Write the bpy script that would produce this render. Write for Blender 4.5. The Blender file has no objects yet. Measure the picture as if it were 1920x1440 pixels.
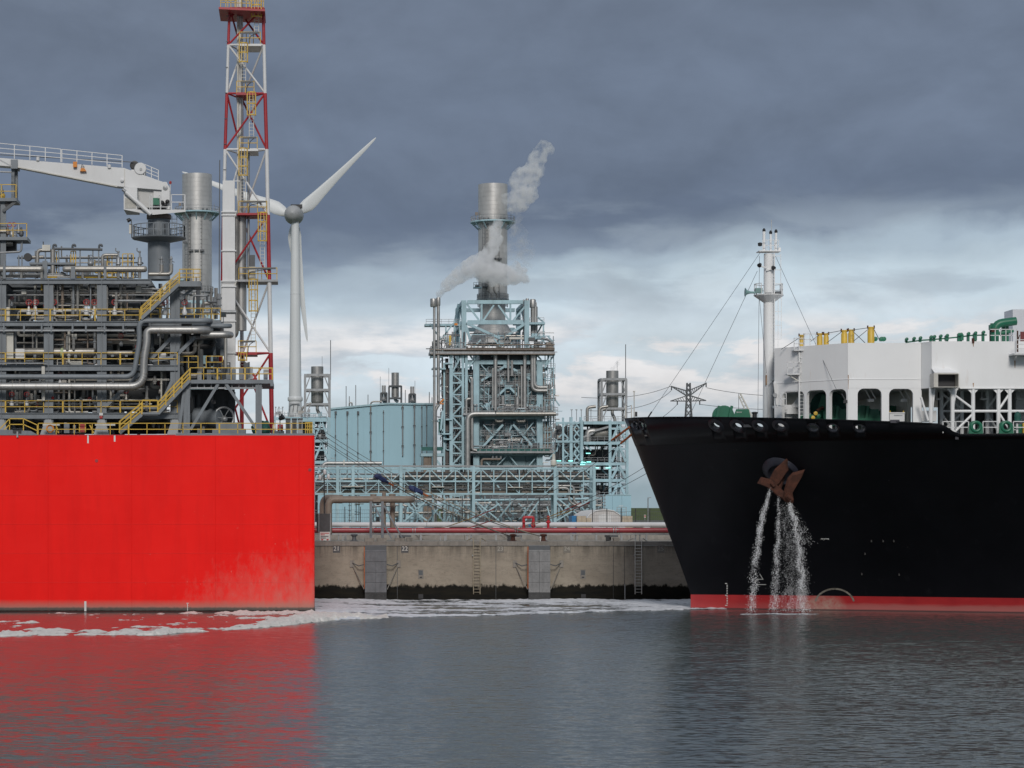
import bpy, bmesh, math, random
from mathutils import Vector as V, Matrix, noise as NZ
from mathutils.geometry import tessellate_polygon

# ------------------------------------------------------------------ camera
F, CX, HY, CH = 4533.0, 560.0, 976.0, 8.0      # focal length (px of a 1920 px frame), level line, eye height
sc = bpy.context.scene
cam_d = bpy.data.cameras.new('camera'); cam = bpy.data.objects.new('camera', cam_d)
sc.collection.objects.link(cam); sc.camera = cam
cam.location = (0, 0, CH); cam.rotation_euler = (math.pi/2, 0, 0)
cam_d.sensor_width = 36; cam_d.lens = F/1920*36
cam_d.shift_x = (960-CX)/1920; cam_d.shift_y = (HY-720)/1920
cam_d.clip_start = 1; cam_d.clip_end = 30000

# ------------------------------------------------------------------ sky
SUN_EL, SUN_AZ = math.radians(30), math.radians(181)     # azimuth measured from +Y (view direction) clockwise
world = bpy.data.worlds.new('World'); sc.world = world; world.use_nodes = True
wt = world.node_tree; wt.nodes.clear()
def wn(t, **kw):
    n = wt.nodes.new(t)
    for a, b in kw.items(): setattr(n, a, b)
    return n
def wl(a, b): wt.links.new(a, b)
def wmath(op, a, b=None, clamp=False):
    n = wn('ShaderNodeMath', operation=op, use_clamp=clamp)
    for i, s in enumerate((a, b)):
        if s is None: continue
        if isinstance(s, (int, float)): n.inputs[i].default_value = s
        else: wl(s, n.inputs[i])
    return n.outputs[0]
def wmix(fac, a, b):
    n = wn('ShaderNodeMix', data_type='RGBA')
    for i, s in ((0, fac), (6, a), (7, b)):
        if isinstance(s, (int, float)): n.inputs[i].default_value = s
        elif isinstance(s, tuple): n.inputs[i].default_value = (*s, 1)
        else: wl(s, n.inputs[i])
    return n.outputs[2]
def wramp(fac, stops, interp='EASE'):
    n = wn('ShaderNodeValToRGB'); cr = n.color_ramp; cr.interpolation = interp
    while len(cr.elements) < len(stops): cr.elements.new(1)
    for e, (p, c) in zip(cr.elements, stops):
        e.position = p; e.color = (*c, 1) if isinstance(c, tuple) else (c, c, c, 1)
    wl(fac, n.inputs[0]); return n.outputs[0]
tc = wn('ShaderNodeTexCoord'); sep = wn('ShaderNodeSeparateXYZ'); wl(tc.outputs['Generated'], sep.inputs[0])
az = wmath('ARCTAN2', sep.outputs[0], sep.outputs[1]); el = wmath('ARCSINE', sep.outputs[2])
def wnoise(sx, sy, off, detail=6, rough=.55, dist=0.0, eo=0.0):
    c = wn('ShaderNodeCombineXYZ')
    wl(wmath('MULTIPLY', az, sx), c.inputs[0]); wl(wmath('MULTIPLY', wmath('ADD', el, eo), sy), c.inputs[1]); c.inputs[2].default_value = off
    n = wn('ShaderNodeTexNoise'); n.inputs['Scale'].default_value = 1; n.inputs['Detail'].default_value = detail
    n.inputs['Roughness'].default_value = rough; n.inputs['Distortion'].default_value = dist
    wl(c.outputs[0], n.inputs['Vector']); return n.outputs['Fac']
skyt = wn('ShaderNodeTexSky', sky_type='NISHITA'); skyt.sun_disc = False
skyt.sun_elevation = SUN_EL; skyt.sun_rotation = SUN_AZ; skyt.dust_density = 2.0
nishita = wn('ShaderNodeVectorMath', operation='SCALE'); nishita.inputs['Scale'].default_value = 0.08
wl(skyt.outputs[0], nishita.inputs[0])
# cloud deck: a dark sheet overhead whose ragged edge sinks toward the left, paler layers beneath it down to the horizon
n_big, n_mid, n_fine = wnoise(7, 16, 3.1, 4, .5, .3), wnoise(15, 25, 7.7, 7, .55, .25), wnoise(9, 15, 1.3, 5, .52, .4)
n_mid2 = wnoise(15, 25, 7.7, 7, .55, .25, .010)
edge = wmath('ADD', el, wmath('MULTIPLY', wmath('SUBTRACT', n_big, .5), .050))
edge = wmath('ADD', edge, wmath('MULTIPLY', wmath('SUBTRACT', n_mid, .5), .042))
tilt = wmath('MULTIPLY', wmath('SINE', wmath('MULTIPLY', wmath('SUBTRACT', az, .10), 6.0)), -.013)
edge = wmath('ADD', edge, tilt)
deck = wramp(edge, [(0, (.25, .325, .365)), (.026, (.34, .395, .43)), (.050, (.44, .50, .54)), (.076, (.49, .565, .62)),
                    (.088, (.45, .54, .605)), (.101, (.32, .395, .465)), (.111, (.172, .217, .285)), (.124, (.112, .145, .206)),
                    (.165, (.126, .160, .222)), (.21, (.122, .153, .210)), (.30, (.155, .185, .235)), (.55, (.26, .295, .345)), (1.0, (.31, .345, .39))])
pf0, pf1 = wnoise(19, 66, 23.6, 9, .60, .25), wnoise(19, 66, 23.6, 9, .60, .25, .007)
puffmask = wmath('MULTIPLY', wramp(pf0, [(.42, 0.0), (.52, 1.0)]), wramp(el, [(.030, 0.0), (.055, 1.0), (.076, 1.0), (.088, 0.0)]))
lit = wmath('ADD', wmath('MULTIPLY', wmath('SUBTRACT', pf0, pf1), 4.5), .55, True)
deck = wmix(wmath('MULTIPLY', puffmask, .85), deck, wmix(lit, (.41, .45, .495), (.64, .625, .625)))
wisp = wmath('MULTIPLY', wramp(wnoise(12, 38, 33.0, 7, .56, .3), [(.46, 0.0), (.62, 1.0)]), wramp(el, [(.078, 0.0), (.090, 1.0), (.115, 1.0), (.140, 0.0)]))
deck = wmix(wmath('MULTIPLY', wisp, .5), deck, (.28, .335, .395))
shade = wmath('ADD', .84, wmath('MULTIPLY', n_fine, .32)); shade = wmath('ADD', shade, wmath('MULTIPLY', wmath('SUBTRACT', n_mid, n_mid2), .55))
sh = wn('ShaderNodeVectorMath', operation='SCALE'); wl(deck, sh.inputs[0]); wl(shade, sh.inputs['Scale'])
gap = wmath('MULTIPLY', wramp(wnoise(5, 9, 40, 4, .5), [(.58, 0.0), (.75, 1.0)]), wramp(el, [(.10, 0.0), (.35, .35)]))
skyc = wmix(gap, sh.outputs[0], nishita.outputs[0])
below = wmath('LESS_THAN', el, -0.02)
skyc = wmix(below, skyc, (.20, .23, .25))
bg = wn('ShaderNodeBackground'); bg.inputs['Strength'].default_value = 1.0; wl(skyc, bg.inputs[0])
wo = wn('ShaderNodeOutputWorld'); wl(bg.outputs[0], wo.inputs[0])

# ------------------------------------------------------------------ sun (soft, through thin cloud) and exposure
sun_d = bpy.data.lights.new('sun', 'SUN'); sun = bpy.data.objects.new('sun', sun_d); sc.collection.objects.link(sun)
sun_d.energy = 1.5; sun_d.angle = math.radians(14); sun_d.color = (1, .955, .90)
sd = V((math.sin(SUN_AZ)*math.cos(SUN_EL), math.cos(SUN_AZ)*math.cos(SUN_EL), math.sin(SUN_EL)))
sun.rotation_euler = sd.to_track_quat('Z', 'Y').to_euler(); sun.location = (40, -60, 120)
sc.view_settings.view_transform = 'Standard'; sc.view_settings.look = 'None'
sc.view_settings.exposure = 0.32; sc.view_settings.gamma = 1.0; sc.view_settings.use_curve_mapping = False
sc.cycles.max_bounces = 8; sc.cycles.volume_bounces = 7; sc.cycles.transparent_max_bounces = 16
sc.cycles.caustics_reflective = False; sc.cycles.caustics_refractive = False
sc.cycles.use_denoising = True; sc.cycles.volume_step_rate = .35

# ------------------------------------------------------------------ helpers
def X(px, Y): return (px-CX)*Y/F
def Z(py, Y): return CH+(HY-py)*Y/F
def P(px, py, Y): return V((X(px, Y), Y, Z(py, Y)))
UP = V((0, 0, 1))
LOC = {}
def link(o): sc.collection.objects.link(o); return o
def tag(o, label, cat, group=None, kind=None):
    if label: o['label'] = label
    if cat: o['category'] = cat
    if group: o['group'] = group
    if kind: o['kind'] = kind
    return o
def T(name, label, cat, loc=(0, 0, 0), group=None):
    o = link(bpy.data.objects.new(name, None)); o.location = loc; o.empty_display_size = .5
    LOC[o.name] = V(loc); return tag(o, label, cat, group, 'thing')
class MB:
    def __init__(s): s.v = []; s.f = []; s.sm = []
    def add(s, vs, fs, smooth=False):
        n = len(s.v); s.v += [tuple(a) for a in vs]
        for f in fs: s.f.append(tuple(i+n for i in f)); s.sm.append(smooth)
        return s
    def box(s, x0, x1, y0, y1, z0, z1):
        if x0 > x1: x0, x1 = x1, x0
        if y0 > y1: y0, y1 = y1, y0
        if z0 > z1: z0, z1 = z1, z0
        return s.add([(x0,y0,z0),(x1,y0,z0),(x1,y1,z0),(x0,y1,z0),(x0,y0,z1),(x1,y0,z1),(x1,y1,z1),(x0,y1,z1)],
              [(0,3,2,1),(4,5,6,7),(0,1,5,4),(1,2,6,5),(2,3,7,6),(3,0,4,7)])
    def pbox(s, px0, py0, px1, py1, Y, d):          # box whose front face at depth Y spans a rectangle of the view
        return s.box(X(px0, Y), X(px1, Y), Y, Y+d, Z(py1, Y), Z(py0, Y))
    def bar(s, p, q, w, h=None):
        p, q = V(p), V(q); h = w if h is None else h; d = (q-p).normalized()
        a = d.cross(UP) if abs(d.z) < .99 else d.cross(V((0, 1, 0)))
        a.normalize(); b = a.cross(d).normalized(); a = a*w/2; b = b*h/2
        return s.add([p-a-b,p+a-b,p+a+b,p-a+b,q-a-b,q+a-b,q+a+b,q-a+b],
              [(0,1,2,3),(7,6,5,4),(1,0,4,5),(2,1,5,6),(3,2,6,7),(0,3,7,4)])
    def ibeam(s, p, q, w, h):                        # H section: two flanges and a web
        p, q = V(p), V(q); d = (q-p).normalized()
        a = d.cross(UP) if abs(d.z) < .99 else V((0, 1, 0))
        a.normalize(); b = a.cross(d).normalized()
        t = h*.12
        s.bar(p+b*(h-t)/2, q+b*(h-t)/2, w, t) if abs(d.z) < .99 else s.bar(p+b*(h-t)/2, q+b*(h-t)/2, w, t)
        s.bar(p-b*(h-t)/2, q-b*(h-t)/2, w, t); s.bar(p, q, t, h-2*t) ; return s
    def tube(s, p, q, r, n=8, r2=None, caps=True):
        p, q = V(p), V(q); r2 = r if r2 is None else r2; d = (q-p).normalized()
        a = d.cross(UP) if abs(d.z) < .95 else d.cross(V((0, 1, 0)))
        a.normalize(); b = d.cross(a)
        cs = [(math.cos(2*math.pi*i/n), math.sin(2*math.pi*i/n)) for i in range(n)]
        s.add([p+a*r*c+b*r*t for c, t in cs]+[q+a*r2*c+b*r2*t for c, t in cs],
              [(i,(i+1)%n,n+(i+1)%n,n+i) for i in range(n)], True)
        if caps:
            m = len(s.v)-2*n; w = s.v[m:m+2*n]; s.add(w, [tuple(range(n-1, -1, -1)), tuple(range(n, 2*n))])
        return s
    def path(s, pts, r, n=10, bend=0.0, bn=5):
        pts = [V(p) for p in pts]
        if bend:
            out = [pts[0]]
            for i in range(1, len(pts)-1):
                a, c, e = pts[i-1], pts[i], pts[i+1]
                b = min(bend, (a-c).length*.49, (e-c).length*.49)
                s0 = c+(a-c).normalized()*b; s1 = c+(e-c).normalized()*b
                for j in range(bn+1):
                    t = j/bn; out.append(s0*(1-t)**2+c*2*t*(1-t)+s1*t*t)
            out.append(pts[-1]); pts = out
        d = (pts[1]-pts[0]).normalized()
        a = d.cross(UP) if abs(d.z) < .95 else d.cross(V((0, 1, 0)))
        a.normalize(); rings = []
        for i, p in enumerate(pts):
            t = (pts[min(i+1, len(pts)-1)]-pts[max(i-1, 0)]).normalized()
            a = (a-t*a.dot(t)).normalized(); b = t.cross(a)
            rings.append([p+(a*math.cos(2*math.pi*j/n)+b*math.sin(2*math.pi*j/n))*r for j in range(n)])
        vs = [v for rg in rings for v in rg]; m = len(pts)
        s.add(vs, [(i*n+j, i*n+(j+1)%n, (i+1)*n+(j+1)%n, (i+1)*n+j) for i in range(m-1) for j in range(n)], True)
        s.add(vs[:n]+vs[-n:], [tuple(range(n-1, -1, -1)), tuple(range(n, 2*n))])
        return s
    def lathe(s, prof, o, ax=UP, n=24, smooth=True, caps=True):  # profile of (radius, distance along axis)
        o = V(o); ax = V(ax).normalized()
        a = ax.cross(V((0, 1, 0))) if abs(ax.y) < .9 else ax.cross(UP)
        a.normalize(); b = ax.cross(a); m = len(prof)
        vs = [o+ax*z+(a*math.cos(2*math.pi*j/n)+b*math.sin(2*math.pi*j/n))*r for r, z in prof for j in range(n)]
        s.add(vs, [(i*n+j, i*n+(j+1)%n, (i+1)*n+(j+1)%n, (i+1)*n+j) for i in range(m-1) for j in range(n)], smooth)
        if caps and prof[0][0] > 1e-6: s.add(vs[:n], [tuple(range(n-1, -1, -1))])
        if caps and prof[-1][0] > 1e-6: s.add(vs[-n:], [tuple(range(n))])
        return s
    def ring(s, o, ax, R, r, n=24, m=8):
        o = V(o); ax = V(ax).normalized(); a = ax.cross(V((0, 1, 0))) if abs(ax.y) < .9 else ax.cross(UP)
        a.normalize(); b = ax.cross(a); vs = []
        for i in range(n):
            t = 2*math.pi*i/n; e = a*math.cos(t)+b*math.sin(t)
            for j in range(m):
                u = 2*math.pi*j/m; vs.append(o+e*(R+r*math.cos(u))+ax*r*math.sin(u))
        return s.add(vs, [(i*m+j, ((i+1)%n)*m+j, ((i+1)%n)*m+(j+1)%m, i*m+(j+1)%m) for i in range(n) for j in range(m)], True)
    def ball(s, c, r, n=10): 
        return s.lathe([(r*math.sin(math.pi*i/n)+1e-7*(i in (0, n)), -r*math.cos(math.pi*i/n)) for i in range(n+1)], c, UP, n+2)
    def rail(s, p, q, h=1.1, step=1.5, r=.035, rails=(1.0, .52), kick=0, up=UP):
        p, q = V(p), V(q); L = (q-p).length; n = max(1, round(L/step))
        for i in range(n+1):
            a = p+(q-p)*i/n; s.bar(a, a+UP*h, r*2)
        for t in rails: s.bar(p+UP*h*t, q+UP*h*t, r*2)
        if kick: s.bar(p+UP*kick/2, q+UP*kick/2, r, kick)
        return s
    def ladder(s, p, q, wv, step=.3, r=.03):
        p, q, wv = V(p), V(q), V(wv)/2; L = (q-p).length; n = max(2, round(L/step))
        s.bar(p-wv, q-wv, r*2); s.bar(p+wv, q+wv, r*2)
        for i in range(1, n): a = p+(q-p)*i/n; s.bar(a-wv, a+wv, r*1.4)
        return s
    def cage(s, p, q, R=.38, hoops=.9, r=.03, out=V((0, -1, 0))):
        p, q = V(p), V(q); L = (q-p).length; n = max(1, round(L/hoops)); side = UP.cross(out); A = [math.radians(-20+44*i) for i in range(6)]
        A = [math.radians(x) for x in (-10, 30, 70, 110, 150, 190)]
        pt = lambda b, t: b+out*R*1.0+ (side*math.cos(t)+out*math.sin(t))*R
        for i in range(n+1):
            c = p+(q-p)*i/n
            for a, b in zip(A, A[1:]): s.bar(pt(c, a), pt(c, b), r*1.2, r*3.2)
        for a in A[::1]: s.bar(pt(p, a), pt(q, a), r*1.6)
        return s
    def build(s, name, mat, parent=None, kind=None, label=None, cat=None, group=None):
        org = LOC.get(parent.name, V((0, 0, 0))) if parent else V((0, 0, 0))
        me = bpy.data.meshes.new(name)
        me.from_pydata([(a[0]-org.x, a[1]-org.y, a[2]-org.z) for a in s.v] if parent else s.v, [], s.f)
        me.polygons.foreach_set('use_smooth', s.sm); me.update()
        if any(s.sm): me.set_sharp_from_angle(angle=.7)
        if mat: me.materials.append(mat)
        o = link(bpy.data.objects.new(name, me))
        if parent: o.parent = parent; LOC[o.name] = org
        return tag(o, label, cat, group, kind)
def plate(mb, outer, holes, mapf, thick):
    """flat sheet with openings: outlines in (u,v), mapf(u,v)->point, thick: offset vector"""
    loops = [outer]+holes; tri = tessellate_polygon([[V((u, v, 0)) for u, v in l] for l in loops])
    flat = [mapf(u, v) for l in loops for u, v in l]; n = len(flat); thick = V(thick)
    fs = [tuple(t) for t in tri]+[tuple(i+n for i in reversed(t)) for t in tri]
    b = 0
    for l in loops:
        m = len(l)
        for i in range(m): j = (i+1) % m; fs.append((b+i, b+j, b+j+n, b+i+n))
        b += m
    mb.add(flat+[V(a)+thick for a in flat], fs)
def arch(u0, u1, v0, v1, r, n=5):       # opening with rounded top corners
    pts = [(u0, v0), (u1, v0)]
    for i in range(n+1): t = math.pi/2*i/n; pts.append((u1-r+r*math.cos(t), v1-r+r*math.sin(t)))
    for i in range(n+1): t = math.pi/2*(1+i/n); pts.append((u0+r+r*math.cos(t), v1-r+r*math.sin(t)))
    return pts
def circ(u, v, r, n=20, ry=None): ry = ry or r; return [(u+r*math.cos(2*math.pi*i/n), v+ry*math.sin(2*math.pi*i/n)) for i in range(n)]
def recalc(o):
    bm = bmesh.new(); bm.from_mesh(o.data); bmesh.ops.recalc_face_normals(bm, faces=bm.faces); bm.to_mesh(o.data); bm.free(); return o
def dup(root, loc, label=None, group=None, cat=None):
    r = root.copy(); link(r); r.location = loc
    if label: r['label'] = label
    if group: r['group'] = group
    for ch in list(root.children):
        c = ch.copy(); link(c); c.parent = r
        for g in ch.children: d = g.copy(); link(d); d.parent = c
    return r
def text(s, loc, size, mat, parent, ax=V((1, 0, 0)), up=UP, name='lettering', align='CENTER', ext=.004, shear=0.):
    cu = bpy.data.curves.new(name, 'FONT'); cu.body = s; cu.size = size; cu.align_x = align; cu.align_y = 'CENTER'; cu.extrude = ext; cu.resolution_u = 3
    ax = V(ax).normalized(); nrm = ax.cross(V(up)).normalized(); up = nrm.cross(ax)
    tmp = link(bpy.data.objects.new(name, cu)); me = bpy.data.meshes.new_from_object(tmp.evaluated_get(bpy.context.evaluated_depsgraph_get()))
    bpy.data.objects.remove(tmp); me.materials.clear(); me.materials.append(mat); me.transform(Matrix(((1, shear, 0, 0), (0, 1, 0, 0), (0, 0, 1, 0), (0, 0, 0, 1))))
    o = link(bpy.data.objects.new(name, me))
    org = LOC.get(parent.name, V((0, 0, 0))) if parent else V((0, 0, 0))
    m = Matrix((ax, up, nrm)).transposed().to_4x4(); m.translation = V(loc)-org
    o.matrix_world = m
    if parent: o.parent = parent
    return o

# ------------------------------------------------------------------ materials
def nodes(name):
    m = bpy.data.materials.new(name); m.use_nodes = True; t = m.node_tree
    return m, t, t.nodes['Principled BSDF']
def nadd(t, ty, ins=None, **kw):
    n = t.nodes.new(ty)
    for a, b in kw.items(): setattr(n, a, b)
    for a, b in (ins or {}).items():
        if isinstance(b, bpy.types.NodeSocket): t.links.new(b, n.inputs[a])
        else: n.inputs[a].default_value = b
    return n
def pos(t, sx=1, sy=1, sz=1, off=0):
    g = nadd(t, 'ShaderNodeNewGeometry')
    return nadd(t, 'ShaderNodeMapping', {'Vector': g.outputs['Position'], 'Scale': (sx, sy, sz), 'Location': (off, off*.7, off*1.3)}).outputs[0]
def tnoise(t, vec, scale, detail=5, rough=.55, dist=0.):
    return nadd(t, 'ShaderNodeTexNoise', {'Vector': vec, 'Scale': scale, 'Detail': detail, 'Roughness': rough, 'Distortion': dist}).outputs['Fac']
def tramp(t, fac, stops, interp='LINEAR'):
    n = nadd(t, 'ShaderNodeValToRGB', {'Fac': fac}); cr = n.color_ramp; cr.interpolation = interp
    while len(cr.elements) < len(stops): cr.elements.new(1)
    for e, (p, c) in zip(cr.elements, stops): e.position = p; e.color = (*c, 1) if isinstance(c, tuple) else (c, c, c, 1)
    return n.outputs[0]
def tmix(t, fac, a, b, mode='MIX'):
    n = nadd(t, 'ShaderNodeMix', data_type='RGBA', blend_type=mode)
    for i, s in ((0, fac), (6, a), (7, b)):
        if isinstance(s, bpy.types.NodeSocket): t.links.new(s, n.inputs[i])
        elif isinstance(s, tuple): n.inputs[i].default_value = (*s, 1)
        else: n.inputs[i].default_value = s
    return n.outputs[2]
def tmath(t, op, a, b=0., clamp=False):
    n = nadd(t, 'ShaderNodeMath', operation=op, use_clamp=clamp)
    for i, s in enumerate((a, b)):
        if isinstance(s, bpy.types.NodeSocket): t.links.new(s, n.inputs[i])
        else: n.inputs[i].default_value = s
    return n.outputs[0]
def tbump(t, h, strength, dist, bs):
    n = nadd(t, 'ShaderNodeBump', {'Height': h, 'Strength': strength, 'Distance': dist}); t.links.new(n.outputs[0], bs.inputs['Normal'])
def mat(name, col, rough=.5, metal=0., var=.14, vs=.7, rust=0., rustcol=(.20, .075, .03), grime=0., grimecol=(.06, .055, .05), bump=0., bsz=6):
    m, t, b = nodes(name); v = pos(t, off=len(bpy.data.materials)*3.7)
    n = tnoise(t, v, vs, 6, .6)
    lo = tuple(c*(1-var) for c in col); hi = tuple(min(1, c*(1+var)) for c in col)
    c = tmix(t, tramp(t, n, [(.3, 0.), (.7, 1.)]), lo, hi)
    if grime:
        g = tnoise(t, pos(t, 1.6, 1.6, .22, 11), vs*1.5, 7, .65)
        c = tmix(t, tmath(t, 'MULTIPLY', tramp(t, g, [(.48, 0.), (.75, 1.)]), grime), c, grimecol)
    if rust:
        g = tnoise(t, pos(t, 2.2, 2.2, .35, 23), 1.1, 8, .7)
        c = tmix(t, tmath(t, 'MULTIPLY', tramp(t, g, [(.60, 0.), (.70, 1.)]), rust), c, rustcol)
    t.links.new(c, b.inputs['Base Color']); b.inputs['Metallic'].default_value = metal
    r = tmath(t, 'ADD', tmath(t, 'MULTIPLY', n, .2), rough-.1); t.links.new(r, b.inputs['Roughness'])
    if bump: tbump(t, tnoise(t, v, bsz, 5, .6), bump, .02, b)
    return m
M = {}
M['grey'] = mat('grey_steel_paint', (.175, .195, .215), .45, var=.12, grime=.35)
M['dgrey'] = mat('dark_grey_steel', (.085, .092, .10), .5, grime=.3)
M['black'] = mat('black_equipment', (.02, .02, .022), .5)
M['yellow'] = mat('safety_yellow', (.58, .375, .045), .45, grime=.2)
M['white'] = mat('white_paint', (.64, .64, .64), .38, var=.05, vs=.25, grime=.12, grimecol=(.38, .36, .33), rust=.10)
M['white2'] = mat('white_ship_paint', (.80, .80, .80), .35, var=.045, vs=.12, grime=.10, grimecol=(.45, .42, .38), rust=.16, rustcol=(.40, .24, .13))
M['cream'] = mat('cream_paint', (.55, .53, .48), .45, grime=.15)
M['mred'] = mat('mast_red', (.36, .022, .030), .42, grime=.15)
M['mwhite'] = mat('mast_white', (.66, .66, .66), .4, var=.06, grime=.15, grimecol=(.35, .33, .3))
M['teal'] = mat('turquoise_steel', (.35, .51, .57), .5, var=.16, vs=.3, grime=.5, grimecol=(.15, .195, .21))
M['teal2'] = mat('turquoise_cladding', (.175, .27, .30), .5, var=.14, vs=.2, grime=.45, grimecol=(.13, .19, .20))
M['teal3'] = mat('turquoise_hall_sheet', (.335, .535, .63), .5, var=.04, vs=.08, grime=.12, grimecol=(.22, .35, .40))
M['tealdark'] = mat('dark_green_netting', (.03, .12, .11), .7)
M['steel'] = mat('insulated_steel', (.40, .395, .385), .46, metal=.7, var=.16, vs=.5, grime=.35, grimecol=(.16, .15, .14))
M['steelw'] = mat('dull_steel_jacket', (.34, .325, .30), .42, metal=.55, var=.18, vs=.6, grime=.5, grimecol=(.12, .105, .09))
M['brownp'] = mat('brown_grey_pipe', (.225, .180, .145), .55, var=.15, grime=.4, grimecol=(.10, .08, .07))
M['galv'] = mat('galvanised_steel', (.30, .31, .32), .45, metal=.4, var=.15, grime=.4)
M['rust'] = mat('rusty_iron', (.070, .024, .014), .9, var=.55, vs=2.5, grime=.6, grimecol=(.05, .02, .012), bump=.4)
M['green'] = mat('deck_machinery_green', (.012, .135, .075), .42, var=.15, grime=.2)
M['dgreen'] = mat('tarpaulin_green', (.01, .075, .06), .7, var=.25, vs=2)
M['blue'] = mat('navy_tarpaulin', (.02, .035, .11), .75, var=.3, vs=2)
M['bluec'] = mat('blue_container', (.02, .17, .38), .5)
M['valve'] = mat('valve_red', (.35, .03, .03), .5)
M['orange'] = mat('lamp_orange', (.65, .22, .02), .5)
M['rope'] = mat('mooring_rope', (.10, .095, .085), .85, var=.3, vs=3)
M['ropetan'] = mat('tan_rope', (.30, .26, .19), .85, var=.25, vs=3)
M['ropered'] = mat('red_rope_tail', (.33, .045, .04), .85, var=.3, vs=3)
M['ropeyel'] = mat('yellow_rope_tail', (.42, .27, .05), .85, var=.3, vs=3)
M['chafe'] = mat('orange_chafe_sleeve', (.40, .12, .04), .85, var=.4, vs=3)
M['conc'] = mat('concrete', (.235, .215, .19), .85, var=.2, vs=1.2, grime=.4, bump=.3)
M['rubber'] = mat('black_rubber', (.018, .018, .02), .6)
M['wturb'] = mat('turbine_white', (.60, .615, .62), .45, var=.05, vs=.05)
M['nacelle'] = mat('nacelle_grey', (.33, .335, .34), .45, var=.1, vs=.4)
M['glass'] = mat('dark_glass', (.03, .04, .045), .15)
M['signw'] = mat('sign_white', (.62, .62, .6), .5, var=.03)
M['signr'] = mat('sign_red', (.45, .03, .03), .5)
M['ledt'] = mat('mint_lamp_housing', (.10, .50, .45), .4)
# ================================================================== water, land, quay
GZ, QY = 5.9, 243.0                        # quay level, quay face
m, t, b = nodes('harbour_water'); M['water'] = m
gx = nadd(t, 'ShaderNodeSeparateXYZ', {0: nadd(t, 'ShaderNodeNewGeometry').outputs['Position']})
calm = tramp(t, tnoise(t, pos(t, .035, .012, 1, 4), 1, 3, .5), [(.35, .7), (.65, 1.1)])
shel = tramp(t, tmath(t, 'DIVIDE', tmath(t, 'ADD', gx.outputs[0], 30.), 100.), [(.10, .70), (.30, .80), (.38, .90), (.55, 1.35)])      # the barge shelters its own side from the wind
def slopes(sx, sy, off, sc_, det, ax_, ay_):
    n = nadd(t, 'ShaderNodeTexNoise', {'Vector': pos(t, sx, sy, 1, off), 'Scale': sc_, 'Detail': det, 'Roughness': .6}); u = nadd(t, 'ShaderNodeVectorMath', {0: n.outputs['Color'], 1: (.5, .5, .5)}, operation='SUBTRACT')
    return nadd(t, 'ShaderNodeVectorMath', {0: u.outputs[0], 1: (ax_, ay_, 0)}, operation='MULTIPLY').outputs[0]
S1, S2, S3 = slopes(.32, 1, 3, 2.0, 2, .30, .44), slopes(.42, 1, 9, 5.5, 2, .36, .54), slopes(.06, .11, 2, 1, 2, .04, .10)
sm_ = nadd(t, 'ShaderNodeVectorMath', {0: nadd(t, 'ShaderNodeVectorMath', {0: S1, 1: S2}, operation='ADD').outputs[0], 1: S3}, operation='ADD').outputs[0]
sm_ = nadd(t, 'ShaderNodeVectorMath', {0: sm_, 'Scale': tmath(t, 'MULTIPLY', calm, shel)}, operation='SCALE').outputs[0]
nv = nadd(t, 'ShaderNodeVectorMath', {0: nadd(t, 'ShaderNodeVectorMath', {0: sm_, 1: (0, -.035, 1)}, operation='ADD').outputs[0]}, operation='NORMALIZE').outputs[0]
t.links.new(nv, b.inputs['Normal'])
b.inputs['Base Color'].default_value = (.074, .088, .084, 1); b.inputs['Roughness'].default_value = .16; b.inputs['IOR'].default_value = 1.333
MB().add([(-6000,-600,0),(9000,-600,0),(9000,QY+2,0),(-6000,QY+2,0)], [(0,1,2,3)]).build('water', m, kind='structure', label='grey rippled harbour water in front of the quay', cat='water')
m, t, b = nodes('quay_apron'); n1 = tnoise(t, pos(t), .15, 6, .6); n2 = tnoise(t, pos(t, off=5), 2.5, 6, .7)
near = tramp(t, tmath(t, 'DIVIDE', nadd(t, 'ShaderNodeSeparateXYZ', {0: nadd(t, 'ShaderNodeNewGeometry').outputs['Position']}).outputs[1], 1000.), [(.30, (.335, .30, .25)), (.42, (.10, .12, .06))])
c = tmix(t, tramp(t, n2, [(.4, 0.), (.75, .45)]), near, (.15, .14, .12)); c = tmix(t, tramp(t, n1, [(.45, 0.), (.7, .4)]), c, (.22, .20, .17))
t.links.new(c, b.inputs['Base Color']); b.inputs['Roughness'].default_value = .9
MB().add([(-9000,QY+1.2,GZ-.02),(12000,QY+1.2,GZ-.02),(12000,14000,GZ-.02),(-9000,14000,GZ-.02)], [(0,1,2,3)]).build('ground', m, kind='structure', label='beige quay apron and land behind it', cat='ground')
# dike
m, t, b = nodes('dike_grass'); n1 = tnoise(t, pos(t, .4, .4, 1), .3, 8, .65)
t.links.new(tramp(t, n1, [(.3, (.045, .062, .018)), (.7, (.075, .098, .030))]), b.inputs['Base Color']); b.inputs['Roughness'].default_value = .95
d = MB(); Yd = 900.; zt = Z(953, Yd); prof = [(Yd-26, GZ-.5), (Yd-4, zt-.5), (Yd, zt), (Yd+5, zt), (Yd+30, GZ-.5)]; xs = [-3000+i*60 for i in range(140)]
vs = [(x, y, z+(.25*NZ.noise(V((x*.02, y, 0))) if z > GZ else 0)) for x in xs for y, z in prof]
d.add(vs, [(i*5+j, (i+1)*5+j, (i+1)*5+j+1, i*5+j+1) for i in range(len(xs)-1) for j in range(4)], True)
d.build('dike', m, kind='structure', label='long grassy dike behind the plant', cat='dike')

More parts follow.
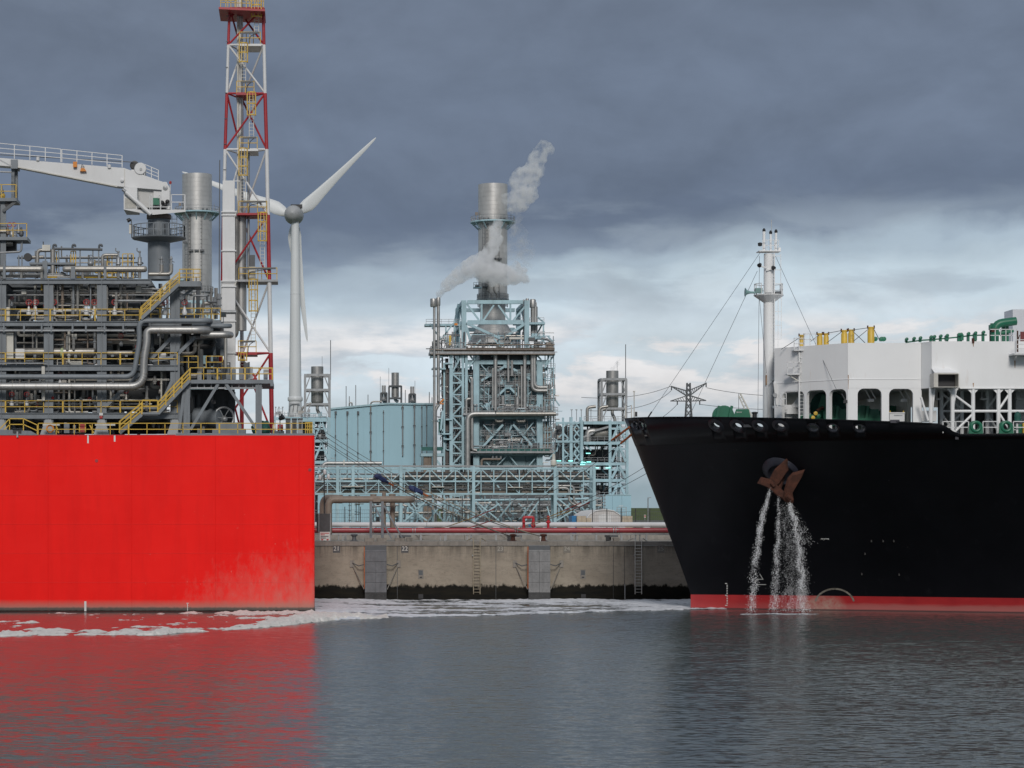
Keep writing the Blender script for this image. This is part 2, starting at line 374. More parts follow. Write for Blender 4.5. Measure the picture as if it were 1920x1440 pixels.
# quay wall with its own parts
m, t, b = nodes('quay_concrete'); M['quay'] = m
geo = nadd(t, 'ShaderNodeSeparateXYZ', {0: nadd(t, 'ShaderNodeNewGeometry').outputs['Position']})
n_l = tnoise(t, pos(t, .25, 1, .5), 1, 6, .6); n_f = tnoise(t, pos(t, 1, 1, .7), 3, 8, .65); n_s = tnoise(t, pos(t, 1.5, 1, .12), 1.2, 7, .7)
c = tmix(t, tramp(t, n_l, [(.3, 0.), (.7, 1.)]), (.26, .225, .18), (.36, .315, .255))
c = tmix(t, tramp(t, n_f, [(.5, 0.), (.8, .5)]), c, (.20, .175, .145))
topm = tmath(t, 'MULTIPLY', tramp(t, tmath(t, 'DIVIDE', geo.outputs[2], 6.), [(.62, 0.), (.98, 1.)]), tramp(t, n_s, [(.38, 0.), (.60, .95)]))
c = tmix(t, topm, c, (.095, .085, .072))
crack = tramp(t, tnoise(t, pos(t, .35, 1, 1.6, 31), .9, 9, .7), [(.485, 0.), (.5, .4), (.515, 0.)])
c = tmix(t, crack, c, (.10, .088, .075))
wetz = tmath(t, 'ADD', geo.outputs[2], tmath(t, 'MULTIPLY', tmath(t, 'SUBTRACT', tnoise(t, pos(t, 1.2, 1, .6, 3) , 1.4, 8, .75), .5), 1.7))
wet = tramp(t, tmath(t, 'DIVIDE', wetz, 6.), [(.225, 1.), (.262, 0.)])
algae = tramp(t, tnoise(t, pos(t, .4, 1, 2.2, 8), 1.3, 6, .6), [(.35, (.004, .004, .0035)), (.65, (.013, .011, .007))])
c = tmix(t, wet, c, algae)
t.links.new(c, b.inputs['Base Color'])
t.links.new(tramp(t, wet, [(0, .9), (1., .55)]), b.inputs['Roughness']); tbump(t, n_f, .35, .05, b); b.inputs['Specular IOR Level'].default_value = .12
qw = T('quay_wall', 'weathered concrete quay wall with a black tide line', 'quay wall', (0, QY, 0))
joints = [-140, -95, -60, X(600, QY)-9, X(694, QY)+6.4, X(1150, QY), X(1171, QY), 62, 95, 140, 300]
joints = [-140, -100, -60, X(596, QY)-12, X(745, QY), X(900, QY)+1.6, X(1150, QY), X(1171, QY), 60, 95, 140]
for a, c_ in zip(joints, joints[1:]):
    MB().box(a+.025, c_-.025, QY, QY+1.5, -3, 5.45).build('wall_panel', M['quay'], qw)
MB().box(-140, 140, QY+.10, QY+1.2, -3, 5.44).build('joint_filler', M['dgrey'], qw)
for a in range(-140, 140, 14):
    MB().box(a+.01, a+13.99, QY-.12, QY+1.4, 5.47, GZ).build('coping_beam', M['conc'], qw)
m_num = mat('number_white', (.62, .60, .55), .7, var=.2, vs=2); m_numd = mat('number_faded', (.36, .34, .30), .8, var=.2, vs=2)
m_pl = mat('number_plate_dark', (.085, .085, .088), .8, var=.2, vs=2)
m_plf = mat('number_plate_faded', (.19, .172, .146), .85, var=.15, vs=2)
for s, px, mp, mn in (('21', 631, m_pl, m_num), ('22', 759, m_pl, m_num), ('23', 938, m_plf, m_numd), ('24', 1063, m_plf, m_numd), ('25', 1239, m_plf, m_numd)):
    p = P(px, 1029, QY)
    o = MB().box(p.x-.37, p.x+.37, QY-.02, QY+.05, p.z-.40, p.z+.37).build('number_plate', mp, qw, label='painted berth number '+s)
    text(s, p+V((0, -.024, 0)), .62, mn, o, name='number')
for px in (789, 1093):
    z0, z1 = Z(1085, QY), Z(1068, QY); x = X(px, QY)
    o = MB().box(x-.27, x+.27, QY-.05, QY+.02, z0, z1).build('drain_box', M['conc'], qw)
    MB().box(x-.19, x+.19, QY-.07, QY-.052, z1-.55, z1-.08).build('recess', M['dgrey'], o)
    MB().box(x-.12, x+.12, QY-.07, QY-.052, z0+.08, z0+.2).build('outlet', M['black'], o)
for px in (789, 1094):
    x = X(px, QY); MB().box(x-.24, x+.24, QY-.02, QY+.02, .15, .6).build('outfall', M['black'], qw)
for px in (1150.5,):
    MB().tube((X(px+21, QY), QY-.1, .1), (X(px+21, QY), QY-.1, 1.6), .06).build('drain_pipe', M['galv'], qw)
# ================================================================== red floating gas terminal
BY, BB, BX1 = 211.0, 239.5, 1.40
DZ = Z(816, BY)
m, t, b = nodes('barge_red'); M['red'] = m
geo = nadd(t, 'ShaderNodeSeparateXYZ', {0: nadd(t, 'ShaderNodeNewGeometry').outputs['Position']})
n1 = tnoise(t, pos(t, .25, 1, .12), 1, 6, .55); n2 = tnoise(t, pos(t, .5, 1, .06, 7), 2, 5, .6); n3 = tnoise(t, pos(t, 1, 1, 1, 3), 5, 8, .7)
c = tmix(t, tramp(t, n1, [(.3, 0.), (.7, 1.)]), (.84, .0105, .0085), (.93, .014, .0105))
c = tmix(t, tramp(t, n2, [(.46, 0.), (.72, .36)]), c, (.70, .010, .009))
# scuffing that spreads up from the lower stern corner
dx = tmath(t, 'MULTIPLY', tmath(t, 'SUBTRACT', BX1, geo.outputs[0]), 1/13.)
dz = tmath(t, 'MULTIPLY', geo.outputs[2], 1/6.2)
dd = tmath(t, 'SQRT', tmath(t, 'ADD', tmath(t, 'MULTIPLY', dx, dx), tmath(t, 'MULTIPLY', dz, dz)))
scuff = tmath(t, 'SUBTRACT', tmath(t, 'ADD', 1.02, tmath(t, 'MULTIPLY', tmath(t, 'SUBTRACT', tnoise(t, pos(t, 1, 1, .45, 2), 1.6, 9, .72), .5), 1.5)), dd)
c = tmix(t, tramp(t, scuff, [(.10, 0.), (.50, .22), (.95, .55)]), c, (.43, .24, .20))
spark = tmath(t, 'MULTIPLY', tramp(t, tnoise(t, pos(t, 1, 1, .6, 13), 4.5, 4, .6), [(.70, 0.), (.76, .6)]), tramp(t, tmath(t, 'MULTIPLY', geo.outputs[0], 1.), [(0, 1.), (1, 1.)]))
fade = tramp(t, tmath(t, 'SUBTRACT', 1.9, dd), [(.0, 0.), (1., 1.)])
c = tmix(t, tmath(t, 'MULTIPLY', spark, fade), c, (.62, .30, .24))
wl_z = tmath(t, 'ADD', geo.outputs[2], tmath(t, 'MULTIPLY', tmath(t, 'SUBTRACT', n3, .5), .25))
c = tmix(t, tramp(t, tmath(t, 'DIVIDE', wl_z, 2.), [(.20, .85), (.34, .55), (.56, 0.)]), c, (.36, .20, .16))
c = tmix(t, tramp(t, tmath(t, 'DIVIDE', wl_z, 2.), [(.17, .92), (.24, 0.)]), c, (.085, .085, .078))
c = tmix(t, tramp(t, tmath(t, 'DIVIDE', wl_z, 2.), [(.05, .95), (.12, 0.)]), c, (.010, .010, .009))
sm1 = tmath(t, 'MAXIMUM', tramp(t, tmath(t, 'FRACT', tmath(t, 'DIVIDE', geo.outputs[2], 2.55)), [(0, 0.), (.012, .30), (.03, 0.)]), tramp(t, tmath(t, 'FRACT', tmath(t, 'DIVIDE', geo.outputs[0], 7.3)), [(0, 0.), (.004, .22), (.010, 0.)]))
c = tmix(t, tmath(t, 'MULTIPLY', sm1, tramp(t, n1, [(.35, .3), (.6, 1.)])), c, (.42, .008, .008))
t.links.new(c, b.inputs['Base Color']); b.inputs['Roughness'].default_value = .42; b.inputs['Specular IOR Level'].default_value = .12
seam = tramp(t, tmath(t, 'FRACT', tmath(t, 'DIVIDE', geo.outputs[2], 2.55)), [(0, 0.), (.008, 1.), (.02, 0.)])
bow = tnoise(t, pos(t, .35, 1, .35, 5), 1, 2, .5)
seamv = tramp(t, tmath(t, 'FRACT', tmath(t, 'DIVIDE', geo.outputs[0], 7.3)), [(0, 0.), (.003, 1.), (.007, 0.)])
tbump(t, tmath(t, 'ADD', tmath(t, 'MULTIPLY', tmath(t, 'MAXIMUM', seam, seamv), .6), tmath(t, 'MULTIPLY', bow, 1.6)), .5, .06, b)

bg_ = T('gas_terminal_barge', 'long red slab-sided floating gas terminal hull with yellow deck rails', 'barge', (-40, BY, 0))
h = MB(); hx0 = -95
ring_ = [(hx0, BY), (BX1-.25, BY), (BX1-.07, BY+.07), (BX1, BY+.25), (BX1, BB), (hx0, BB)]
n = len(ring_); h.add([(x, y, z) for z in (-4, DZ-.03) for x, y in ring_], [(i, (i+1) % n, n+(i+1) % n, n+i) for i in range(n)]+[tuple(range(n, 2*n))])
hull = h.build('hull', M['red'], bg_)
MB().box(hx0, BX1-.3, BY+.3, BB-.3, DZ-.03, DZ+.01).build('deck_plate', M['dgrey'], bg_)
MB().box(X(330, BY), BX1-.05, BY+.04, BY+.30, DZ-.02, DZ+.16).build('deck_coaming', M['grey'], bg_)
MB().box(hx0, X(330, BY)-.05, BY+.04, BY+.22, DZ-.02, DZ+.05).build('deck_coaming', M['mred'], bg_)
for px, y0, y1, w in ((165, 816, 831, 3), (215, 816, 828, 3), (160, 1127, 1146, 4)):
    MB().box(X(px-w/2, BY), X(px+w/2, BY), BY-.006, BY+.01, Z(y1, BY), Z(y0, BY)-.02).build('white_mark', M['signw'], hull)
for px, py in ((181, 864), (581, 881)):
    o = MB().lathe([(.10, 0), (.145, 0), (.145, .03), (.10, .03)], P(px, py, BY)+V((0, .01, 0)), (0, -1, 0), 16).build('overflow_ring', M['mred'], hull)
    MB().lathe([(.10, 0), (.10, .012)], P(px, py, BY)+V((0, 0, 0)), (0, -1, 0), 16).build('overflow_hole', M['black'], hull)
for i, s in enumerate(('8M', '8', '6', '4')):
    text(s, P(352, 1131.5+i*4, BY)+V((0, -.006, 0)), .17, M['signw'], hull, name='draught_mark')
MB().pbox(351, 1131, 352, 1145, BY-.004, .01).build('draught_line', M['signw'], hull)
# bulwark fitting with roller at the frame edge
o = MB().add([P(-60, 816, BY-.05), P(72, 816, BY-.05), P(58, 808, BY-.05), P(20, 806, BY-.05), P(-60, 806, BY-.05), P(-60, 816, BY+.6), P(72, 816, BY+.6), P(58, 808, BY+.6), P(20, 806, BY+.6), P(-60, 806, BY+.6)],
   [(0,1,2,3,4),(9,8,7,6,5),(0,5,6,1),(1,6,7,2),(2,7,8,3),(3,8,9,4)]).build('mooring_seat', M['grey'], bg_)
MB().pbox(24, 806, 40, 812, BY-.12, .05).build('roller_slot', M['black'], o)
MB().pbox(31, 809, 34, 820, BY-.2, .12).build('roller', M['galv'], o)
def railing(root, p0, p1, mat_='yellow', step=1.5, h=1.05, r=.032, seg=7.5, rails=(1., .5)):
    p0, p1 = V(p0), V(p1); n = max(1, round((p1-p0).length/seg))
    for i in range(n):
        a, c_ = p0+(p1-p0)*i/n, p0+(p1-p0)*(i+1)/n
        g = (c_-a).normalized()*r*1.05
        MB().rail(a+g, c_-g, h, step, r, rails).build('railing', M[mat_], root)
dk = DZ+.01
railing(bg_, (hx0+40, BY+.45, dk), (X(-2, BY), BY+.45, dk))
railing(bg_, (X(70, BY), BY+.45, dk), (BX1-.4, BY+.45, dk))
railing(bg_, (BX1-.4, BY+.5, dk), (BX1-.4, BY+6.5, dk))
o = MB(); yb = BY+.5         # hump-back stile rail over the mooring seat
pts = [(0, 804), (18, 785), (44, 785), (70, 797)]
for dz in (0, .5):
    for a, c_ in zip(pts, pts[1:]): o.bar(P(a[0], a[1], yb)-V((0,0,dz)), P(c_[0], c_[1], yb)-V((0,0,dz)), .08)
for px, py in ((18, 785), (44, 785), (70, 797)): o.bar(P(px, py, yb), P(px, 815, yb), .08)
o.build('stile_railing', M['yellow'], bg_)
def beamH(root, px0, px1, py0, py1, Y, mat_='grey', d=.35, name='deck_beam'):
    p = P(px0, (py0+py1)/2, Y); q = P(px1, (py0+py1)/2, Y); h_ = (py1-py0)*Y/F
    return MB().ibeam(p+V((0, d/2, 0)), q+V((0, d/2, 0)), d, h_).build(name, M[mat_], root)
R = random.Random(4)

# ------------------------------------------------------------------ process module
FY = 214.0
pm = T('process_module', 'four-storey grey steel process module packed with pipes on the red barge', 'process module', (X(160, FY), FY, DZ))
rows = (214.0, 221.5, 229.0, 236.0)
zA, zB, zC, zD = Z(774, FY), Z(684, FY), Z(602, FY), Z(523, FY)
colx = [X(-210, FY), X(-100, FY), X(2, FY), X(90.5, FY), X(190.5, FY), X(328, FY)]
for ri, Y in enumerate(rows):
    for x in colx:
        MB().ibeam((x, Y+.25, DZ), (x, Y+.25, zD-.05), .42, .48).build('column', M['grey'], pm)
        MB().add([(x-.75, Y-.3, DZ), (x+.75, Y-.3, DZ), (x+.75, Y+.8, DZ), (x-.75, Y+.8, DZ), (x-.26, Y, DZ+1.5), (x+.26, Y, DZ+1.5), (x+.26, Y+.5, DZ+1.5), (x-.26, Y+.5, DZ+1.5)],
                 [(0,1,5,4),(1,2,6,5),(2,3,7,6),(3,0,4,7)]).build('column_foot', M['grey'], pm)
xl, xr = X(-215, FY), X(333, FY)
for zi, (z, y0, y1) in enumerate(((zA, 774, 785), (zB, 683, 694), (zC, 601, 610), (zD, 522, 531))):
    hgt = (y1-y0)*FY/F; xe = xr if zi != 3 else X(282, FY)
    for Y in rows: MB().ibeam((xl, Y+.2, z-hgt/2), (xe, Y+.2, z-hgt/2), .34, hgt).build('deck_beam', M['grey'], pm)
    for x in colx:
        for Ya, Yb in zip(rows, rows[1:]): MB().ibeam((x, Ya+.45, z-hgt/2-.02), (x, Yb, z-hgt/2-.02), .3, hgt*.9).build('cross_beam', M['grey'], pm)
    g = MB(); yy = FY+.42
    while yy < rows[-1]: g.box(xl, xe, yy, yy+.30, z-.03, z+.02); yy += .62
    g.build('deck_grating', M['grey'], pm)
    if zi < 3: railing(pm, (X(-150, FY), FY+.1, z+.02), (X(10, FY), FY+.1, z+.02)); railing(pm, (X(10, FY), FY+.1, z+.02), (xr if zi != 2 else X(262, FY), FY+.1, z+.02), seg=4.4)
# deck C outer hanger rail
beamH(pm, -150, 252, 617, 621, FY-.15, 'galv', .15, 'hanger_rail')
for px in (7, 45, 78, 96, 136, 161, 196, 231): MB().pbox(px-1.6, 606, px+1.6, 623, FY-.12, .1).build('hanger', M['grey'], pm)
beamH(pm, -150, 87, 679, 682, FY-.4, 'galv', .2, 'cable_tray')
# knee braces
for a, c_ in (((196, 764), (262, 700)), ((330, 670), (285, 676)), ((281, 676), (321, 634)), ((333, 664), (366, 632)), ((322, 716), (300, 765)), ((337, 640), (328, 672))):
    MB().bar(P(*a, FY+.3), P(*c_, FY+.3), .3, .3).build('brace', M['grey'], pm)
# insulated header pipes on the top deck
for pts, r in ((((-60, 504.5), (82, 504.5)), .29), (((117, 504.5), (276, 504.5)), .29)):
    o = MB(); a, c_ = P(*pts[0], FY+.2), P(*pts[1], FY+.2); o.lathe([(r*.05, 0), (r*.6, .03), (r*.92, .14), (r, .3)]+[(r, (c_-a).length-.3), (r*.92, (c_-a).length-.14), (r*.6, (c_-a).length-.03), (r*.05, (c_-a).length)], a, c_-a, 16)
    o.build('header_pipe', M['steelw'], pm)
for px in (8, 40, 78, 134, 155, 186, 222, 262): MB().tube(P(px, 506, FY+.25), P(px, 522, FY+.25), .13).build('pipe_stub', M['steelw'], pm)
for px, w in ((84, 9), (137, 8), (197, 5), (8, 5)): MB().pbox(px-w/2, 489 if px != 137 else 500, px+w/2, 522, FY-.1 if px != 84 else FY+.6, .25).build('pipe_support', M['grey'], pm)
# pipework inside: rows of vertical and horizontal runs at several depths
def pipe_clutter(root, px0, px1, py0, py1, Ya, Yb, nv, nh, rng, mats=('steelw', 'steelw', 'galv', 'dgrey', 'steelw', 'brownp'), rr=(.07, .2), name='pipe'):
    for _ in range(nv):
        Y = rng.uniform(Ya, Yb); px = rng.uniform(px0, px1); a, c_ = sorted((rng.uniform(py0, py1), rng.uniform(py0, py1)))
        if rng.random() < .5: a, c_ = py0, py1
        r = rng.uniform(*rr); p = P(px, a, Y); q = P(px, c_, Y); o = MB()
        if rng.random() < .5:
            e = V((rng.choice((-1, 1))*rng.uniform(.6, 1.8), 0, 0)); o.path([p, q, q+e], r, 8, r*2.5, 3)
        else: o.tube(p, q, r)
        for i in range(rng.randint(0, 2)):
            w = p+(q-p)*rng.uniform(.15, .85); o.tube(w-UP*.05, w+UP*.05, r*1.6, 8)
        o.build(name, M[rng.choice(mats)], root)
    for _ in range(nh):
        Y = rng.uniform(Ya, Yb); py = rng.uniform(py0, py1); a, c_ = sorted((rng.uniform(px0, px1), rng.uniform(px0, px1))); c_ = max(c_, a+20)
        r = rng.uniform(*rr); o = MB(); e = UP*rng.choice((-1, 1))*rng.uniform(.4, 1.2)
        if rng.random() < .6: o.path([P(a, py, Y)+e, P(a, py, Y), P(c_, py, Y), P(c_, py, Y)+V((0, rng.uniform(.5, 1.5), 0))], r, 8, r*2.5, 3)
        else: o.tube(P(a, py, Y), P(c_, py, Y), r)
        o.build(name, M[rng.choice(mats)], root)
def valve(root, px, py, Y, s=1.0, body='white', wheel='valve'):
    p = P(px, py, Y)
    o = MB().lathe([(.05, -.3*s), (.16*s, -.28*s), (.2*s, -.1*s), (.12*s, .1*s), (.06*s, .3*s)], p, UP, 10).build('valve', M[body], root)
    MB().tube(p+UP*.3*s, p+UP*.62*s, .035*s, 6).build('stem', M['galv'], o)
    w = MB().ring(p+UP*.62*s, (0, -1, .25), .2*s, .03*s, 14, 5); w.bar(p+UP*.62*s-V((.2*s,0,0)), p+UP*.62*s+V((.2*s,0,0)), .03*s); w.bar(p+UP*.42*s, p+UP*.82*s, .03*s); w.build('hand_wheel', M[wheel], o)
for (a, c_) in ((696, 773), (621, 682), (532, 600)):
    pipe_clutter(pm, 4, 325, a, c_, FY+.6, FY+2.2, 20, 9, R, mats=('steelw', 'steelw', 'cream', 'galv', 'grey', 'brownp'), rr=(.05, .13))
    pipe_clutter(pm, 4, 325, a, c_, FY+2.2, FY+6.5, 22, 10, R, mats=('steelw', 'steelw', 'cream', 'galv', 'grey'), rr=(.06, .17))
    pipe_clutter(pm, -20, 325, a, c_, FY+7, FY+20, 20, 10, R, mats=('steelw', 'grey', 'cream', 'galv', 'steelw'), rr=(.1, .28))
    for _ in range(9): x_ = R.uniform(6, 318); w_ = R.uniform(2, 6); y_ = R.uniform(a+8, c_-6); MB().pbox(x_-w_, y_-R.uniform(3, 9), x_+w_, y_+R.uniform(2, 6), FY+R.uniform(.8, 5), .6).build('instrument_box', M[R.choice(('cream', 'grey', 'galv', 'steelw'))], pm)
    for _ in range(5): valve(pm, R.uniform(10, 318), R.uniform(a+18, c_-4), FY+R.uniform(.7, 4), R.uniform(.7, 1.1), R.choice(('galv', 'white', 'steelw')))
pipe_clutter(pm, 0, 320, 787, 812, FY+1, FY+16, 8, 6, R, rr=(.08, .2))
def vessel(root, px0, px1, py, r, Y, mat_='steelw', name='vessel'):
    a, c_ = P(px0, py, Y), P(px1, py, Y); L = (c_-a).length
    pr = [(r*math.sin(math.pi/2*i/5)+.001, r*.5*(1-math.cos(math.pi/2*i/5))) for i in range(6)]
    pr += [(r_, L-z) for r_, z in reversed(pr)]
    o = MB().lathe(pr, a, c_-a, 18); 
    o2 = o.build(name, M[mat_], root)
    for f in (.25, .75): MB().box(a.x+L*f-.12, a.x+L*f+.12, Y-r*.7, Y+r*.7, a.z-r*1.5, a.z-r*.6).build('saddle', M['grey'], root)
    return o2
vessel(pm, 28, 180, 660, .36, FY+1.0); vessel(pm, 198, 250, 662, .22, FY+1.0)
vessel(pm, 60, 200, 655, 1.3, FY+9, 'dgrey'); vessel(pm, 205, 318, 650, 1.2, FY+12, 'dgrey')
vessel(pm, 90, 210, 735, 1.4, FY+10, 'dgrey'); vessel(pm, 215, 320, 740, 1.3, FY+8, 'dgrey'); vessel(pm, 10, 85, 560, 1.2, FY+11, 'dgrey')
vessel(pm, 100, 160, 563, .5, FY+7, 'steelw'); vessel(pm, 10, 120, 800, .8, FY+9, 'dgrey'); vessel(pm, 140, 300, 800, .7, FY+12, 'dgrey')
for a, c_, y0, y1, Y in ((8, 82, 628, 682, 17), (98, 180, 700, 772, 18), (200, 318, 640, 682, 18), (20, 84, 705, 772, 19), (205, 300, 545, 600, 19), (100, 178, 630, 680, 20), (210, 310, 700, 770, 19), (10, 80, 540, 598, 19), (20, 320, 787, 813, 19)):
    o = MB().pbox(a, y0, c_, y1, FY+Y, 1.2).build('dark_equipment_box', M['dgrey'], pm)  # plain dark equipment boxes added at the back to keep the interior dark
for px, y0, y1, Y in ((17, 624, 672, .5), (81, 687, 751, -.2), (15, 576, 613, .3)):
    MB().pbox(px-8 if px == 17 else px-3, y0, px+8 if px == 17 else px+3, y1, FY+Y, .3).build('switch_cabinet', M['cream'], pm)
MB().pbox(29, 654, 46, 672, FY+.55, .8).build('pump_cover', M['white'], pm); MB().pbox(296, 661, 311, 672, FY+.55, .8).build('pump_cover', M['white'], pm)
MB().lathe([(.42, 0), (.46, .05), (.46, .2), (.42, .25)], P(114, 662, FY+1)+V((0,0,0)), (1, 0, 0), 18).build('orifice_plate', mat('pale_green_tag', (.40, .46, .26), .5), pm)
MB().ball(P(99, 746, FY+.2), .14).build('alarm_beacon', M['valve'], pm)
# valves: body with flange, bonnet and hand wheel
for px in (54, 67, 101, 162, 177, 215, 309, 346): valve(pm, px, 583, FY+.6, 1.25)
for px in (22, 50): valve(pm, px, 754, FY+.5, 1.1)
for a, c_, y in ((38, 118, 584), (155, 232, 585), (60, 106, 597)): MB().path([P(a-4, y+14, FY+.7), P(a-4, y, FY+.7), P(c_, y, FY+.7), P(c_, y+12, FY+.7)], .11, 8, .3, 4).build('valve_manifold', M['steelw'], pm)
MB().path([P(10, 768, FY+.6), P(10, 756, FY+.6), P(66, 756, FY+.6), P(66, 730, FY+.6)], .12, 8, .3, 4).build('valve_manifold', M['steelw'], pm)
for px, y0, y1 in ((88, 535, 582), (200, 537, 583), (99, 550, 580), (218, 548, 580), (333, 545, 580), (126, 630, 656), (138, 634, 656), (152, 745, 768), (66, 730, 756), (275, 724, 770), (32, 735, 760)):
    o = MB().tube(P(px, y0, FY+.55), P(px, y1, FY+.55), .13); o.tube(P(px, (y0+y1)/2, FY+.55)-UP*.06, P(px, (y0+y1)/2, FY+.55)+UP*.06, .19); o.build('riser_pipe', M['steelw'], pm)
# clutter on deck behind the rails: red hose boxes, life ring, signs
MB().pbox(150, 795, 159, 811, BY+.9, .5).build('hose_cabinet', M['valve'], bg_)
MB().pbox(148, 795, 150, 811, BY+.85, .1).build('cabinet_post', M['yellow'], bg_); MB().pbox(159, 795, 161, 811, BY+.85, .1).build('cabinet_post', M['yellow'], bg_)
MB().ring(P(94, 804, BY+.8), (0, -1, 0), .3, .07, 20, 6).build('life_ring', M['orange'], bg_)
MB().pbox(186, 774, 193, 779, FY-.1, .02).build('safety_sign', M['signw'], pm); MB().lathe([(.13, 0), (.15, .03), (.0, .05)], P(189.5, 782, FY-.02), (0, -1, 0), 12).build('alarm_bell', M['valve'], pm)
for px, a, c_ in ((120, 792, 812), (125, 794, 812), (137, 797, 812)): MB().pbox(px, a, px+5, c_, BY+1.2, .4).build('junction_box', M['grey'], bg_)
for a, c_ in ((80, 112), (178, 216)): MB().pbox(a, 795, c_, 798, BY+1.4, .3).build('hose_rack', M['cream'], bg_)
for a, c_ in (((168, 796), (176, 812)), ((106, 800), (110, 812))): MB().bar(P(*a, BY+.7), P(*c_, BY+.7), .12).build('bracket', M['yellow'], bg_)

# stairs
def stairs(root, a, c_, Y, width=.9, side='grey'):
    p, q = P(*a, Y), P(*c_, Y); o = None
    for dy in (0, width):
        s_ = MB().bar(p+V((0, dy, 0)), q+V((0, dy, 0)), .06, .28).build('stair_stringer', M[side], root)
    n = max(3, round((q.z-p.z)/.22)); tr = MB()
    for i in range(1, n): c0 = p+(q-p)*i/n; tr.box(c0.x-.14, c0.x+.14, Y+.04, Y+width-.04, c0.z-.02, c0.z+.03)
    tr.build('stair_treads', M['galv'], root)
    for dy in (0, width):
        r_ = MB(); e = V((0, dy, 0)); L = q-p
        for h_ in (1.05, .7, .35): r_.bar(p+e+UP*h_, q+e+UP*h_, .06)
        nn = max(2, round(L.length/1.1))
        for i in range(nn+1): r_.bar(p+e+L*i/nn, p+e+L*i/nn+UP*1.05, .09)
        r_.build('stair_handrail', M['yellow'], root)
SY = FY-1.3
stairs(pm, (224, 812), (266, 777), SY); stairs(pm, (296, 776), (356, 713), SY+.1)
MB().pbox(264, 773, 300, 777, SY, 1.1).build('stair_landing', M['grey'], pm)
railing(pm, P(266, 772.5, SY+.02), P(296, 772.5, SY+.02), step=.8)
stairs(pm, (264, 598), (336, 532), SY)
# upper end platform
MB().pbox(334, 527, 376, 537, SY, 3.5).build('stair_landing', M['grey'], pm)
for a, c_ in (((336, 527), (376, 527)),):
    railing(pm, P(*a, SY+.05), P(*c_, SY+.05), step=.55, rails=(1., .66, .33)); railing(pm, P(*a, SY+3.4), P(*c_, SY+3.4), step=.55, rails=(1., .66, .33))
MB().bar(P(337, 545, FY), P(355, 537, FY), .2).build('brace', M['grey'], pm); MB().bar(P(337, 560, FY+.2), P(366, 538, FY+.2), .22).build('brace', M['grey'], pm)
# end bay deck at level C and column
MB().pbox(262, 600, 414, 607, FY+.6, 9).build('end_deck', M['grey'], pm)
railing(pm, P(266, 600, FY+.7), P(414, 600, FY+.7), step=.8); railing(pm, P(300, 600, FY+7), P(414, 600, FY+7), step=.6)
for px in (352, 376, 402): MB().pbox(px-2.5, 607, px+2.5, 712, FY+4, .3).build('column', M['grey'], pm)
pipe_clutter(pm, 338, 428, 612, 705, FY+2, FY+9, 16, 6, R, mats=('dgrey', 'dgrey', 'steelw', 'black', 'grey'), rr=(.1, .3))
pipe_clutter(pm, 335, 415, 540, 598, FY+2, FY+9, 10, 4, R, rr=(.08, .2))
vessel(pm, 340, 425, 650, .8, FY+6, 'dgrey'); MB().pbox(336, 690, 420, 712, FY+8, 1).build('dark_equipment_box', M['dgrey'], pm)
railing(pm, P(335, 690, FY+1), P(372, 690, FY+1), step=1); railing(pm, P(386, 690, FY+1), P(418, 690, FY+1), step=1)

# ------------------------------------------------------------------ two large gooseneck pipe runs on the face of the module
gp = T('grey_pipe_run', 'smooth slate grey pipe snaking up the face of the process module', 'pipe', P(250, 706, FY-1.2), 'large pipes on the process module face')
Yg = FY-1.0
MB().path([P(-120, 706.5, Yg), P(250, 706.5, Yg), P(262, 640, Yg), P(260, 601.5, Yg), P(392, 601.5, Yg), P(395, 601.5, Yg+3)], .235, 14, .75, 6).build('pipe_body', M['grey'], gp)
MB().path([P(360, 611, Yg+1), P(428, 611, Yg+1), P(431, 611, Yg+4)], .22, 14, .5, 5).build('pipe_body', M['grey'], gp)
for px, py in ((75, 711), (212, 711), (281, 606), (338, 606)):
    MB().pbox(px-2, py-1, px+2, py+5, Yg-.1, .2).build('pipe_shoe', M['dgrey'], gp)
sp = T('steel_pipe_run', 'shiny insulated steel pipe with ribbed elbows below the grey pipe', 'pipe', P(260, 724, FY-1.2), 'large pipes on the process module face')
Ys = FY-1.15
pts = [P(-120, 724.5, Ys), P(269, 724.5, Ys), P(270, 672, Ys), P(276, 640, Ys), P(275, 618.5, Ys), P(388, 618.5, Ys), P(393, 618.5, Ys+3)]
MB().path(pts, .34, 18, 1.25, 8).build('pipe_body', M['steel'], sp)
MB().path([P(376, 627.5, Ys+1.2), P(428, 627.5, Ys+1.2), P(432, 628, Ys+3.5)], .31, 16, .5, 5).build('pipe_body', M['steel'], sp)
MB().path([P(423, 628, Ys+1.3), P(423, 690, Ys+1.3)], .16, 12).build('pipe_body', M['steelw'], sp)
for px in list(range(-20, 256, 22))+[300, 330, 360]:
    y = 724.5 if px < 256 else 618.5
    MB().lathe([(.34, -.03), (.352, -.02), (.352, .02), (.34, .03)], P(px, y, Ys), (1, 0, 0), 18).build('jacket_seam', M['steelw'], sp)
for i in range(9):
    a = i/8*math.pi/2; c0 = P(269, 724.5, Ys)+V((-1.1, 0, 1.1)); p = c0+V((math.sin(a), 0, -math.cos(a)))*1.12
    MB().lathe([(.335, -.03), (.352, 0), (.335, .03)], p+V((.02, 0, -.02)), (math.cos(a), 0, math.sin(a)), 18).build('elbow_rib', M['steelw'], sp)
for py in (655, 670, 690, 700): MB().lathe([(.335, -.02), (.35, 0), (.335, .02)], P(272 if py < 660 else 269.6, py, Ys), UP, 18).build('jacket_seam', M['steelw'], sp)
for px, py in ((75, 732), (212, 732), (297, 626), (338, 626)):
    MB().pbox(px-2, py-1, px+2, py+4, Ys-.1, .2).build('pipe_shoe', M['dgrey'], sp)

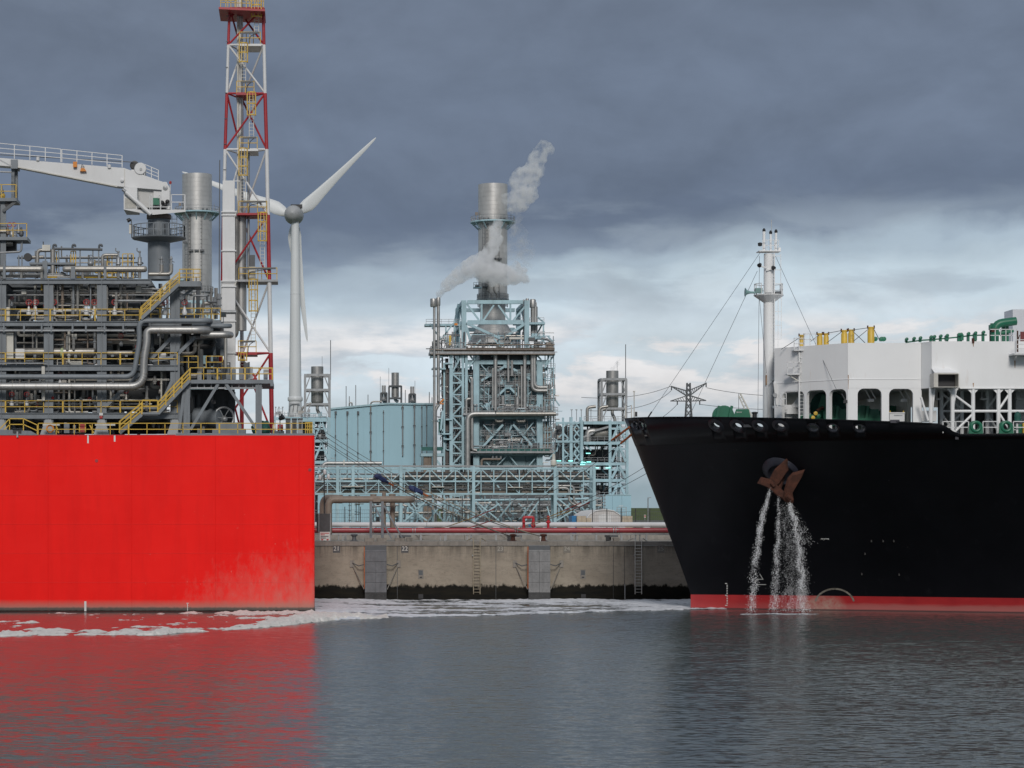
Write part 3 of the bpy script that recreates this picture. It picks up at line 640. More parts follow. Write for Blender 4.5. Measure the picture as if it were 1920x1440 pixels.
# ------------------------------------------------------------------ equipment on the top deck, each a thing of its own
def deckthing(name, label, cat, px, Y=FY+2, group=None): return T(name, label, cat, P(px, 522, Y), group)
YT = FY+2
e = deckthing('pressure_transmitter_skid', 'black round flanged vessel on a small frame at the module top', 'skid', 60)
MB().lathe([(.02, 0), (.36, .02), (.36, .1), (.30, .12), (.30, .4), (.36, .42), (.36, .5)], P(53, 483, YT), (0, -1, 0), 18).build('flanged_drum', M['black'], e)
MB().tube(P(53, 483, YT+.1), P(82, 482, YT+.1), .16).build('neck_pipe', M['steelw'], e)
MB().path([P(70, 502, YT), P(70, 469, YT), P(94, 469, YT)], .18, 10, .4).build('bypass_pipe', M['steelw'], e)
for px in (35, 41, 66, 85): MB().pbox(px-1.2, 479 if px < 50 else 470, px+1.2, 522, YT, .15).build('support_post', M['grey'], e)
MB().pbox(55, 492, 140, 496, YT-.3, 1.5).build('platform', M['grey'], e)
MB().tube(P(99, 468, YT), P(99, 520, YT), .22, 12).build('stand_pipe', M['steelw'], e)
MB().pbox(79, 459, 94, 470, YT-.2, .3).build('instrument_box', M['cream'], e)
MB().tube(P(81, 453, YT), P(82, 470, YT), .05).build('whip_antenna', M['dgrey'], e)
e = deckthing('vent_gantry', 'grey pipe gantry with three curved vent heads above the module', 'gantry', 140)
MB().tube(P(97, 466.5, YT), P(192, 468, YT), .12).build('vent_header', M['dgrey'], e)
for px in (100, 136, 186):
    MB().path([P(px, 468, YT), P(px, 459, YT), P(px+5, 459, YT), P(px+5, 463, YT)], .1, 8, .15, 3).build('vent_head', M['dgrey'], e)
for px in (110, 150, 174, 185): MB().pbox(px-1.2, 468, px+1.2, 522, YT, .12).build('support_post', M['grey'], e)
def ladderpen(px0, px1, py0, Y, label):
    e = deckthing('ladder_enclosure', label, 'ladder guard', (px0+px1)/2, Y, 'yellow guards on the module top'); o = MB()
    for px in (px0, (px0+px1)/2, px1):
        for dy in (0, .8): o.bar(P(px, py0, Y+dy), P(px, 522, Y+dy), .08)
    for f in (0, .3, .6):
        py = py0+(522-py0)*f
        for dy in (0, .8): o.bar(P(px0, py, Y+dy), P(px1, py, Y+dy), .07)
    o.build('guard_frame', M['yellow'], e)
ladderpen(102, 110, 472, YT+.6, 'first yellow ladder guard, beside the tall stand pipe'); ladderpen(133, 142, 471, YT+.5, 'second yellow ladder guard, under the vent gantry')
ladderpen(192, 210, 478, YT+.4, 'third yellow ladder guard, beside a safety valve'); ladderpen(230, 250, 476, YT+.4, 'fourth yellow ladder guard, nearest the crane pedestal')
for px, lab in ((222, 'grey safety valve with long bonnet between two yellow guards'), (262, 'grey safety valve with long bonnet beside the crane pedestal')):
    e = deckthing('safety_valve', lab, 'valve', px, FY+1.5, 'safety valves on the module top')
    MB().lathe([(.12, -.1), (.14, .3), (.30, .35), (.30, .42), (.16, .5), (.14, .8), (.24, .86), (.24, .92), (.18, 1.0), (.18, 1.5), (.08, 1.55), (.07, 1.9), (.11, 1.92), (.11, 2.05), (.02, 2.08)], P(px, 514, FY+1.5), UP, 12).build('valve_body', M['galv'], e)
    MB().path([P(px, 474, FY+1.5), P(px-5, 470, FY+1.5), P(px-5, 465, FY+1.5)], .06, 6).build('lever', M['galv'], e)
    MB().path([P(px, 497, FY+1.5), P(px-5, 500, FY+1.5), P(px-5, 508, FY+1.5)], .05, 6).build('pilot_line', M['galv'], e)
for px, lab in ((303, 'bent steel riser with a red-stemmed valve beside the crane pedestal'), (321, 'bent steel riser with a tangle of levers near the upper stair')):
    e = deckthing('bent_riser', lab, 'pipe', px, FY+1.2, 'risers on the module top')
    MB().path([P(px-24, 514, FY+1.2), P(px, 514, FY+1.2), P(px, 496, FY+1.2)], .18, 12, .35).build('riser_pipe', M['steelw'], e)
    MB().lathe([(.2, 0), (.2, .1), (.1, .15), (.1, .5), (.16, .55), (.05, .8)], P(px, 497, FY+1.2), UP, 10).build('valve_body', M['galv'], e)
    MB().bar(P(px-6, 485, FY+1.2), P(px+6, 492, FY+1.2), .06).build('lever', M['dgrey'], e)
e = deckthing('globe_valve', 'small globe valve with a raised hand wheel on the module top', 'valve', 170, FY+1.5)
MB().ball(P(170, 494, FY+1.5), .28).build('valve_body', M['galv'], e); MB().tube(P(170, 482, FY+1.5), P(170, 522, FY+1.5), .06).build('stem', M['galv'], e); MB().ring(P(171, 482, FY+1.5), (.3, -1, .4), .2, .03, 12, 5).build('hand_wheel', M['dgrey'], e)
e = deckthing('relief_pipe_loop', 'low steel pipe loop joining two yellow guards', 'pipe', 205, FY+1.8)
MB().path([P(192, 500, FY+1.8), P(192, 478, FY+1.8), P(222, 478, FY+1.8)], .14, 10, .3).build('pipe_body', M['steelw'], e)
# ------------------------------------------------------------------ deck crane
CY = 220.0
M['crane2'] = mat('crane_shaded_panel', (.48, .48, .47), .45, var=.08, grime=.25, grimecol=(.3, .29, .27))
cr = T('deck_crane', 'white box-boom deck crane on a grey pedestal, boom lowered toward its rest', 'crane', (X(298, CY), CY, zD))
cxx = X(298, CY); s = CY/F
ped = MB().lathe([(21*s, Z(525, CY)), (21*s, Z(412, CY))], (cxx, CY, 0), UP, 28).build('pedestal', M['grey'], cr)
MB().lathe([(20*s, Z(412, CY)), (23*s, Z(411, CY)), (23*s, Z(403, CY)), (21*s, Z(402, CY))], (cxx, CY, 0), UP, 28).build('slew_ring', mat('greasy_slew_ring', (.16, .12, .10), .6, var=.3, vs=3), cr)
for px in (289, 309): MB().path([P(px, 420, CY-1.08), P(px, 436, CY-1.08)], .04).build('cable', M['black'], cr)
zp = Z(446, CY); o = MB().lathe([(19*s, zp-.45), (50*s, zp-.12), (51*s, zp), (19*s, zp)], (cxx, CY, 0), UP, 20, False).build('service_platform', M['grey'], cr)
def ringrail(root, cx, cy, z, R_, a0, a1, mat_, n=14, h_=1.1, r=.035, rails=(1., .5), name='platform_railing'):
    g = MB(); pt = [V((cx+R_*math.cos(a0+(a1-a0)*i/n), cy+R_*math.sin(a0+(a1-a0)*i/n), z)) for i in range(n+1)]
    for p in pt: g.bar(p, p+UP*h_, r*2)
    for a, c_ in zip(pt, pt[1:]):
        for f in rails: g.bar(a+UP*h_*f, c_+UP*h_*f, r*2)
    return g.build(name, M[mat_], root)
ringrail(o, cxx, CY, zp, 48*s, 0, 2*math.pi, 'grey', 22)
MB().pbox(242, 420, 248, 438, CY-1, .3).build('control_box', M['cream'], cr); MB().path([P(247, 446, CY-1), P(247, 421, CY-1), P(243, 420, CY-1)], .05).build('box_post', M['dgrey'], cr)
MB().lathe([(.02, 0), (.16, .05), (.18, .35), (.05, .36)], P(245, 411, CY-1), (-1, 0, -.5), 10).build('floodlight', M['black'], cr); MB().tube(P(246, 411, CY-1), P(247, 422, CY-1), .04).build('floodlight_post', M['dgrey'], cr)
MB().ladder(P(327, 446, CY-1), P(327, 405, CY-1), (.45, 0, 0)).build('ladder', M['grey'], cr)
# upper works
zq = Z(401, CY)
MB().add([P(233, 393, CY-1.9), P(284, 403, CY-1.9), P(348, 397, CY-1.9), P(348, 393, CY-1.9), P(233, 393, CY+1.9), P(284, 403, CY+1.9), P(348, 397, CY+1.9), P(348, 393, CY+1.9)], [(0,1,2,3),(7,6,5,4),(0,4,5,1),(1,5,6,2),(2,6,7,3),(3,7,4,0)]).build('slewing_platform', M['white'], cr)
hs = MB().pbox(232, 351, 257, 393, CY-1.9, 3.8).build('machinery_house', M['white'], cr)
for i in range(9): MB().bar(P(234, 372+i*2.2, CY-1.93), P(255, 372+i*2.2, CY-1.93), .04, .07).build('louvre', M['cream'], hs)
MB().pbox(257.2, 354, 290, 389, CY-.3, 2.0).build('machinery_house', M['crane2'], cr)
MB().pbox(288, 357, 319, 392, CY-.5, 1.8).build('boom_foot_bracket', M['white'], cr)
o = MB().add([P(304, 392, CY-1.2), P(318, 392, CY-1.2), P(318, 352, CY-1.2), P(312, 341, CY-1.2), P(306, 341, CY-1.2), P(303, 355, CY-1.2), P(304, 392, CY-1.0), P(318, 392, CY-1.0), P(318, 352, CY-1.0), P(312, 341, CY-1.0), P(306, 341, CY-1.0), P(303, 355, CY-1.0)],
     [(0,1,2,3,4,5),(11,10,9,8,7,6),(0,6,7,1),(1,7,8,2),(2,8,9,3),(3,9,10,4),(4,10,11,5),(5,11,6,0)]).build('pivot_plate', M['white'], cr)
MB().lathe([(.02, 0), (.22, .02), (.22, .08), (.0, .1)], P(310, 352, CY-1.2), (0, -1, 0), 16).build('pivot_pin', M['galv'], cr)
MB().pbox(287, 371, 299, 384, CY-1.7, .5).build('hydraulic_unit', M['green'], cr)
for i, (px, py) in enumerate(((304, 380), (310, 384), (314, 378), (307, 388), (300, 390), (292, 391))):
    MB().ball(P(px, py, CY-1.5), .2, 8).build('hydraulic_block', M['black'], cr)
for px in (291, 294, 288): MB().path([P(px, 384, CY-1.6), P(px-1, 392, CY-1.8), P(px-4, 401, CY-1.6)], .05, 6, .2).build('hose', M['black'], cr)
g = MB(); g.path([P(281, 394, CY-1.8), P(281, 366, CY-1.8), P(285, 366, CY-1.8), P(285, 394, CY-1.8)], .045, 6, .1); g.path([P(297, 372, CY-1.8), P(297, 366, CY-1.8), P(301, 366, CY-1.8), P(301, 394, CY-1.8)], .045, 6, .1); g.bar(P(281, 388, CY-1.8), P(320, 388, CY-1.8), .06); g.build('grab_rail', M['white'], cr)
railing(cr, P(321, 393, CY-1.7), P(347, 393, CY-1.7), 'white', 1.0, 1.35); railing(cr, P(347, 393, CY-1.7), P(347, 393, CY+1.7), 'white', .8, 1.35)
MB().path([P(319, 392, CY-.5), P(319, 342, CY-.5)], .045).build('light_post', M['white'], cr); MB().lathe([(.1, 0), (.12, .2), (.02, .28)], P(319.5, 345, CY-.5), UP, 10).build('warning_beacon', M['valve'], cr)
# boom: tapering box girder
bw = .75
def girder(pts, Yc, w, name, m_, root):
    n = len(pts); return MB().add([P(x, y, Yc-w)+V((0,0,0)) for x, y in pts]+[V((X(x, Yc-w), Yc+w, Z(y, Yc-w))) for x, y in pts],
        [tuple(range(n)), tuple(range(2*n-1, n-1, -1))]+[(i, i+n, (i+1) % n+n, (i+1) % n) for i in range(n)]).build(name, M[m_], root)
bm_ = recalc(girder([(-330, 265), (-330, 284), (33, 313), (218, 349), (303, 356), (308, 342), (233, 315), (0, 296)], CY, bw, 'boom', 'white', cr))
MB().bar(P(233.6, 316, CY-bw-.02), P(233.6, 350, CY-bw-.02), .05, .05).build('boom_joint', M['cream'], bm_)
MB().bar(P(33, 313.4, CY-bw-.03), P(220, 349.6, CY-bw-.03), .12, .10).build('boom_flange', M['cream'], bm_)
g = MB()
def brail(a, c_, n, h0, h1):
    for i in range(n+1):
        f = i/n; p = P(a[0]+(c_[0]-a[0])*f, a[1]+(c_[1]-a[1])*f, CY-.7); q = P(a[0]+(c_[0]-a[0])*f, h0+(h1-h0)*f, CY-.7); g.bar(p, q, .075)
    for f in (1., .66, .33):
        g.bar(P(a[0], a[1]+(h0-a[1])*f, CY-.7), P(c_[0], c_[1]+(h1-c_[1])*f, CY-.7), .06)
brail((-60, 291), (114, 304), 6, 263, 279.5); brail((116, 304), (229, 314), 4, 280, 291.5); brail((271, 328), (297, 338), 2, 308, 319)
g.build('boom_railing', M['white'], cr)
MB().bar(P(-60, 287, CY-.6), P(250, 304, CY-.6), .07).build('luffing_rope', M['dgrey'], cr)
w = MB().lathe([(.03, 0), (.5, .0), (.55, .06), (.55, .16), (.35, .2), (.35, .55), (.05, .56)], P(263, 316, CY-.85), (0, 1, 0), 24).build('winch', M['white'], cr)
MB().lathe([(.30, 0), (.42, .02), (.42, .5), (.30, .52)], P(252, 310, CY-.5), (0, 1, 0), 20).build('rope_drum', M['black'], w)
MB().pbox(246, 318, 273, 326, CY-.6, 1.2).build('winch_bed', M['white'], w); MB().lathe([(.12, -.02), (.12, .04)], P(264, 317, CY-.88), (0, -1, 0), 12).build('winch_hub', M['galv'], w)
MB().tube(P(230, 355, CY-2.15), P(253, 374, CY-2.15), .14, 12).build('luffing_cylinder_rod', M['galv'], cr); MB().tube(P(236, 360, CY-2.15), P(283, 402, CY-2.15), .2, 14).build('luffing_cylinder', M['white'], cr)
MB().pbox(137, 303, 144, 313, CY-bw-.35, .3).build('boom_lamp', M['orange'], cr); MB().add([P(150, 321, CY-1.1), P(162, 321, CY-1.1), P(158, 315, CY-1.1), P(152, 315, CY-1.1), P(150, 321, CY-.8), P(162, 321, CY-.8), P(158, 315, CY-.8), P(152, 315, CY-.8)], [(0,1,2,3),(7,6,5,4),(0,4,5,1),(1,5,6,2),(2,6,7,3),(3,7,4,0)]).build('boom_lamp', M['orange'], cr)
MB().path([P(152, 315, CY-1), P(154, 308, CY-1), P(158, 314, CY-1)], .035, 6).build('lamp_cable', M['black'], cr)
for px, py in ((71, 298), (205, 312), (229, 338)): MB().lathe([(.02, -.2), (.16, -.15), (.16, .15), (.02, .2)], P(px, py, CY-bw-.05), UP if py < 330 else (0, -1, 0), 10).build('lug', M['white'], bm_)

# ------------------------------------------------------------------ boom rest tower at the frame edge
LY = 218.0
bt = T('boom_rest_tower', 'grey tower with railed platforms carrying the crane boom rest', 'tower', (X(0, LY), LY, zD))
MB().ibeam(P(-3, 372, LY+.5), P(-3, 524, LY+.5), .5, 1.0).build('tower_post', M['grey'], bt)
MB().pbox(20, 299, 33, 316, CY-.95, 1.9).build('boom_saddle', M['grey'], bt)
for px in (24, 30): MB().pbox(px-3, 314, px+3, 374, CY-.5+(px == 30)*.6, .35).build('saddle_post', M['grey'], bt)
MB().bar(P(0, 300, LY), P(22, 312, LY), .12).build('cable_arm', M['galv'], bt); MB().bar(P(0, 322, LY), P(22, 323, LY), .35, .1).build('cable_tray', M['galv'], bt)
for py, x1, mt in ((371, 31, 'grey'), (444, 51, 'grey')):
    MB().pbox(-80, py, x1, py+6, LY, 3).build('tower_platform', M['grey'], bt)
    railing(bt, P(-80, py, LY+.05), P(x1, py, LY+.05), step=1.2, h=1.2); railing(bt, P(x1-1, py, LY+.05), P(x1-1, py, LY+2.9), step=1.2, h=1.2)
MB().bar(P(31, 377, LY+.3), P(6, 396, LY+.3), .25).build('platform_bracket', M['dgrey'], bt)
MB().bar(P(28, 377, LY+.6), P(10, 386, LY+.6), .4).build('platform_bracket', M['black'], bt)
for px, py, m_ in ((5, 360, 'yellow'), (3, 352, 'galv'), (14, 427, 'brownp'), (22, 432, 'galv'), (35, 425, 'galv'), (40, 430, 'dgrey'), (28, 436, 'galv'), (10, 436, 'brownp')):
    o = MB().lathe([(.05, -.4), (.2, -.3), (.24, 0), (.12, .2), (.06, .5)], P(px, py+6, LY+1), UP, 10).build('valve', M[m_], bt)
for px in (18, 26): MB().ring(P(px, 421, LY+.8), (0, -1, .2), .2, .03, 12, 5).build('hand_wheel', mat('pinkish_red', (.40, .06, .12), .5) if px == 18 else M['valve'], bt)
MB().tube(P(-20, 456, LY+1), P(24, 456, LY+1), .3, 12).build('branch_pipe', M['steelw'], bt); MB().tube(P(-20, 434, LY+.5), P(12, 434, LY+.5), .18, 12).build('branch_pipe', M['steelw'], bt)
MB().path([P(0, 474, LY+.5), P(40, 472, LY+.5), P(41, 450, LY+.5)], .1, 8, .3).build('drain_pipe', M['galv'], bt)
MB().pbox(8, 452, 30, 470, LY+1.5, .8).build('actuator', M['black'], bt)
MB().pbox(-10, 384, 8, 530, LY+1.2, .5).build('tower_post', M['grey'], bt)

# ------------------------------------------------------------------ red and white lattice mast
MY = 228.0
ms = T('vent_mast', 'tall red and white lattice vent mast with yellow caged ladders', 'mast', (X(463, MY), MY, DZ))
lev = [(15, 430.5, 493.5), (84, 428, 495), (175, 425.5, 497), (280, 422, 500), (403, 419.5, 502.5), (527, 417, 505), (662, 414, 507.5), (812, 411, 510)]
cols = ['mred', 'mwhite', 'mred', 'mwhite', 'mred', 'mwhite', 'mred']
BK = 3.1; rearx = lambda i: 452.0
LP = lambda i: P(lev[i][1], lev[i][0], MY); RP = lambda i: P(lev[i][2], lev[i][0], MY)
def RR(i): q = P(rearx(i), lev[i][0], MY); return V((q.x, MY+BK, q.z))
for i, c_ in enumerate(cols):
    for A_, nm in ((LP, 'leg_section'), (RP, 'leg_section'), (RR, 'leg_section')):
        MB().tube(A_(i), A_(i+1), (.15 if A_ is RP else .13)+.011*i, 12).build(nm, M[c_], ms)
    MB().tube(LP(i), RP(i), .10, 8).build('girt', M[c_], ms)
    MB().tube(LP(i), RR(i), .085, 8).build('girt', M[c_], ms); MB().tube(RP(i), RR(i), .085, 8).build('girt', M[c_], ms)
    if i % 2 == 0: d_ = ((LP(i+1), RP(i)), (RR(i+1), LP(i)), (RP(i+1), RR(i)))
    else: d_ = ((LP(i), RP(i+1)), (LP(i+1), RR(i)), (RR(i+1), RP(i)))
    for a, c2 in d_: MB().tube(a, c2, .095, 8).build('diagonal_brace', M[c_], ms)
MB().tube(P(450, -120, MY+1.2), P(450, 400, MY+1.2), .30, 16).build('riser_pipe', M['steel'], ms)
MB().tube(P(446, -120, MY+.8), P(446, 600, MY+.8), .10, 10).build('riser_pipe', M['cream'], ms)
MB().tube(P(452, 400, MY+1.2), P(452, 620, MY+1.2), .52, 18).build('riser_pipe', M['steel'], ms)
MB().path([P(443, 400, MY+.6), P(443, 628, MY+.6), P(430, 634, MY+.6)], .25, 12, .5).build('riser_pipe', M['steelw'], ms)
MB().tube(P(466, 280, MY+1.0), P(466, 540, MY+1.0), .12, 10).build('riser_pipe', M['galv'], ms)
MB().pbox(468, 478, 478, 500, MY+.6, .5).build('cable_box', M['dgrey'], ms); MB().pbox(467, 500, 479, 525, MY+.4, .7).build('valve_box', M['cream'], ms)
def mplat(y, x0, x1, c_, xl0, xl1, ly1, thick=4, d=3.2, front=-.3):
    Yp = MY+front
    o = MB().pbox(x0, y, x1, y+thick, Yp, d).build('rest_platform', M[c_], ms)
    railing(ms, P(x0+1, y, Yp+.04), P(x1-1, y, Yp+.04), 'yellow', .8, 1.1, .035)
    railing(ms, P(x0+1, y, Yp+d-.1), P(x1-1, y, Yp+d-.1), 'yellow', .8, 1.1, .035)
    MB().bar(P(x0+9, y-20, Yp-.06), P(x1-4, y-21, Yp-.06), .1, .16).build('light_fitting', M['dgrey'], ms)
    MB().path([P(x0+20, y, Yp-.05), P(x0+21, y-14, Yp-.05), P(x1-5, y-21, Yp-.05)], .035, 6, .3).build('cable', M['black'], ms)
    if ly1:
        xm = (xl0+xl1)/2; yl = Yp+.2
        MB().ladder(P(xm, ly1, yl), P(xm, y, yl), (.42, 0, 0), .32, .03).build('ladder', M['cream'], ms)
        MB().cage(P(xm, y+(ly1-y)*.52, yl), P(xm, y+1, yl), .42, 1.0, .035).build('ladder_cage', M['yellow'], ms)
mplat(82, 447, 490, 'mwhite', 448, 465, 152); mplat(174, 442, 478, 'mred', 463, 480, 258); mplat(279, 447, 484, 'mwhite', 447, 465, 378)
mplat(399, 446, 502, 'mred', 484, 500, 503); mplat(524, 446, 521, 'galv', 466, 484, 640); mplat(661, 445, 482, 'mred', 447, 463, 690)
MB().ladder(P(481, 62, MY), P(481, 20, MY), (.42, 0, 0)).build('ladder', M['cream'], ms); MB().cage(P(481, 34, MY), P(481, -30, MY), .5, 1.0, .04).build('ladder_cage', M['yellow'], ms)
MB().add([P(410, 13, MY-1.8), P(497, 17, MY-1.8), P(497, 21, MY-1.8), P(410, 17, MY-1.8)]+[p+V((0, 5.5, 0)) for p in (P(410, 13, MY-1.8), P(497, 17, MY-1.8), P(497, 21, MY-1.8), P(410, 17, MY-1.8))], [(3,2,1,0),(4,5,6,7),(0,1,5,4),(1,2,6,5),(2,3,7,6),(3,0,4,7)]).build('crown_platform', M['mred'], ms)
railing(ms, P(413, 13, MY-1.7), P(472, 15, MY-1.7), step=.5, h=1.3, rails=(1., .66, .33)); railing(ms, P(413, 13, MY+3.4), P(495, 15, MY+3.4), step=.7, h=1.3)
for a in (430, 493): MB().bar(P(a, 32, MY), P(a+(20 if a < 450 else -24), 20, MY+1), .14).build('crown_bracket', M['mred'], ms)
# earthing cable and rungs up one leg
MB().path([P(412, 300, MY-.2), P(411, 520, MY-.2), P(411, 560, MY-.2)], .045, 6).build('earth_cable', M['dgrey'], ms)
for py in range(30, 600, 48): MB().bar(P(424-(py-30)*.018, py, MY-.2), P(429-(py-30)*.018, py, MY-.2), .05).build('step_iron', M['dgrey'], ms)

# ------------------------------------------------------------------ white square duct beside the mast
DY = 225.0
du = T('ventilation_duct', 'tall white square ventilation duct standing against the lattice mast', 'duct', (X(429, DY), DY, Z(712, DY)))
dw = [(338, 400, 417.5, 440), (400, 472, 417, 440.5), (472, 532, 417, 440.5), (532, 602, 416.5, 441), (602, 662, 418, 441), (662, 714, 426, 441)]
for y0, y1, a, c_ in dw:
    o = MB().pbox(a, y0+.4, c_, y1-.4, DY, 1.25).build('duct_section', M['mwhite'], du)
for y in (397, 403, 470, 527, 537, 602, 662): MB().pbox(415, y-1, 443, y+1.2, DY-.12, 1.5).build('flange', M['mwhite'], du)
for y in (395, 525): MB().bar(P(443.5, y, DY), P(440, y+12, DY), .1).build('duct_bracket', M['cream'], du)
MB().pbox(440, 338.5, 450, 340, DY+.4, .1).build('duct_tie', M['mwhite'], du)

# ------------------------------------------------------------------ aft machinery platform
AY = 213.2
ap = T('machinery_platform', 'grey steel machinery platform with yellow rails at the barge end', 'platform', (X(430, AY), AY, DZ))
MB().pbox(352, 712, 512, 719, AY, 9).build('platform_deck', M['grey'], ap); MB().pbox(353, 726, 492, 729, AY+.3, .12).build('cable_tray', M['galv'], ap)
MB().pbox(507, 714, 512, 724, AY-.05, .2).build('end_bracket', M['grey'], ap)
for px in range(357, 495, 13): MB().pbox(px-.6, 719, px+.6, 728, AY+.35, .06).build('hanger', M['galv'], ap)
for px in (350, 485): 
    for dy in (0, 8): MB().ibeam(P(px, 719, AY+.2+dy), V((P(px, 719, AY+.2+dy).x, AY+.2+dy, DZ)), .3, .3).build('platform_leg', M['grey'], ap)
for a, c_ in (((409, 720), (357, 806)), ((424, 720), (482, 806)), ((345, 735), (336, 806)), ((352, 730), (347, 800))): MB().bar(P(*a, AY+.25), P(*c_, AY+.25), .26).build('diagonal_brace', M['grey'], ap)
for a, c_ in (((409, 720), (440, 800)), ((424, 720), (380, 790))): MB().bar(P(*a, AY+8), P(*c_, AY+8), .26).build('diagonal_brace', M['dgrey'], ap)
railing(ap, P(356, 712, AY+.05), P(511, 712, AY+.05), step=1.05, seg=2.2); railing(ap, P(511, 712, AY+.1), P(511, 712, AY+8), step=1.2); railing(ap, P(390, 712, AY+8.8), P(511, 712, AY+8.8), step=1.2)
for px, a, c_ in ((374, 697, 712), (392, 693, 712), (408, 690, 711), (421, 679, 711), (428, 684, 711), (438, 692, 711), (452, 690, 711), (462, 680, 711), (470, 688, 711), (498, 693, 711)):
    o = MB().pbox(px-4, a, px+4, c_, AY+R.uniform(1.5, 4), .6).build('equipment_box', M[R.choice(('dgrey', 'grey', 'galv', 'grey'))], ap)
for x0, x1, y in ((416, 431, 680), (458, 467, 679)): MB().path([P(x0, 700, AY+1.4), P(x0, y, AY+1.4), P(x1, y, AY+1.4), P(x1, 700, AY+1.4)], .07, 6).build('frame_hoop', M['dgrey'], ap)
MB().pbox(495, 692, 504, 701, AY+.5, .5).build('cream_box', M['cream'], ap); MB().bar(P(474, 700, AY+1), P(481, 712, AY+1), .2).build('red_handle', M['valve'], ap)
pipe_clutter(pm, 30, 272, 478, 520, FY+3, FY+10, 16, 4, R, mats=('galv', 'grey', 'dgrey', 'steelw'), rr=(.04, .09))
pipe_clutter(pm, 0, 280, 510, 521, FY+.6, FY+6, 16, 10, R, mats=('galv', 'grey', 'steelw', 'yellow'), rr=(.04, .1))
for px in range(20, 280, 24): MB().pbox(px-2, R.uniform(500, 512), px+3, 521, FY+R.uniform(2, 9), .5).build('instrument_box', M[R.choice(('grey', 'cream', 'galv', 'dgrey'))], pm)
lamp = T('deck_floodlight', 'small black deck floodlight on a thin post above the machinery platform', 'floodlight', P(419, 606, AY+1)); MB().pbox(414, 585, 424, 594, AY+1, .35).build('lamp_housing', M['black'], lamp); MB().pbox(415.5, 586.5, 422.5, 592.5, AY+.985, .012).build('lamp_glass', M['glass'], lamp); MB().tube(P(419, 594, AY+1.1), P(419, 606, AY+1.1), .04).build('lamp_post', M['grey'], lamp)

# big compressor under the platform
cp = T('boil_off_compressor', 'large grey rotary compressor under the machinery platform', 'compressor', (X(410, AY+3), AY+3, DZ))
YC = AY+3
MB().lathe([(.02, 0), (.75, .02), (.82, .1), (.82, .9), (.7, 1.1), (.7, 1.6), (.95, 1.65), (.95, 2.3), (.5, 2.6), (.5, 3.0)], P(412, 783, YC), (-1, .4, 0), 24).build('casing', M['grey'], cp)
MB().ring(P(420, 783, YC-.15), (.4, -1, 0), .92, .1, 24, 8).build('flywheel_guard', M['galv'], cp); MB().lathe([(.05, 0), (.3, .1), (.18, .35), (.02, .4)], P(420, 786, YC-.1), (.4, -1, 0), 16).build('motor_hub', M['galv'], cp)
g = MB()
for i in range(6): a = i*math.pi/3; g.bar(P(420, 783, YC-.15), P(420, 783, YC-.15)+V((math.cos(a)*.9, math.cos(a)*.36, math.sin(a)*.9)), .06)
g.build('guard_spokes', M['galv'], cp)
MB().pbox(405, 792, 452, 812, YC-.6, 2.2).build('bed_frame', M['grey'], cp); MB().pbox(398, 804, 460, 815, YC-.9, 2.8).build('plinth', M['grey'], cp); MB().pbox(370, 780, 384, 812, YC+.5, 1).build('lube_tank', M['grey'], cp)
tubes = [((372, 740), (372, 812)), ((395, 735), (395, 780)), ((362, 745), (362, 812))]
for a, c_ in tubes: MB().tube(P(*a, YC+2.5), P(*c_, YC+2.5), .25, 10).build('suction_pipe', M['dgrey'], cp)
MB().pbox(358, 730, 440, 812, AY+7.5, .5).build('acoustic_wall', M['dgrey'], cp)
MB().pbox(396, 750, 404, 757, AY+1.5, .4).build('gauge_box', M['black'], cp)
e = T('caged_ladder', 'dark grey lattice ladder under the machinery platform', 'ladder', P(430, 766, AY+6)); 
for i, px in enumerate((422, 430, 437)): MB().ladder(P(px, 766, AY+6), P(px, 735, AY+6), (.38, 0, 0), .35).build('ladder_flight', M['dgrey'], e)
# stuff by the stern rail
e = T('covered_winch', 'deck winch under a dark green tarpaulin behind the end rail', 'winch', (X(491, BY+5), BY+5, DZ)); 
bm = bmesh.new(); bmesh.ops.create_icosphere(bm, subdivisions=4, radius=1)
for v_ in bm.verts:
    c0 = v_.co; f = 1+.22*NZ.fractal(c0*1.6, .8, 2.0, 4); v_.co = V((c0.x*.85*f, c0.y*.7*f, max(-.02, (c0.z+.62)*.72*f)))
me = bpy.data.meshes.new('tarpaulin'); bm.to_mesh(me); bm.free(); me.materials.append(M['dgreen']); me.polygons.foreach_set('use_smooth', [True]*len(me.polygons)); o = link(bpy.data.objects.new('tarpaulin', me)); o.parent = e
o.location = (0, 0, .25); MB().box(X(475, BY+5), X(508, BY+5), BY+4.6, BY+5.4, DZ, DZ+.3).build('winch_bed', M['dgrey'], e)
e = T('hose_reel', 'red and cream hose reel drum by the end rail', 'hose reel', (X(526, BY+3), BY+3, DZ)); MB().lathe([(.02, 0), (.35, .02), (.35, .5), (.02, .52)], P(520, 803, BY+3), (1, 0, 0), 16).build('reel_drum', M['valve'], e); MB().lathe([(.02, 0), (.32, .02), (.35, .3), (.02, .32)], P(511, 803, BY+3), (1, 0, 0), 16).build('reel_cover', M['cream'], e); MB().pbox(510, 808, 533, 814, BY+2.7, .8).build('reel_stand', M['dgrey'], e)
e = T('searchlight', 'black searchlight on a post at the barge end rail', 'searchlight', P(528, 812, BY+1)); MB().tube(P(525, 788, BY+1), P(525, 812, BY+1), .05).build('light_post', M['grey'], e); MB().lathe([(.02, 0), (.14, .05), (.28, .5), (.26, .52)], P(523, 787, BY+1.2), (.8, -.3, .6), 14).build('lamp_head', M['black'], e)
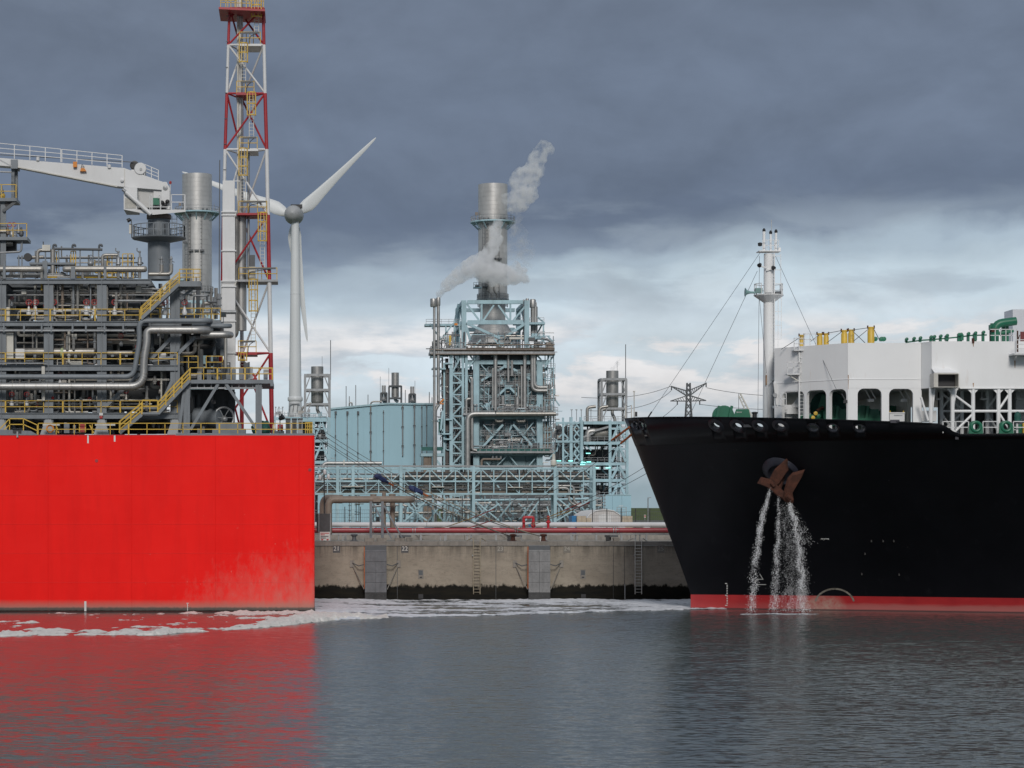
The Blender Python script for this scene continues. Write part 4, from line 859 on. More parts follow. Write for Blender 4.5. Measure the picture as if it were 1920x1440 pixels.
for i, (px, y0, nm) in enumerate(((540, 786, 'first grey mooring bollard cabinet beside the searchlight'), (552, 786, 'second grey mooring bollard cabinet beside the searchlight'), (563, 786, 'third grey mooring bollard cabinet beside the searchlight'))):
    e = T('deck_cabinet', nm, 'cabinet', (X(px, BY+4), BY+4, DZ), 'grey cabinets at the barge end'); MB().pbox(px-4.5, y0, px+4.5, 813, BY+4, .8).build('cabinet_body', M[('dgrey', 'dgrey', 'galv')[i]], e); MB().pbox(px-5, y0-2, px+5, y0, BY+3.9, 1).build('cabinet_lid', M['dgrey'], e); MB().pbox(px-2.5, 791, px+2.5, 805, BY+3.97, .02).build('cabinet_door', M['black'], e)
g = MB(); [g.bar(P(px, 792, BY+2.6), P(px, 814, BY+2.6), .08) for px in (573, 577, 581, 585)]; [g.bar(P(572, y, BY+2.6), P(586, y, BY+2.6), .07) for y in (792, 799, 806)]; g.build('gangway_gate', M['yellow'], bg_)
# ================================================================== black gas carrier
SC = 219.0
XW, XT, ZT = X(1295, SC), X(1172, SC), Z(785, SC)
def stemx(z): return XW+.25*max(0, -z)-.6*max(0, -z) if z < 0 else (XW if z < 1.3 else XW+(XT-XW)*((z-1.3)/(ZT-1.3))**1.04)
def hb(s, z):
    s = max(0., s); w = 23*math.sin(math.pi/2*min(1, s/80))**1.22; d = 23*math.sin(math.pi/2*min(1, s/30))**.60
    f = min(1.15, max(0, z)/ZT)**1.5
    return w+(d-w)*f
def HP(s, z): return V((stemx(z)+s, SC-hb(s, z), z))
def hull_at(px, py):
    Y = 205.
    for _ in range(60):
        x, z = X(px, Y), Z(py, Y); Y = .5*Y+.5*(SC-hb(x-stemx(z), z))
    return x-stemx(z), z
def HN(s, z):
    a = HP(s+.05, z)-HP(s-.05 if s > .06 else s, z); c_ = HP(s, z+.05)-HP(s, z-.05); n = a.cross(c_).normalized()
    return n if n.y < 0 else -n
s_step0, s_step1 = hull_at(1760, 793)[0], hull_at(1800, 812)[0]
z_aft = Z(812, 196.9)
def ztop(s):
    if s <= s_step0: return ZT-(ZT-Z(793, 197.3))*s/s_step0
    if s >= s_step1: return z_aft
    f = (s-s_step0)/(s_step1-s_step0); a = ztop(s_step0); return a+(z_aft-a)*(f*f*(3-2*f))
FDZ, ZB = 15.05, 14.75                    # forecastle deck, lower edge of the bulwark
m, t, b = nodes('ship_black'); M['shipblack'] = m
n1 = tnoise(t, pos(t, .2, .2, .12), 1, 6, .6); n2 = tnoise(t, pos(t, .8, .8, .1, 9), 1.2, 8, .7)
c = tmix(t, tramp(t, n1, [(.3, 0.), (.7, 1.)]), (.0035, .0037, .0055), (.007, .0072, .010)); c = tmix(t, tramp(t, n2, [(.60, 0.), (.8, .22)]), c, (.05, .05, .06))
spk = tramp(t, tnoise(t, pos(t, 1, 1, 1, 41), 2.2, 3, .5), [(.775, 0.), (.80, .35)]); c = tmix(t, spk, c, (.16, .15, .15))
t.links.new(c, b.inputs['Base Color']); b.inputs['Roughness'].default_value = .38; b.inputs['Specular IOR Level'].default_value = .24
geo = nadd(t, 'ShaderNodeSeparateXYZ', {0: nadd(t, 'ShaderNodeNewGeometry').outputs['Position']})
seam = tramp(t, tmath(t, 'FRACT', tmath(t, 'DIVIDE', geo.outputs[2], 2.8)), [(0, 0.), (.006, 1.), (.016, 0.)])
tbump(t, tmath(t, 'ADD', tmath(t, 'MULTIPLY', seam, .3), tnoise(t, pos(t, .3, .3, .3, 5), 1, 2, .5)), .25, .06, b)
m, t, b = nodes('boot_top_red'); M['boot'] = m
geo = nadd(t, 'ShaderNodeSeparateXYZ', {0: nadd(t, 'ShaderNodeNewGeometry').outputs['Position']})
n1 = tnoise(t, pos(t, .5, .5, .8), 1.2, 7, .6); n2 = tnoise(t, pos(t, .35, .35, 1.2, 5), 1, 6, .6)
c = tmix(t, tramp(t, n1, [(.3, 0.), (.7, 1.)]), (.33, .014, .018), (.42, .022, .024))
zz = tmath(t, 'ADD', geo.outputs[2], tmath(t, 'MULTIPLY', tmath(t, 'SUBTRACT', n2, .5), .55))
aft = tramp(t, tmath(t, 'DIVIDE', tmath(t, 'SUBTRACT', geo.outputs[0], 38.), 20.), [(0, .05), (.6, .6)])
c = tmix(t, tmath(t, 'MULTIPLY', tramp(t, zz, [(.45, 1.), (.72, 0.)]), aft), c, (.36, .15, .135))
# rubbed patch round the thruster tunnel
tx, tz = X(1565, 210.5), .35
ax_ = tmath(t, 'DIVIDE', tmath(t, 'SUBTRACT', geo.outputs[0], tx), 2.1); az_ = tmath(t, 'DIVIDE', tmath(t, 'SUBTRACT', geo.outputs[2], tz), 1.3)
dd = tmath(t, 'ADD', tmath(t, 'MULTIPLY', ax_, ax_), tmath(t, 'MULTIPLY', az_, az_))
c = tmix(t, tmath(t, 'MULTIPLY', tramp(t, dd, [(.2, .75), (1., 0.)]), tramp(t, tnoise(t, pos(t, 1, 1, 1, 3), 2.5, 8, .7), [(.35, .2), (.65, 1.)])), c, (.42, .32, .26))
c = tmix(t, tramp(t, geo.outputs[2], [(.06, .9), (.16, 0.)]), c, (.03, .012, .012))
t.links.new(c, b.inputs['Base Color']); b.inputs['Roughness'].default_value = .5
ship = T('gas_carrier', 'huge black-hulled gas carrier bow with white deckhouse and red waterline', 'ship', (XW, SC, 0))
S_ = [0, .04, .1, .2, .35, .6, 1, 1.5, 2.2, 3, 4, 5, 6.5, 8, 10, 12, 14, 16, 18, 20, 22, 24, 26, 28, 31, 35, 40, 46, 54, 64, 80, 100]
def hullgrid(zs, name, m_, far=True):
    g = MB(); n = len(zs)
    for sgn in (1, -1) if far else (1,):
        vs = []
        for s in S_:
            for z in zs:
                p = HP(s, z); vs.append((p.x, SC-sgn*(SC-p.y), z))
        fs = [(i*n+j, (i+1)*n+j, (i+1)*n+j+1, i*n+j+1) for i in range(len(S_)-1) for j in range(n-1)]
        g.add(vs, fs if sgn == 1 else [f[::-1] for f in fs], True)
    return g.build(name, m_, ship)
hull_b = hullgrid([1.3+(ZB-1.3)*i/18 for i in range(19)], 'hull', M['shipblack'])
hullgrid([-3, -1.5, 0, .4, .8, 1.3], 'boot_topping', M['boot'])
# bulwark strip with real fairlead openings
leads = [(1192, 797, .30, .42, 0), (1203, 797.5, .32, .44, 0), (1343, 798, .34, .78, 1), (1384, 798.5, .36, .78, 1), (1425, 798.5, .34, .78, 1), (1464, 798.5, .34, .78, 1), (1525, 801.5, .40, .55, 0), (1562, 802, .40, .55, 0), (1612, 803, .40, .55, 0)]
lst = [(*hull_at(px, py), r, R2, k_) for px, py, r, R2, k_ in leads]
bk = MB(); cuts = [0.0]
cells = []
bounds = []
for i, (s, z, r, R2, k_) in enumerate(lst):
    lo = s-r-.12 if i > 1 else (s-r-.02); bounds.append((max(lo, .02), s+r+.12 if i > 1 else s+r+.02, i))
bounds[1] = (max(bounds[1][0], bounds[0][1]+.01), bounds[1][1], 1)
cur = 0.0
def cellrange(a, c_, hole):
    if hole is None:
        n = max(1, int((c_-a)/.5))
        for k_ in range(n):
            u0, u1 = a+(c_-a)*k_/n, a+(c_-a)*(k_+1)/n
            q = [HP(u0, ZB), HP(u1, ZB), HP(u1, ztop(u1)), HP(u0, ztop(u0))]; bk.add(q, [(0, 1, 2, 3)], True)
            q2 = [V((p.x, 2*SC-p.y, p.z)) for p in q]; bk.add(q2, [(3, 2, 1, 0)], True)
    else:
        s, z, r, R2, k_ = lst[hole]; zt0, zt1 = ztop(a), ztop(c_)
        loops = [[(a, ZB), (c_, ZB), (c_, zt1), (a, zt0)], [(max(a+.01, min(c_-.01, u)), v_) for u, v_ in circ(s, min(z, (zt0+zt1)/2-r-.1), r, 18, r*.85)]]
        tri = tessellate_polygon([[V((u, v_, 0)) for u, v_ in l] for l in loops]); pts = [HP(u, v_) for l in loops for u, v_ in l]
        bk.add(pts, [tuple(x) for x in tri], True)
        q = [HP(a, ZB), HP(c_, ZB), HP(c_, zt1), HP(a, zt0)]; bk.add([V((p.x, 2*SC-p.y, p.z)) for p in q], [(3, 2, 1, 0)], True)
for lo, hi, i in bounds:
    if lo > cur: cellrange(cur, lo, None)
    cellrange(lo, hi, i); cur = hi
cellrange(cur, s_step0, None); cellrange(s_step0, s_step1, None); cellrange(s_step1, 100, None)
bkw = bk.build('bulwark', M['shipblack'], ship)
bmx = bmesh.new(); bmx.from_mesh(bkw.data); bmesh.ops.remove_doubles(bmx, verts=bmx.verts, dist=.002); bmesh.ops.recalc_face_normals(bmx, faces=bmx.faces); bmx.to_mesh(bkw.data); bmx.free()
md = bkw.modifiers.new('thickness', 'SOLIDIFY'); md.thickness = .05; md.offset = 0
g = MB(); pr = [HP(s*.5, ztop(s*.5)) for s in range(0, int(s_step0*2))]
for a, c_ in zip(pr, pr[1:]): g.bar(a, c_, .16, .07)
g.build('bulwark_cap', M['shipblack'], ship)
m_lead = mat('fairlead_blue_grey', (.016, .017, .024), .4, var=.2, rust=.3)
for s, z, r, R2, k_ in lst:
    z = min(z, ztop(s)-r-.1); n = HN(s, z); p = HP(s, z)
    if k_: MB().lathe([(r, -.25), (r, .06), (r+.12, .14), (R2-.12, .10), (R2, .02), (R2, -.1)], p, n, 22, caps=False).build('fairlead', m_lead, ship)
    else: MB().lathe([(r, -.2), (r, .05), (r+.08, .09), (R2, .03), (R2, -.1)], p, n, 20, caps=False).build('fairlead', m_lead, ship)
MB().pbox(1394, 796, 1416, 801, HP(*hull_at(1405, 798)).y-.10, .1).build('fairlead_strap', m_lead, ship)
for px, py, w_, h_ in ((1678, 790, 17, 6), (1794, 820, 6, 8)):
    p = HP(*hull_at(px, py)); MB().box(p.x-w_*.022, p.x+w_*.022, p.y-.06, p.y+.1, p.z-h_*.022, p.z+h_*.022).build('step_plate', mat('dull_violet_plate', (.045, .043, .055), .6), ship)
g = MB(); ln = [i*.5 for i in range(1, 110)]
for a, c_ in zip(ln, ln[1:]):
    p, q = HP(a, 16), HP(c_, 16); g.add([(p.x+.3, 2*SC-p.y-.35, FDZ+.02), (q.x+.3, 2*SC-q.y-.35, FDZ+.02), (q.x+.3, 2*SC-q.y-.35, ztop(c_)-.1), (p.x+.3, 2*SC-p.y-.35, ztop(a)-.1)], [(0, 1, 2, 3)])
g.build('bulwark_lining', mat('pale_green_lining', (.20, .27, .24), .5, var=.3, vs=.8), ship)
# decks
dk_ = MB(); ss = [i*1.0 for i in range(0, 31)]+[40, 60, 90]
for s0, s1, z in [(a, c_, FDZ) for a, c_ in zip(ss, ss[1:])]:
    a, c_ = HP(s0, z), HP(s1, z); dk_.add([(a.x, a.y+.03, z), (c_.x, c_.y+.03, z), (c_.x, 2*SC-c_.y-.03, z), (a.x, 2*SC-a.y-.03, z)], [(0, 1, 2, 3)])
dk_.build('foredeck', mat('deck_green_grey', (.06, .075, .07), .7), ship)
# painted marks
def onhull(px, py): s, z = hull_at(px, py); return HP(s, z)+HN(s, z)*.012
def strip(pts, w, name, m_=None):
    g = MB()
    for a, c_ in zip(pts, pts[1:]):
        p, q = onhull(*a), onhull(*c_); s, z = hull_at(*a); n = HN(s, z); side = (q-p).normalized().cross(n)*w/2; e = (q-p).normalized()*w*.3
        g.add([p-side-e, q-side+e, q+side+e, p+side-e, p-side-e-n*.01, q-side+e-n*.01, q+side+e-n*.01, p+side-e-n*.01], [(0,1,2,3),(7,6,5,4),(0,4,5,1),(1,5,6,2),(2,6,7,3),(3,7,4,0)])
    return g.build(name, m_ or M['signw'], hull_b)
strip([(1424.5, 1076), (1430.5, 1086)]+[(1422.5+6.5*math.cos(math.pi/2+math.pi*i/10), 1091-5*math.sin(math.pi/2+math.pi*i/10)) for i in range(11)]+[(1436, 1096)], .05, 'bulb_mark')
strip([(1431, 1086), (1421, 1086)], .05, 'bulb_mark')
for i in range(14):
    py = 1094+i*3.15; big = i in (0, 7, 13)
    p = onhull(1363.5 if not big else 1362.5, py); w_ = .06 if not big else .14
    MB().box(p.x-w_, p.x+w_, p.y-.01, p.y+.02, p.z-.03, p.z+.03).build('draught_mark', M['signw'], hull_b)
s, z = hull_at(1547, 1010); ax_ = (HP(s+.1, z)-HP(s-.1, z)).normalized()
o = text('FP|FPR', onhull(1547, 1010)+HN(s, z)*.01, .26, M['signw'], hull_b, ax=ax_, up=UP, name='frame_lettering', shear=.25)
strip([(1565+37*math.cos(math.pi*(.08+.84*i/16)), 1134-30*math.sin(math.pi*(.08+.84*i/16))) for i in range(17)], .16, 'thruster_mark', mat('scraped_ring', (.20, .18, .15), .7, var=.5, vs=3))
for px, py in ((1634, 1013), (1656, 1013), (1676, 1013), (1616, 1075), (1686, 1076), (1622, 1037)):
    p = onhull(px, py); MB().box(p.x-.06, p.x+.06, p.y-.01, p.y+.02, p.z-.16, p.z+.16).build('tug_mark', mat('faint_mark', (.022, .020, .020), .7), hull_b)

# ------------------------------------------------------------------ deckhouse / tank cover
NY, zc0, zc1 = 203.0, Z(728, 203.), Z(643, 203.)
xa, xb, xc = X(1452, 209.3), X(1590, NY), X(1727, NY)
plan = [(xb, NY), (xc, NY), (xc, 2*SC-NY), (47.2, 2*SC-NY), (45.3, 2*SC-209.3), (xa, 209.3)]
n = len(plan); tc_ = T('tank_cover', 'white forward tank cover with arched openings over the foredeck', 'deckhouse', (xb, SC, FDZ))
MB().add([(x, y, z) for z in (zc0, zc1) for x, y in plan], [(i, (i+1) % n, n+(i+1) % n, n+i) for i in range(n)]+[tuple(range(n, 2*n)), tuple(range(n-1, -1, -1))]).build('cover_body', M['white2'], tc_)
g = MB(); zs_ = Z(711, NY)
for (x0, y0), (x1, y1) in zip(plan, plan[1:]+plan[:1]): g.bar((x0, y0-.01, zs_), (x1, y1-.01, zs_), .05, .04)
g.build('seam_rail', M['white2'], tc_)
def pxplate(x0px, x1px, holes, Ya, Yb, mir=False):
    pa, pb = V((X(x0px, Ya), Ya, 0)), V((X(x1px, Yb), Yb, 0)); L = (pb-pa).length
    def uof(px):           # parameter where the view line through px meets the plate
        k_ = (px-CX)/F; d = pb-pa; tt = (k_*pa.y-pa.x)/(d.x-k_*d.y); return tt*L
    hl = [arch(uof(a), uof(c_), FDZ+.25, top, r) for a, c_, top, r in holes]
    def mp(u, v_): p = pa+(pb-pa)*u/L; return V((p.x, 2*SC-p.y if mir else p.y, v_))
    g = MB(); nn = (pb-pa).cross(UP).normalized(); th = V((-nn.x*.35, -nn.y*.35, 0))
    if mir: th = V((th.x, -th.y, 0))
    plate(g, [(0, FDZ), (L, FDZ), (L, zc0+.01), (0, zc0+.01)], hl, mp, th); return recalc(g.build('arcade_plate', M['white2'], tc_))
for mir in (False, True):
    pxplate(1590, 1727, [(1608, 1653, Z(728.5, NY), .5), (1667, 1712, Z(729, NY), .5)], NY, NY, mir)
    if not mir: pxplate(1452, 1590, [(1466, 1508, Z(733, 208), .6), (1512, 1549, Z(732, 206), .5), (1555, 1587, Z(730, 204), .55)], 209.3, NY, mir)
for Yp in (209.5, 214, 224, 229): MB().box(xb+1.5, xb+2.1, Yp, Yp+.5, FDZ, zc0).build('inner_pillar', M['cream'], tc_)
MB().box(xc-.4, xc-.1, 206, 232, FDZ, zc0).build('bulkhead', M['cream'], tc_)
MB().box(xb-1.5, xc-.5, 222.5, 223, FDZ, zc0-1.3).build('bulkhead', M['cream'], tc_)
for px in (1622, 1632, 1686, 1696): MB().bar(P(px, 731, NY+2), P(px+10, 748, NY+2), .07).build('lamp_bracket', M['white'], tc_)
for px in (1628, 1690): MB().pbox(px, 748, px+11, 753, NY+2, .6).build('lamp_tray', M['white'], tc_)
for px, py in ((1586, 753),): MB().pbox(px-3, py-3, px+3, py+3, NY-.5, .3).build('floodlight', M['black'], tc_); MB().bar(P(1578, 738, NY-.3), P(1586, 751, NY-.3), .04).build('floodlight_arm', M['dgrey'], tc_)

NY2 = 201.5; z20, z21 = Z(727, NY2), Z(640, NY2)
xd, xe = X(1725, 203.2), X(1747, NY2)
plan2 = [(xe, NY2), (110, NY2), (110, 2*SC-NY2), (xe, 2*SC-NY2), (xd, 2*SC-203.2), (xd, 203.2)]; n = len(plan2)
t2 = T('trunk_deckhouse', 'white trunk deckhouse raised on braced white columns, with a ventilation hood', 'deckhouse', (xe, SC, FDZ))
MB().add([(x, y, z) for z in (z20, z21) for x, y in plan2], [(i, (i+1) % n, n+(i+1) % n, n+i) for i in range(n)]+[tuple(range(n, 2*n)), tuple(range(n-1, -1, -1))]).build('house_body', M['white2'], t2)
MB().bar(P(1800, 727.8, NY2-.02), P(1990, 727.8, NY2-.02), .08, .1).build('edge_flange', M['white2'], t2)
hood = MB(); hx = [(1746, 698, 0), (1795, 698, 0)]
def prism(quad_f, quad_b, name, m_, root): return recalc(MB().add(list(quad_f)+list(quad_b), [(0,1,2,3),(7,6,5,4),(0,4,5,1),(1,5,6,2),(2,6,7,3),(3,7,4,0)]).build(name, m_, root))
YH = NY2-1.1
prism([P(1752, 698, YH), P(1795, 698, YH), P(1795, 699.5, YH), P(1752, 699.5, YH)], [P(1746, 690, NY2+.05), P(1780, 690, NY2+.05), P(1795, 700, NY2+.05), P(1752, 700, NY2+.05)], 'hood_top', M['white2'], t2)
ho = MB()
for a in (((1751, 699.5), (1759, 726)), ((1797, 701), (1798.5, 726))): ho.box(X(a[0][0], YH), X(a[1][0], YH), YH, NY2+.2, Z(a[1][1], YH), Z(a[0][1], YH))
ho.box(X(1759, YH), X(1797, YH), YH, NY2+.2, Z(726, YH), Z(725, YH)); ho.box(X(1759, YH), X(1797, YH), YH, NY2+.2, Z(701.5, YH), Z(699.6, YH)); ho.build('hood_sides', M['cream'], t2)
MB().box(X(1759.2, YH), X(1796.8, YH), NY2-.06, NY2-.03, Z(725, YH), Z(701.5, YH)).build('hood_opening', M['black'], t2)
cxp = [1725.5, 1745.5, 1786, 1824.5, 1872, 1893, 1960, 2010]
for i, px in enumerate(cxp): 
    for dy in (.15, 5.):
        Yq = NY2+dy+(1.6 if i == 0 else 0); p = P(px if dy < 1 else px-21, 727, Yq); MB().tube((p.x, Yq, FDZ), (p.x, Yq, z20+.02), .17 if i else .13, 12).build('column', M['white2'], t2)
for a, c_ in (((1786, 771), (1990, 771)),): MB().tube(P(*a, NY2+.15), P(*c_, NY2+.15), .12).build('tie_beam', M['white2'], t2)
MB().tube(P(1766, 771, NY2+5), P(1960, 771, NY2+5), .1).build('tie_beam', M['white2'], t2)
for a, c_ in (((1790, 741), (1824, 766)), ((1824, 776), (1790, 810)), ((1874, 766), (1893, 738)), ((1874, 776), (1893, 806)), ((1727, 745), (1740, 788)), ((1748, 768), (1752, 728)), ((1786, 768), (1793, 728))):
    MB().tube(P(*a, NY2+.15), P(*c_, NY2+.15), .1).build('diagonal_brace', M['white2'], t2)
for a, c_ in (((1766, 766), (1790, 735)), ((1766, 738), (1802, 766)), ((1766, 776), (1785, 805)), ((1802, 776), (1770, 806)), ((1851, 766), (1872, 738)), ((1851, 776), (1870, 806))):
    MB().tube(P(*a, NY2+5), P(*c_, NY2+5), .1).build('diagonal_brace', M['white2'], t2)
for px in (1786, 1824.5, 1872, 1893, 1960):      # knee plates at column heads
    for sg in (-1, 1):
        MB().add([P(px+sg*3, 728, NY2+.1), P(px+sg*12, 728, NY2+.1), P(px+sg*3, 738, NY2+.1), P(px+sg*3, 728, NY2+.2), P(px+sg*12, 728, NY2+.2), P(px+sg*3, 738, NY2+.2)], [(0,1,2),(5,4,3),(0,3,4,1),(1,4,5,2),(2,5,3,0)]).build('knee_plate', M['white2'], t2)
MB().pbox(1728, 770, 1756, 790, NY2+2, 1).build('locker', M['white'], t2)
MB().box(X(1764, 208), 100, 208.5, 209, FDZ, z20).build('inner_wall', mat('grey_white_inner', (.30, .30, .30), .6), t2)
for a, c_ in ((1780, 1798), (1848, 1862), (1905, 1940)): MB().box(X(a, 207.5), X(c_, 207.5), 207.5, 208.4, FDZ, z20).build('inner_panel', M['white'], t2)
for a, c_ in ((1802, 1846), (1866, 1900)): MB().box(X(a, 207.9), X(c_, 207.9), 207.9, 208.4, FDZ, FDZ+2.4).build('dark_gap', M['black'], t2)  # black blocks stand for the darkness between the inner wall panels
for px in (1760, 1845, 1912): 
    g = MB(); g.bar(P(px-4, 731, NY2+4), P(px-4, 747, NY2+4), .06); g.bar(P(px+4, 731, NY2+4), P(px+4, 747, NY2+4), .06); g.box(X(px-6, NY2+4), X(px+6, NY2+4), NY2+3.8, NY2+4.3, Z(750, NY2+4), Z(747, NY2+4)); g.build('lamp_tray', M['white'], t2)
for a, c_ in ((1768, 1816), (1843, 1872), (1900, 1990)): MB().rail(P(a, 812, 199.2), P(c_, 812, 199.2), .95, 1.2, .035, (1., .5)).build('deck_railing', M['white'], ship)
# rust streaks with their own shape (weeping fittings)
m_rs = mat('rust_streak', (.34, .20, .11), .7, var=.5, vs=4)
for px, y0, y1, Yq, w_ in ((1825, 641, 650, NY2, 1.5), (1825, 718, 726, NY2, 1.2), (1903, 672, 690, NY2, 1.6), (1590.6, 703, 730, NY, .8)):
    MB().add([P(px-w_, y0, Yq-.012), P(px+w_, y0, Yq-.012), P(px+w_*.3, y1, Yq-.012), P(px-w_*.3, y1, Yq-.012), P(px-w_, y0, Yq-.002), P(px+w_, y0, Yq-.002), P(px+w_*.3, y1, Yq-.002), P(px-w_*.3, y1, Yq-.002)], [(0,1,2,3),(7,6,5,4),(0,4,5,1),(1,5,6,2),(2,6,7,3),(3,7,4,0)]).build('rust_streak', m_rs, t2 if Yq == NY2 else tc_)
# side platform at the frame edge
MB().pbox(1902, 662, 1990, 665, NY2-1.6, 1.6).build('side_platform', M['white'], t2); MB().bar(P(1903, 675, NY2), P(1907, 664, NY2-1.4), .12).build('side_bracket', M['white'], t2)
g = MB(); g.rail(P(1905, 662, NY2-1.5), P(1990, 662, NY2-1.5), 1.1, 1., .03, (1., .66, .33)); g.build('side_railing', M['white'], t2)
g = MB(); g.bar(P(1908, 660, NY2-.6), P(1908, 620, NY2-.6), .1); g.bar(P(1912, 628, NY2-.6), P(1908, 640, NY2-.6), .06); g.build('side_post', M['rust'], t2)
MB().box(X(1899, 206), 110, 206, 208.5, z21, Z(580, 206)).build('upper_house', mat('pale_grey_house', (.56, .57, .60), .4, var=.05), t2)
MB().box(X(1913, 206), X(1925, 206), 205.95, 206.02, Z(640, 206), Z(622, 206)).build('upper_door', mat('oxide_red', (.12, .02, .02), .5), t2)
gr = MB(); Yr = NY2+.5
gr.rail(P(1856, 640, Yr), P(1906, 640, Yr), 1.0, .45, .03, (1., .5)); gr.rail(P(1856, 640, Yr), P(1856, 640, Yr+3), 1., .5, .03); gr.build('roof_railing', M['white'], t2)
# green pipework and valves on the roof
gp_ = T('roof_manifold', 'dark green loading pipes and bent riser on the white deckhouse roof', 'pipework', P(1870, 640, NY2+2))
MB().path([P(1865, 640, NY2+2), P(1865, 607, NY2+2), P(1905, 602, NY2+2)], .35, 14, .7).build('riser_pipe', M['green'], gp_)
for px in (1861, 1882, 1889): MB().pbox(px-2.5, 606, px+2.5, 640, NY2+2.6, .3).build('pipe_support', M['green'], gp_)
MB().pbox(1856, 609, 1862, 618, NY2+2, .4).build('flange_box', M['green'], gp_); MB().pbox(1860, 616, 1868, 622, NY2+1.6, .5).build('rusty_valve', M['rust'], gp_); MB().path([P(1868, 626, NY2+2.4), P(1900, 620, NY2+2.4)], .15, 8).build('branch_pipe', M['green'], gp_)
pl = T('roof_pipeline', 'thin dark green pipeline with stub valves running along the white roof', 'pipework', P(1780, 640, NY2+1.5))
line = [(1698, 642), (1727, 638), (1745, 637), (1778, 634), (1798, 632), (1820, 629), (1850, 628)]
for a, c_ in zip(line, line[1:]): MB().tube(P(*a, NY2+1.5), P(*c_, NY2+1.5), .06, 8).build('pipe_length', M['green'], pl)
for px in (1700, 1714, 1726, 1746, 1752, 1764, 1776, 1798, 1802, 1816, 1829, 1844):
    y = 641-(px-1698)*.09; o = MB().pbox(px-2, y-6, px+2, 641, NY2+1.4, .3); o.lathe([(.02, 0), (.14, .02), (.14, .1), (.02, .12)], P(px, y-5, NY2+1.3), (0, -1, 0), 10); o.build('stub_valve', M['green'], pl)
for px in (1776, 1804, 1829): MB().pbox(px-3, 625+(1829-px)*.08, px+3, 638, NY2+1.3, .4).build('valve_block', M['green'], pl)
MB().pbox(1825-2, 634, 1825+2, 643, NY2-.1, .2).build('roof_light', M['rust'], pl)
# yellow vent posts with their own stays
for i, (px, y0, r, Yq) in enumerate(((1503, 628, .23, 210), (1537, 625, .25, 209), (1549, 625, .23, 211), (1583, 619, .27, 206), (1596, 618, .27, 209), (1633, 613, .29, 206))):
    labs = ('yellow vent post behind the white ladder tower', 'squat yellow vent post, first of the close pair', 'squat yellow vent post, second of the close pair', 'tall yellow vent post above the cover corner', 'tall yellow vent post just aft of the cover corner', 'tallest yellow vent post standing alone on the white cover')
    e = T('vent_post', labs[i], 'vent', (X(px, Yq), Yq, zc1), 'yellow vent posts on the tank cover'); h_ = Z(y0, Yq)-zc1
    MB().lathe([(r, 0), (r, h_-.32), (r*.8, h_-.25), (r*.8, h_-.12), (r*.92, h_-.1), (r*.92, h_)], (X(px, Yq), Yq, zc1), UP, 18).build('post_body', M['yellow'], e)
    for sg in (-1, 1): MB().box(X(px, Yq)+sg*r*.95-.05, X(px, Yq)+sg*r*.95+.05, Yq-.05, Yq+.05, zc1+h_-.15, zc1+h_+.12).build('lug', M['rust'], e)
def wire(name, label, cat, pts, r=.025, m_='dgrey', group=None, root=None):
    o = MB().path(pts, r, 6); o = o.build(name, M[m_], root) if root else o.build(name, M[m_])
    if not root: tag(o, label, cat, group)
    return o
for i, (a, c_) in enumerate((((1465, 655), (1504, 630)), ((1520, 640), (1536, 628)), ((1550, 625), (1582, 619)), ((1582, 619), (1550, 643)), ((1597, 619), (1632, 614)), ((1632, 614), (1600, 640)), ((1600, 622), (1622, 643)), ((1637, 614), (1650, 640)))):
    wire('stay_wire', None, None, [P(*a, 208), P(*c_, 208)], .03, 'dgrey', root=tc_)
for px in (1640, 1652, 1656): MB().lathe([(.02, 0), (.2, .02), (.2, .3), (.02, .32)], P(px, 636, 207), (0, -1, 0), 12).build('roof_valve', M['green'], tc_)
# ------------------------------------------------------------------ foremast
FYm = 213.0
fm = T('foremast', 'white tubular foremast with platforms, foghorn and ladder on the bow', 'mast', (X(1441, FYm), FYm, FDZ))
kx = FYm/F; mx = X(1441, FYm)
MB().lathe([(11*kx, FDZ), (10*kx, Z(700, FYm)), (9.3*kx, Z(553, FYm))], (mx, FYm, 0), UP, 24).build('mast_tube', M['white2'], fm)
MB().lathe([(9.3*kx, Z(551, FYm)), (8.6*kx, Z(476, FYm))], (mx, FYm, 0), UP, 24).build('mast_tube', M['white2'], fm)
zp = Z(553, FYm); o = MB().lathe([(9*kx, zp-.7), (28*kx, zp-.08), (28.5*kx, zp), (9*kx, zp+.02)], (mx, FYm, 0), UP, 12, False).build('horn_platform', M['white2'], fm)
ringrail(o, mx, FYm, zp, 26*kx, -.6, 4.0, 'white', 9, .95, .03)
h_ = MB().lathe([(.40, 0), (.36, .03), (.24, .12), (.15, .28), (.10, .5), (.08, 1.0), (.06, 1.01)], P(1397, 548, FYm-.8), (1, 0, -.03), 20).build('foghorn', mat('sea_green_horn', (.20, .34, .33), .4), fm)
MB().lathe([(.02, 0), (.34, .02)], P(1397.6, 548, FYm-.8), (1, 0, -.03), 16).build('horn_mouth', M['dgrey'], h_)
MB().pbox(1417, 540, 1430, 549, FYm-.9, .5).build('horn_driver', mat('horn_drive', (.16, .26, .25), .4), fm)
MB().pbox(1455, 546, 1465, 551, FYm-1, .5).build('floodlight', M['dgrey'], fm); MB().pbox(1436, 548, 1447, 554, FYm-.75, .3).build('floodlight', M['galv'], fm)
zt2 = Z(471, FYm); MB().box(X(1421, FYm), X(1462, FYm), FYm-.6, FYm+.8, zt2-.08, zt2).build('top_platform', M['white2'], fm)
for px, y0, r in ((1432.5, 434, .13), (1445, 438, .10), (1455, 436, .11)):
    MB().tube(P(px, y0, FYm), P(px, 471, FYm), r, 10).build('lamp_pole', M['white2'], fm); MB().lathe([(.1, 0), (.14, .05), (.14, .22), (.08, .26), (.08, .32)], P(px, y0+1, FYm), UP, 10).build('navigation_lamp', M['black'], fm)
g = MB()
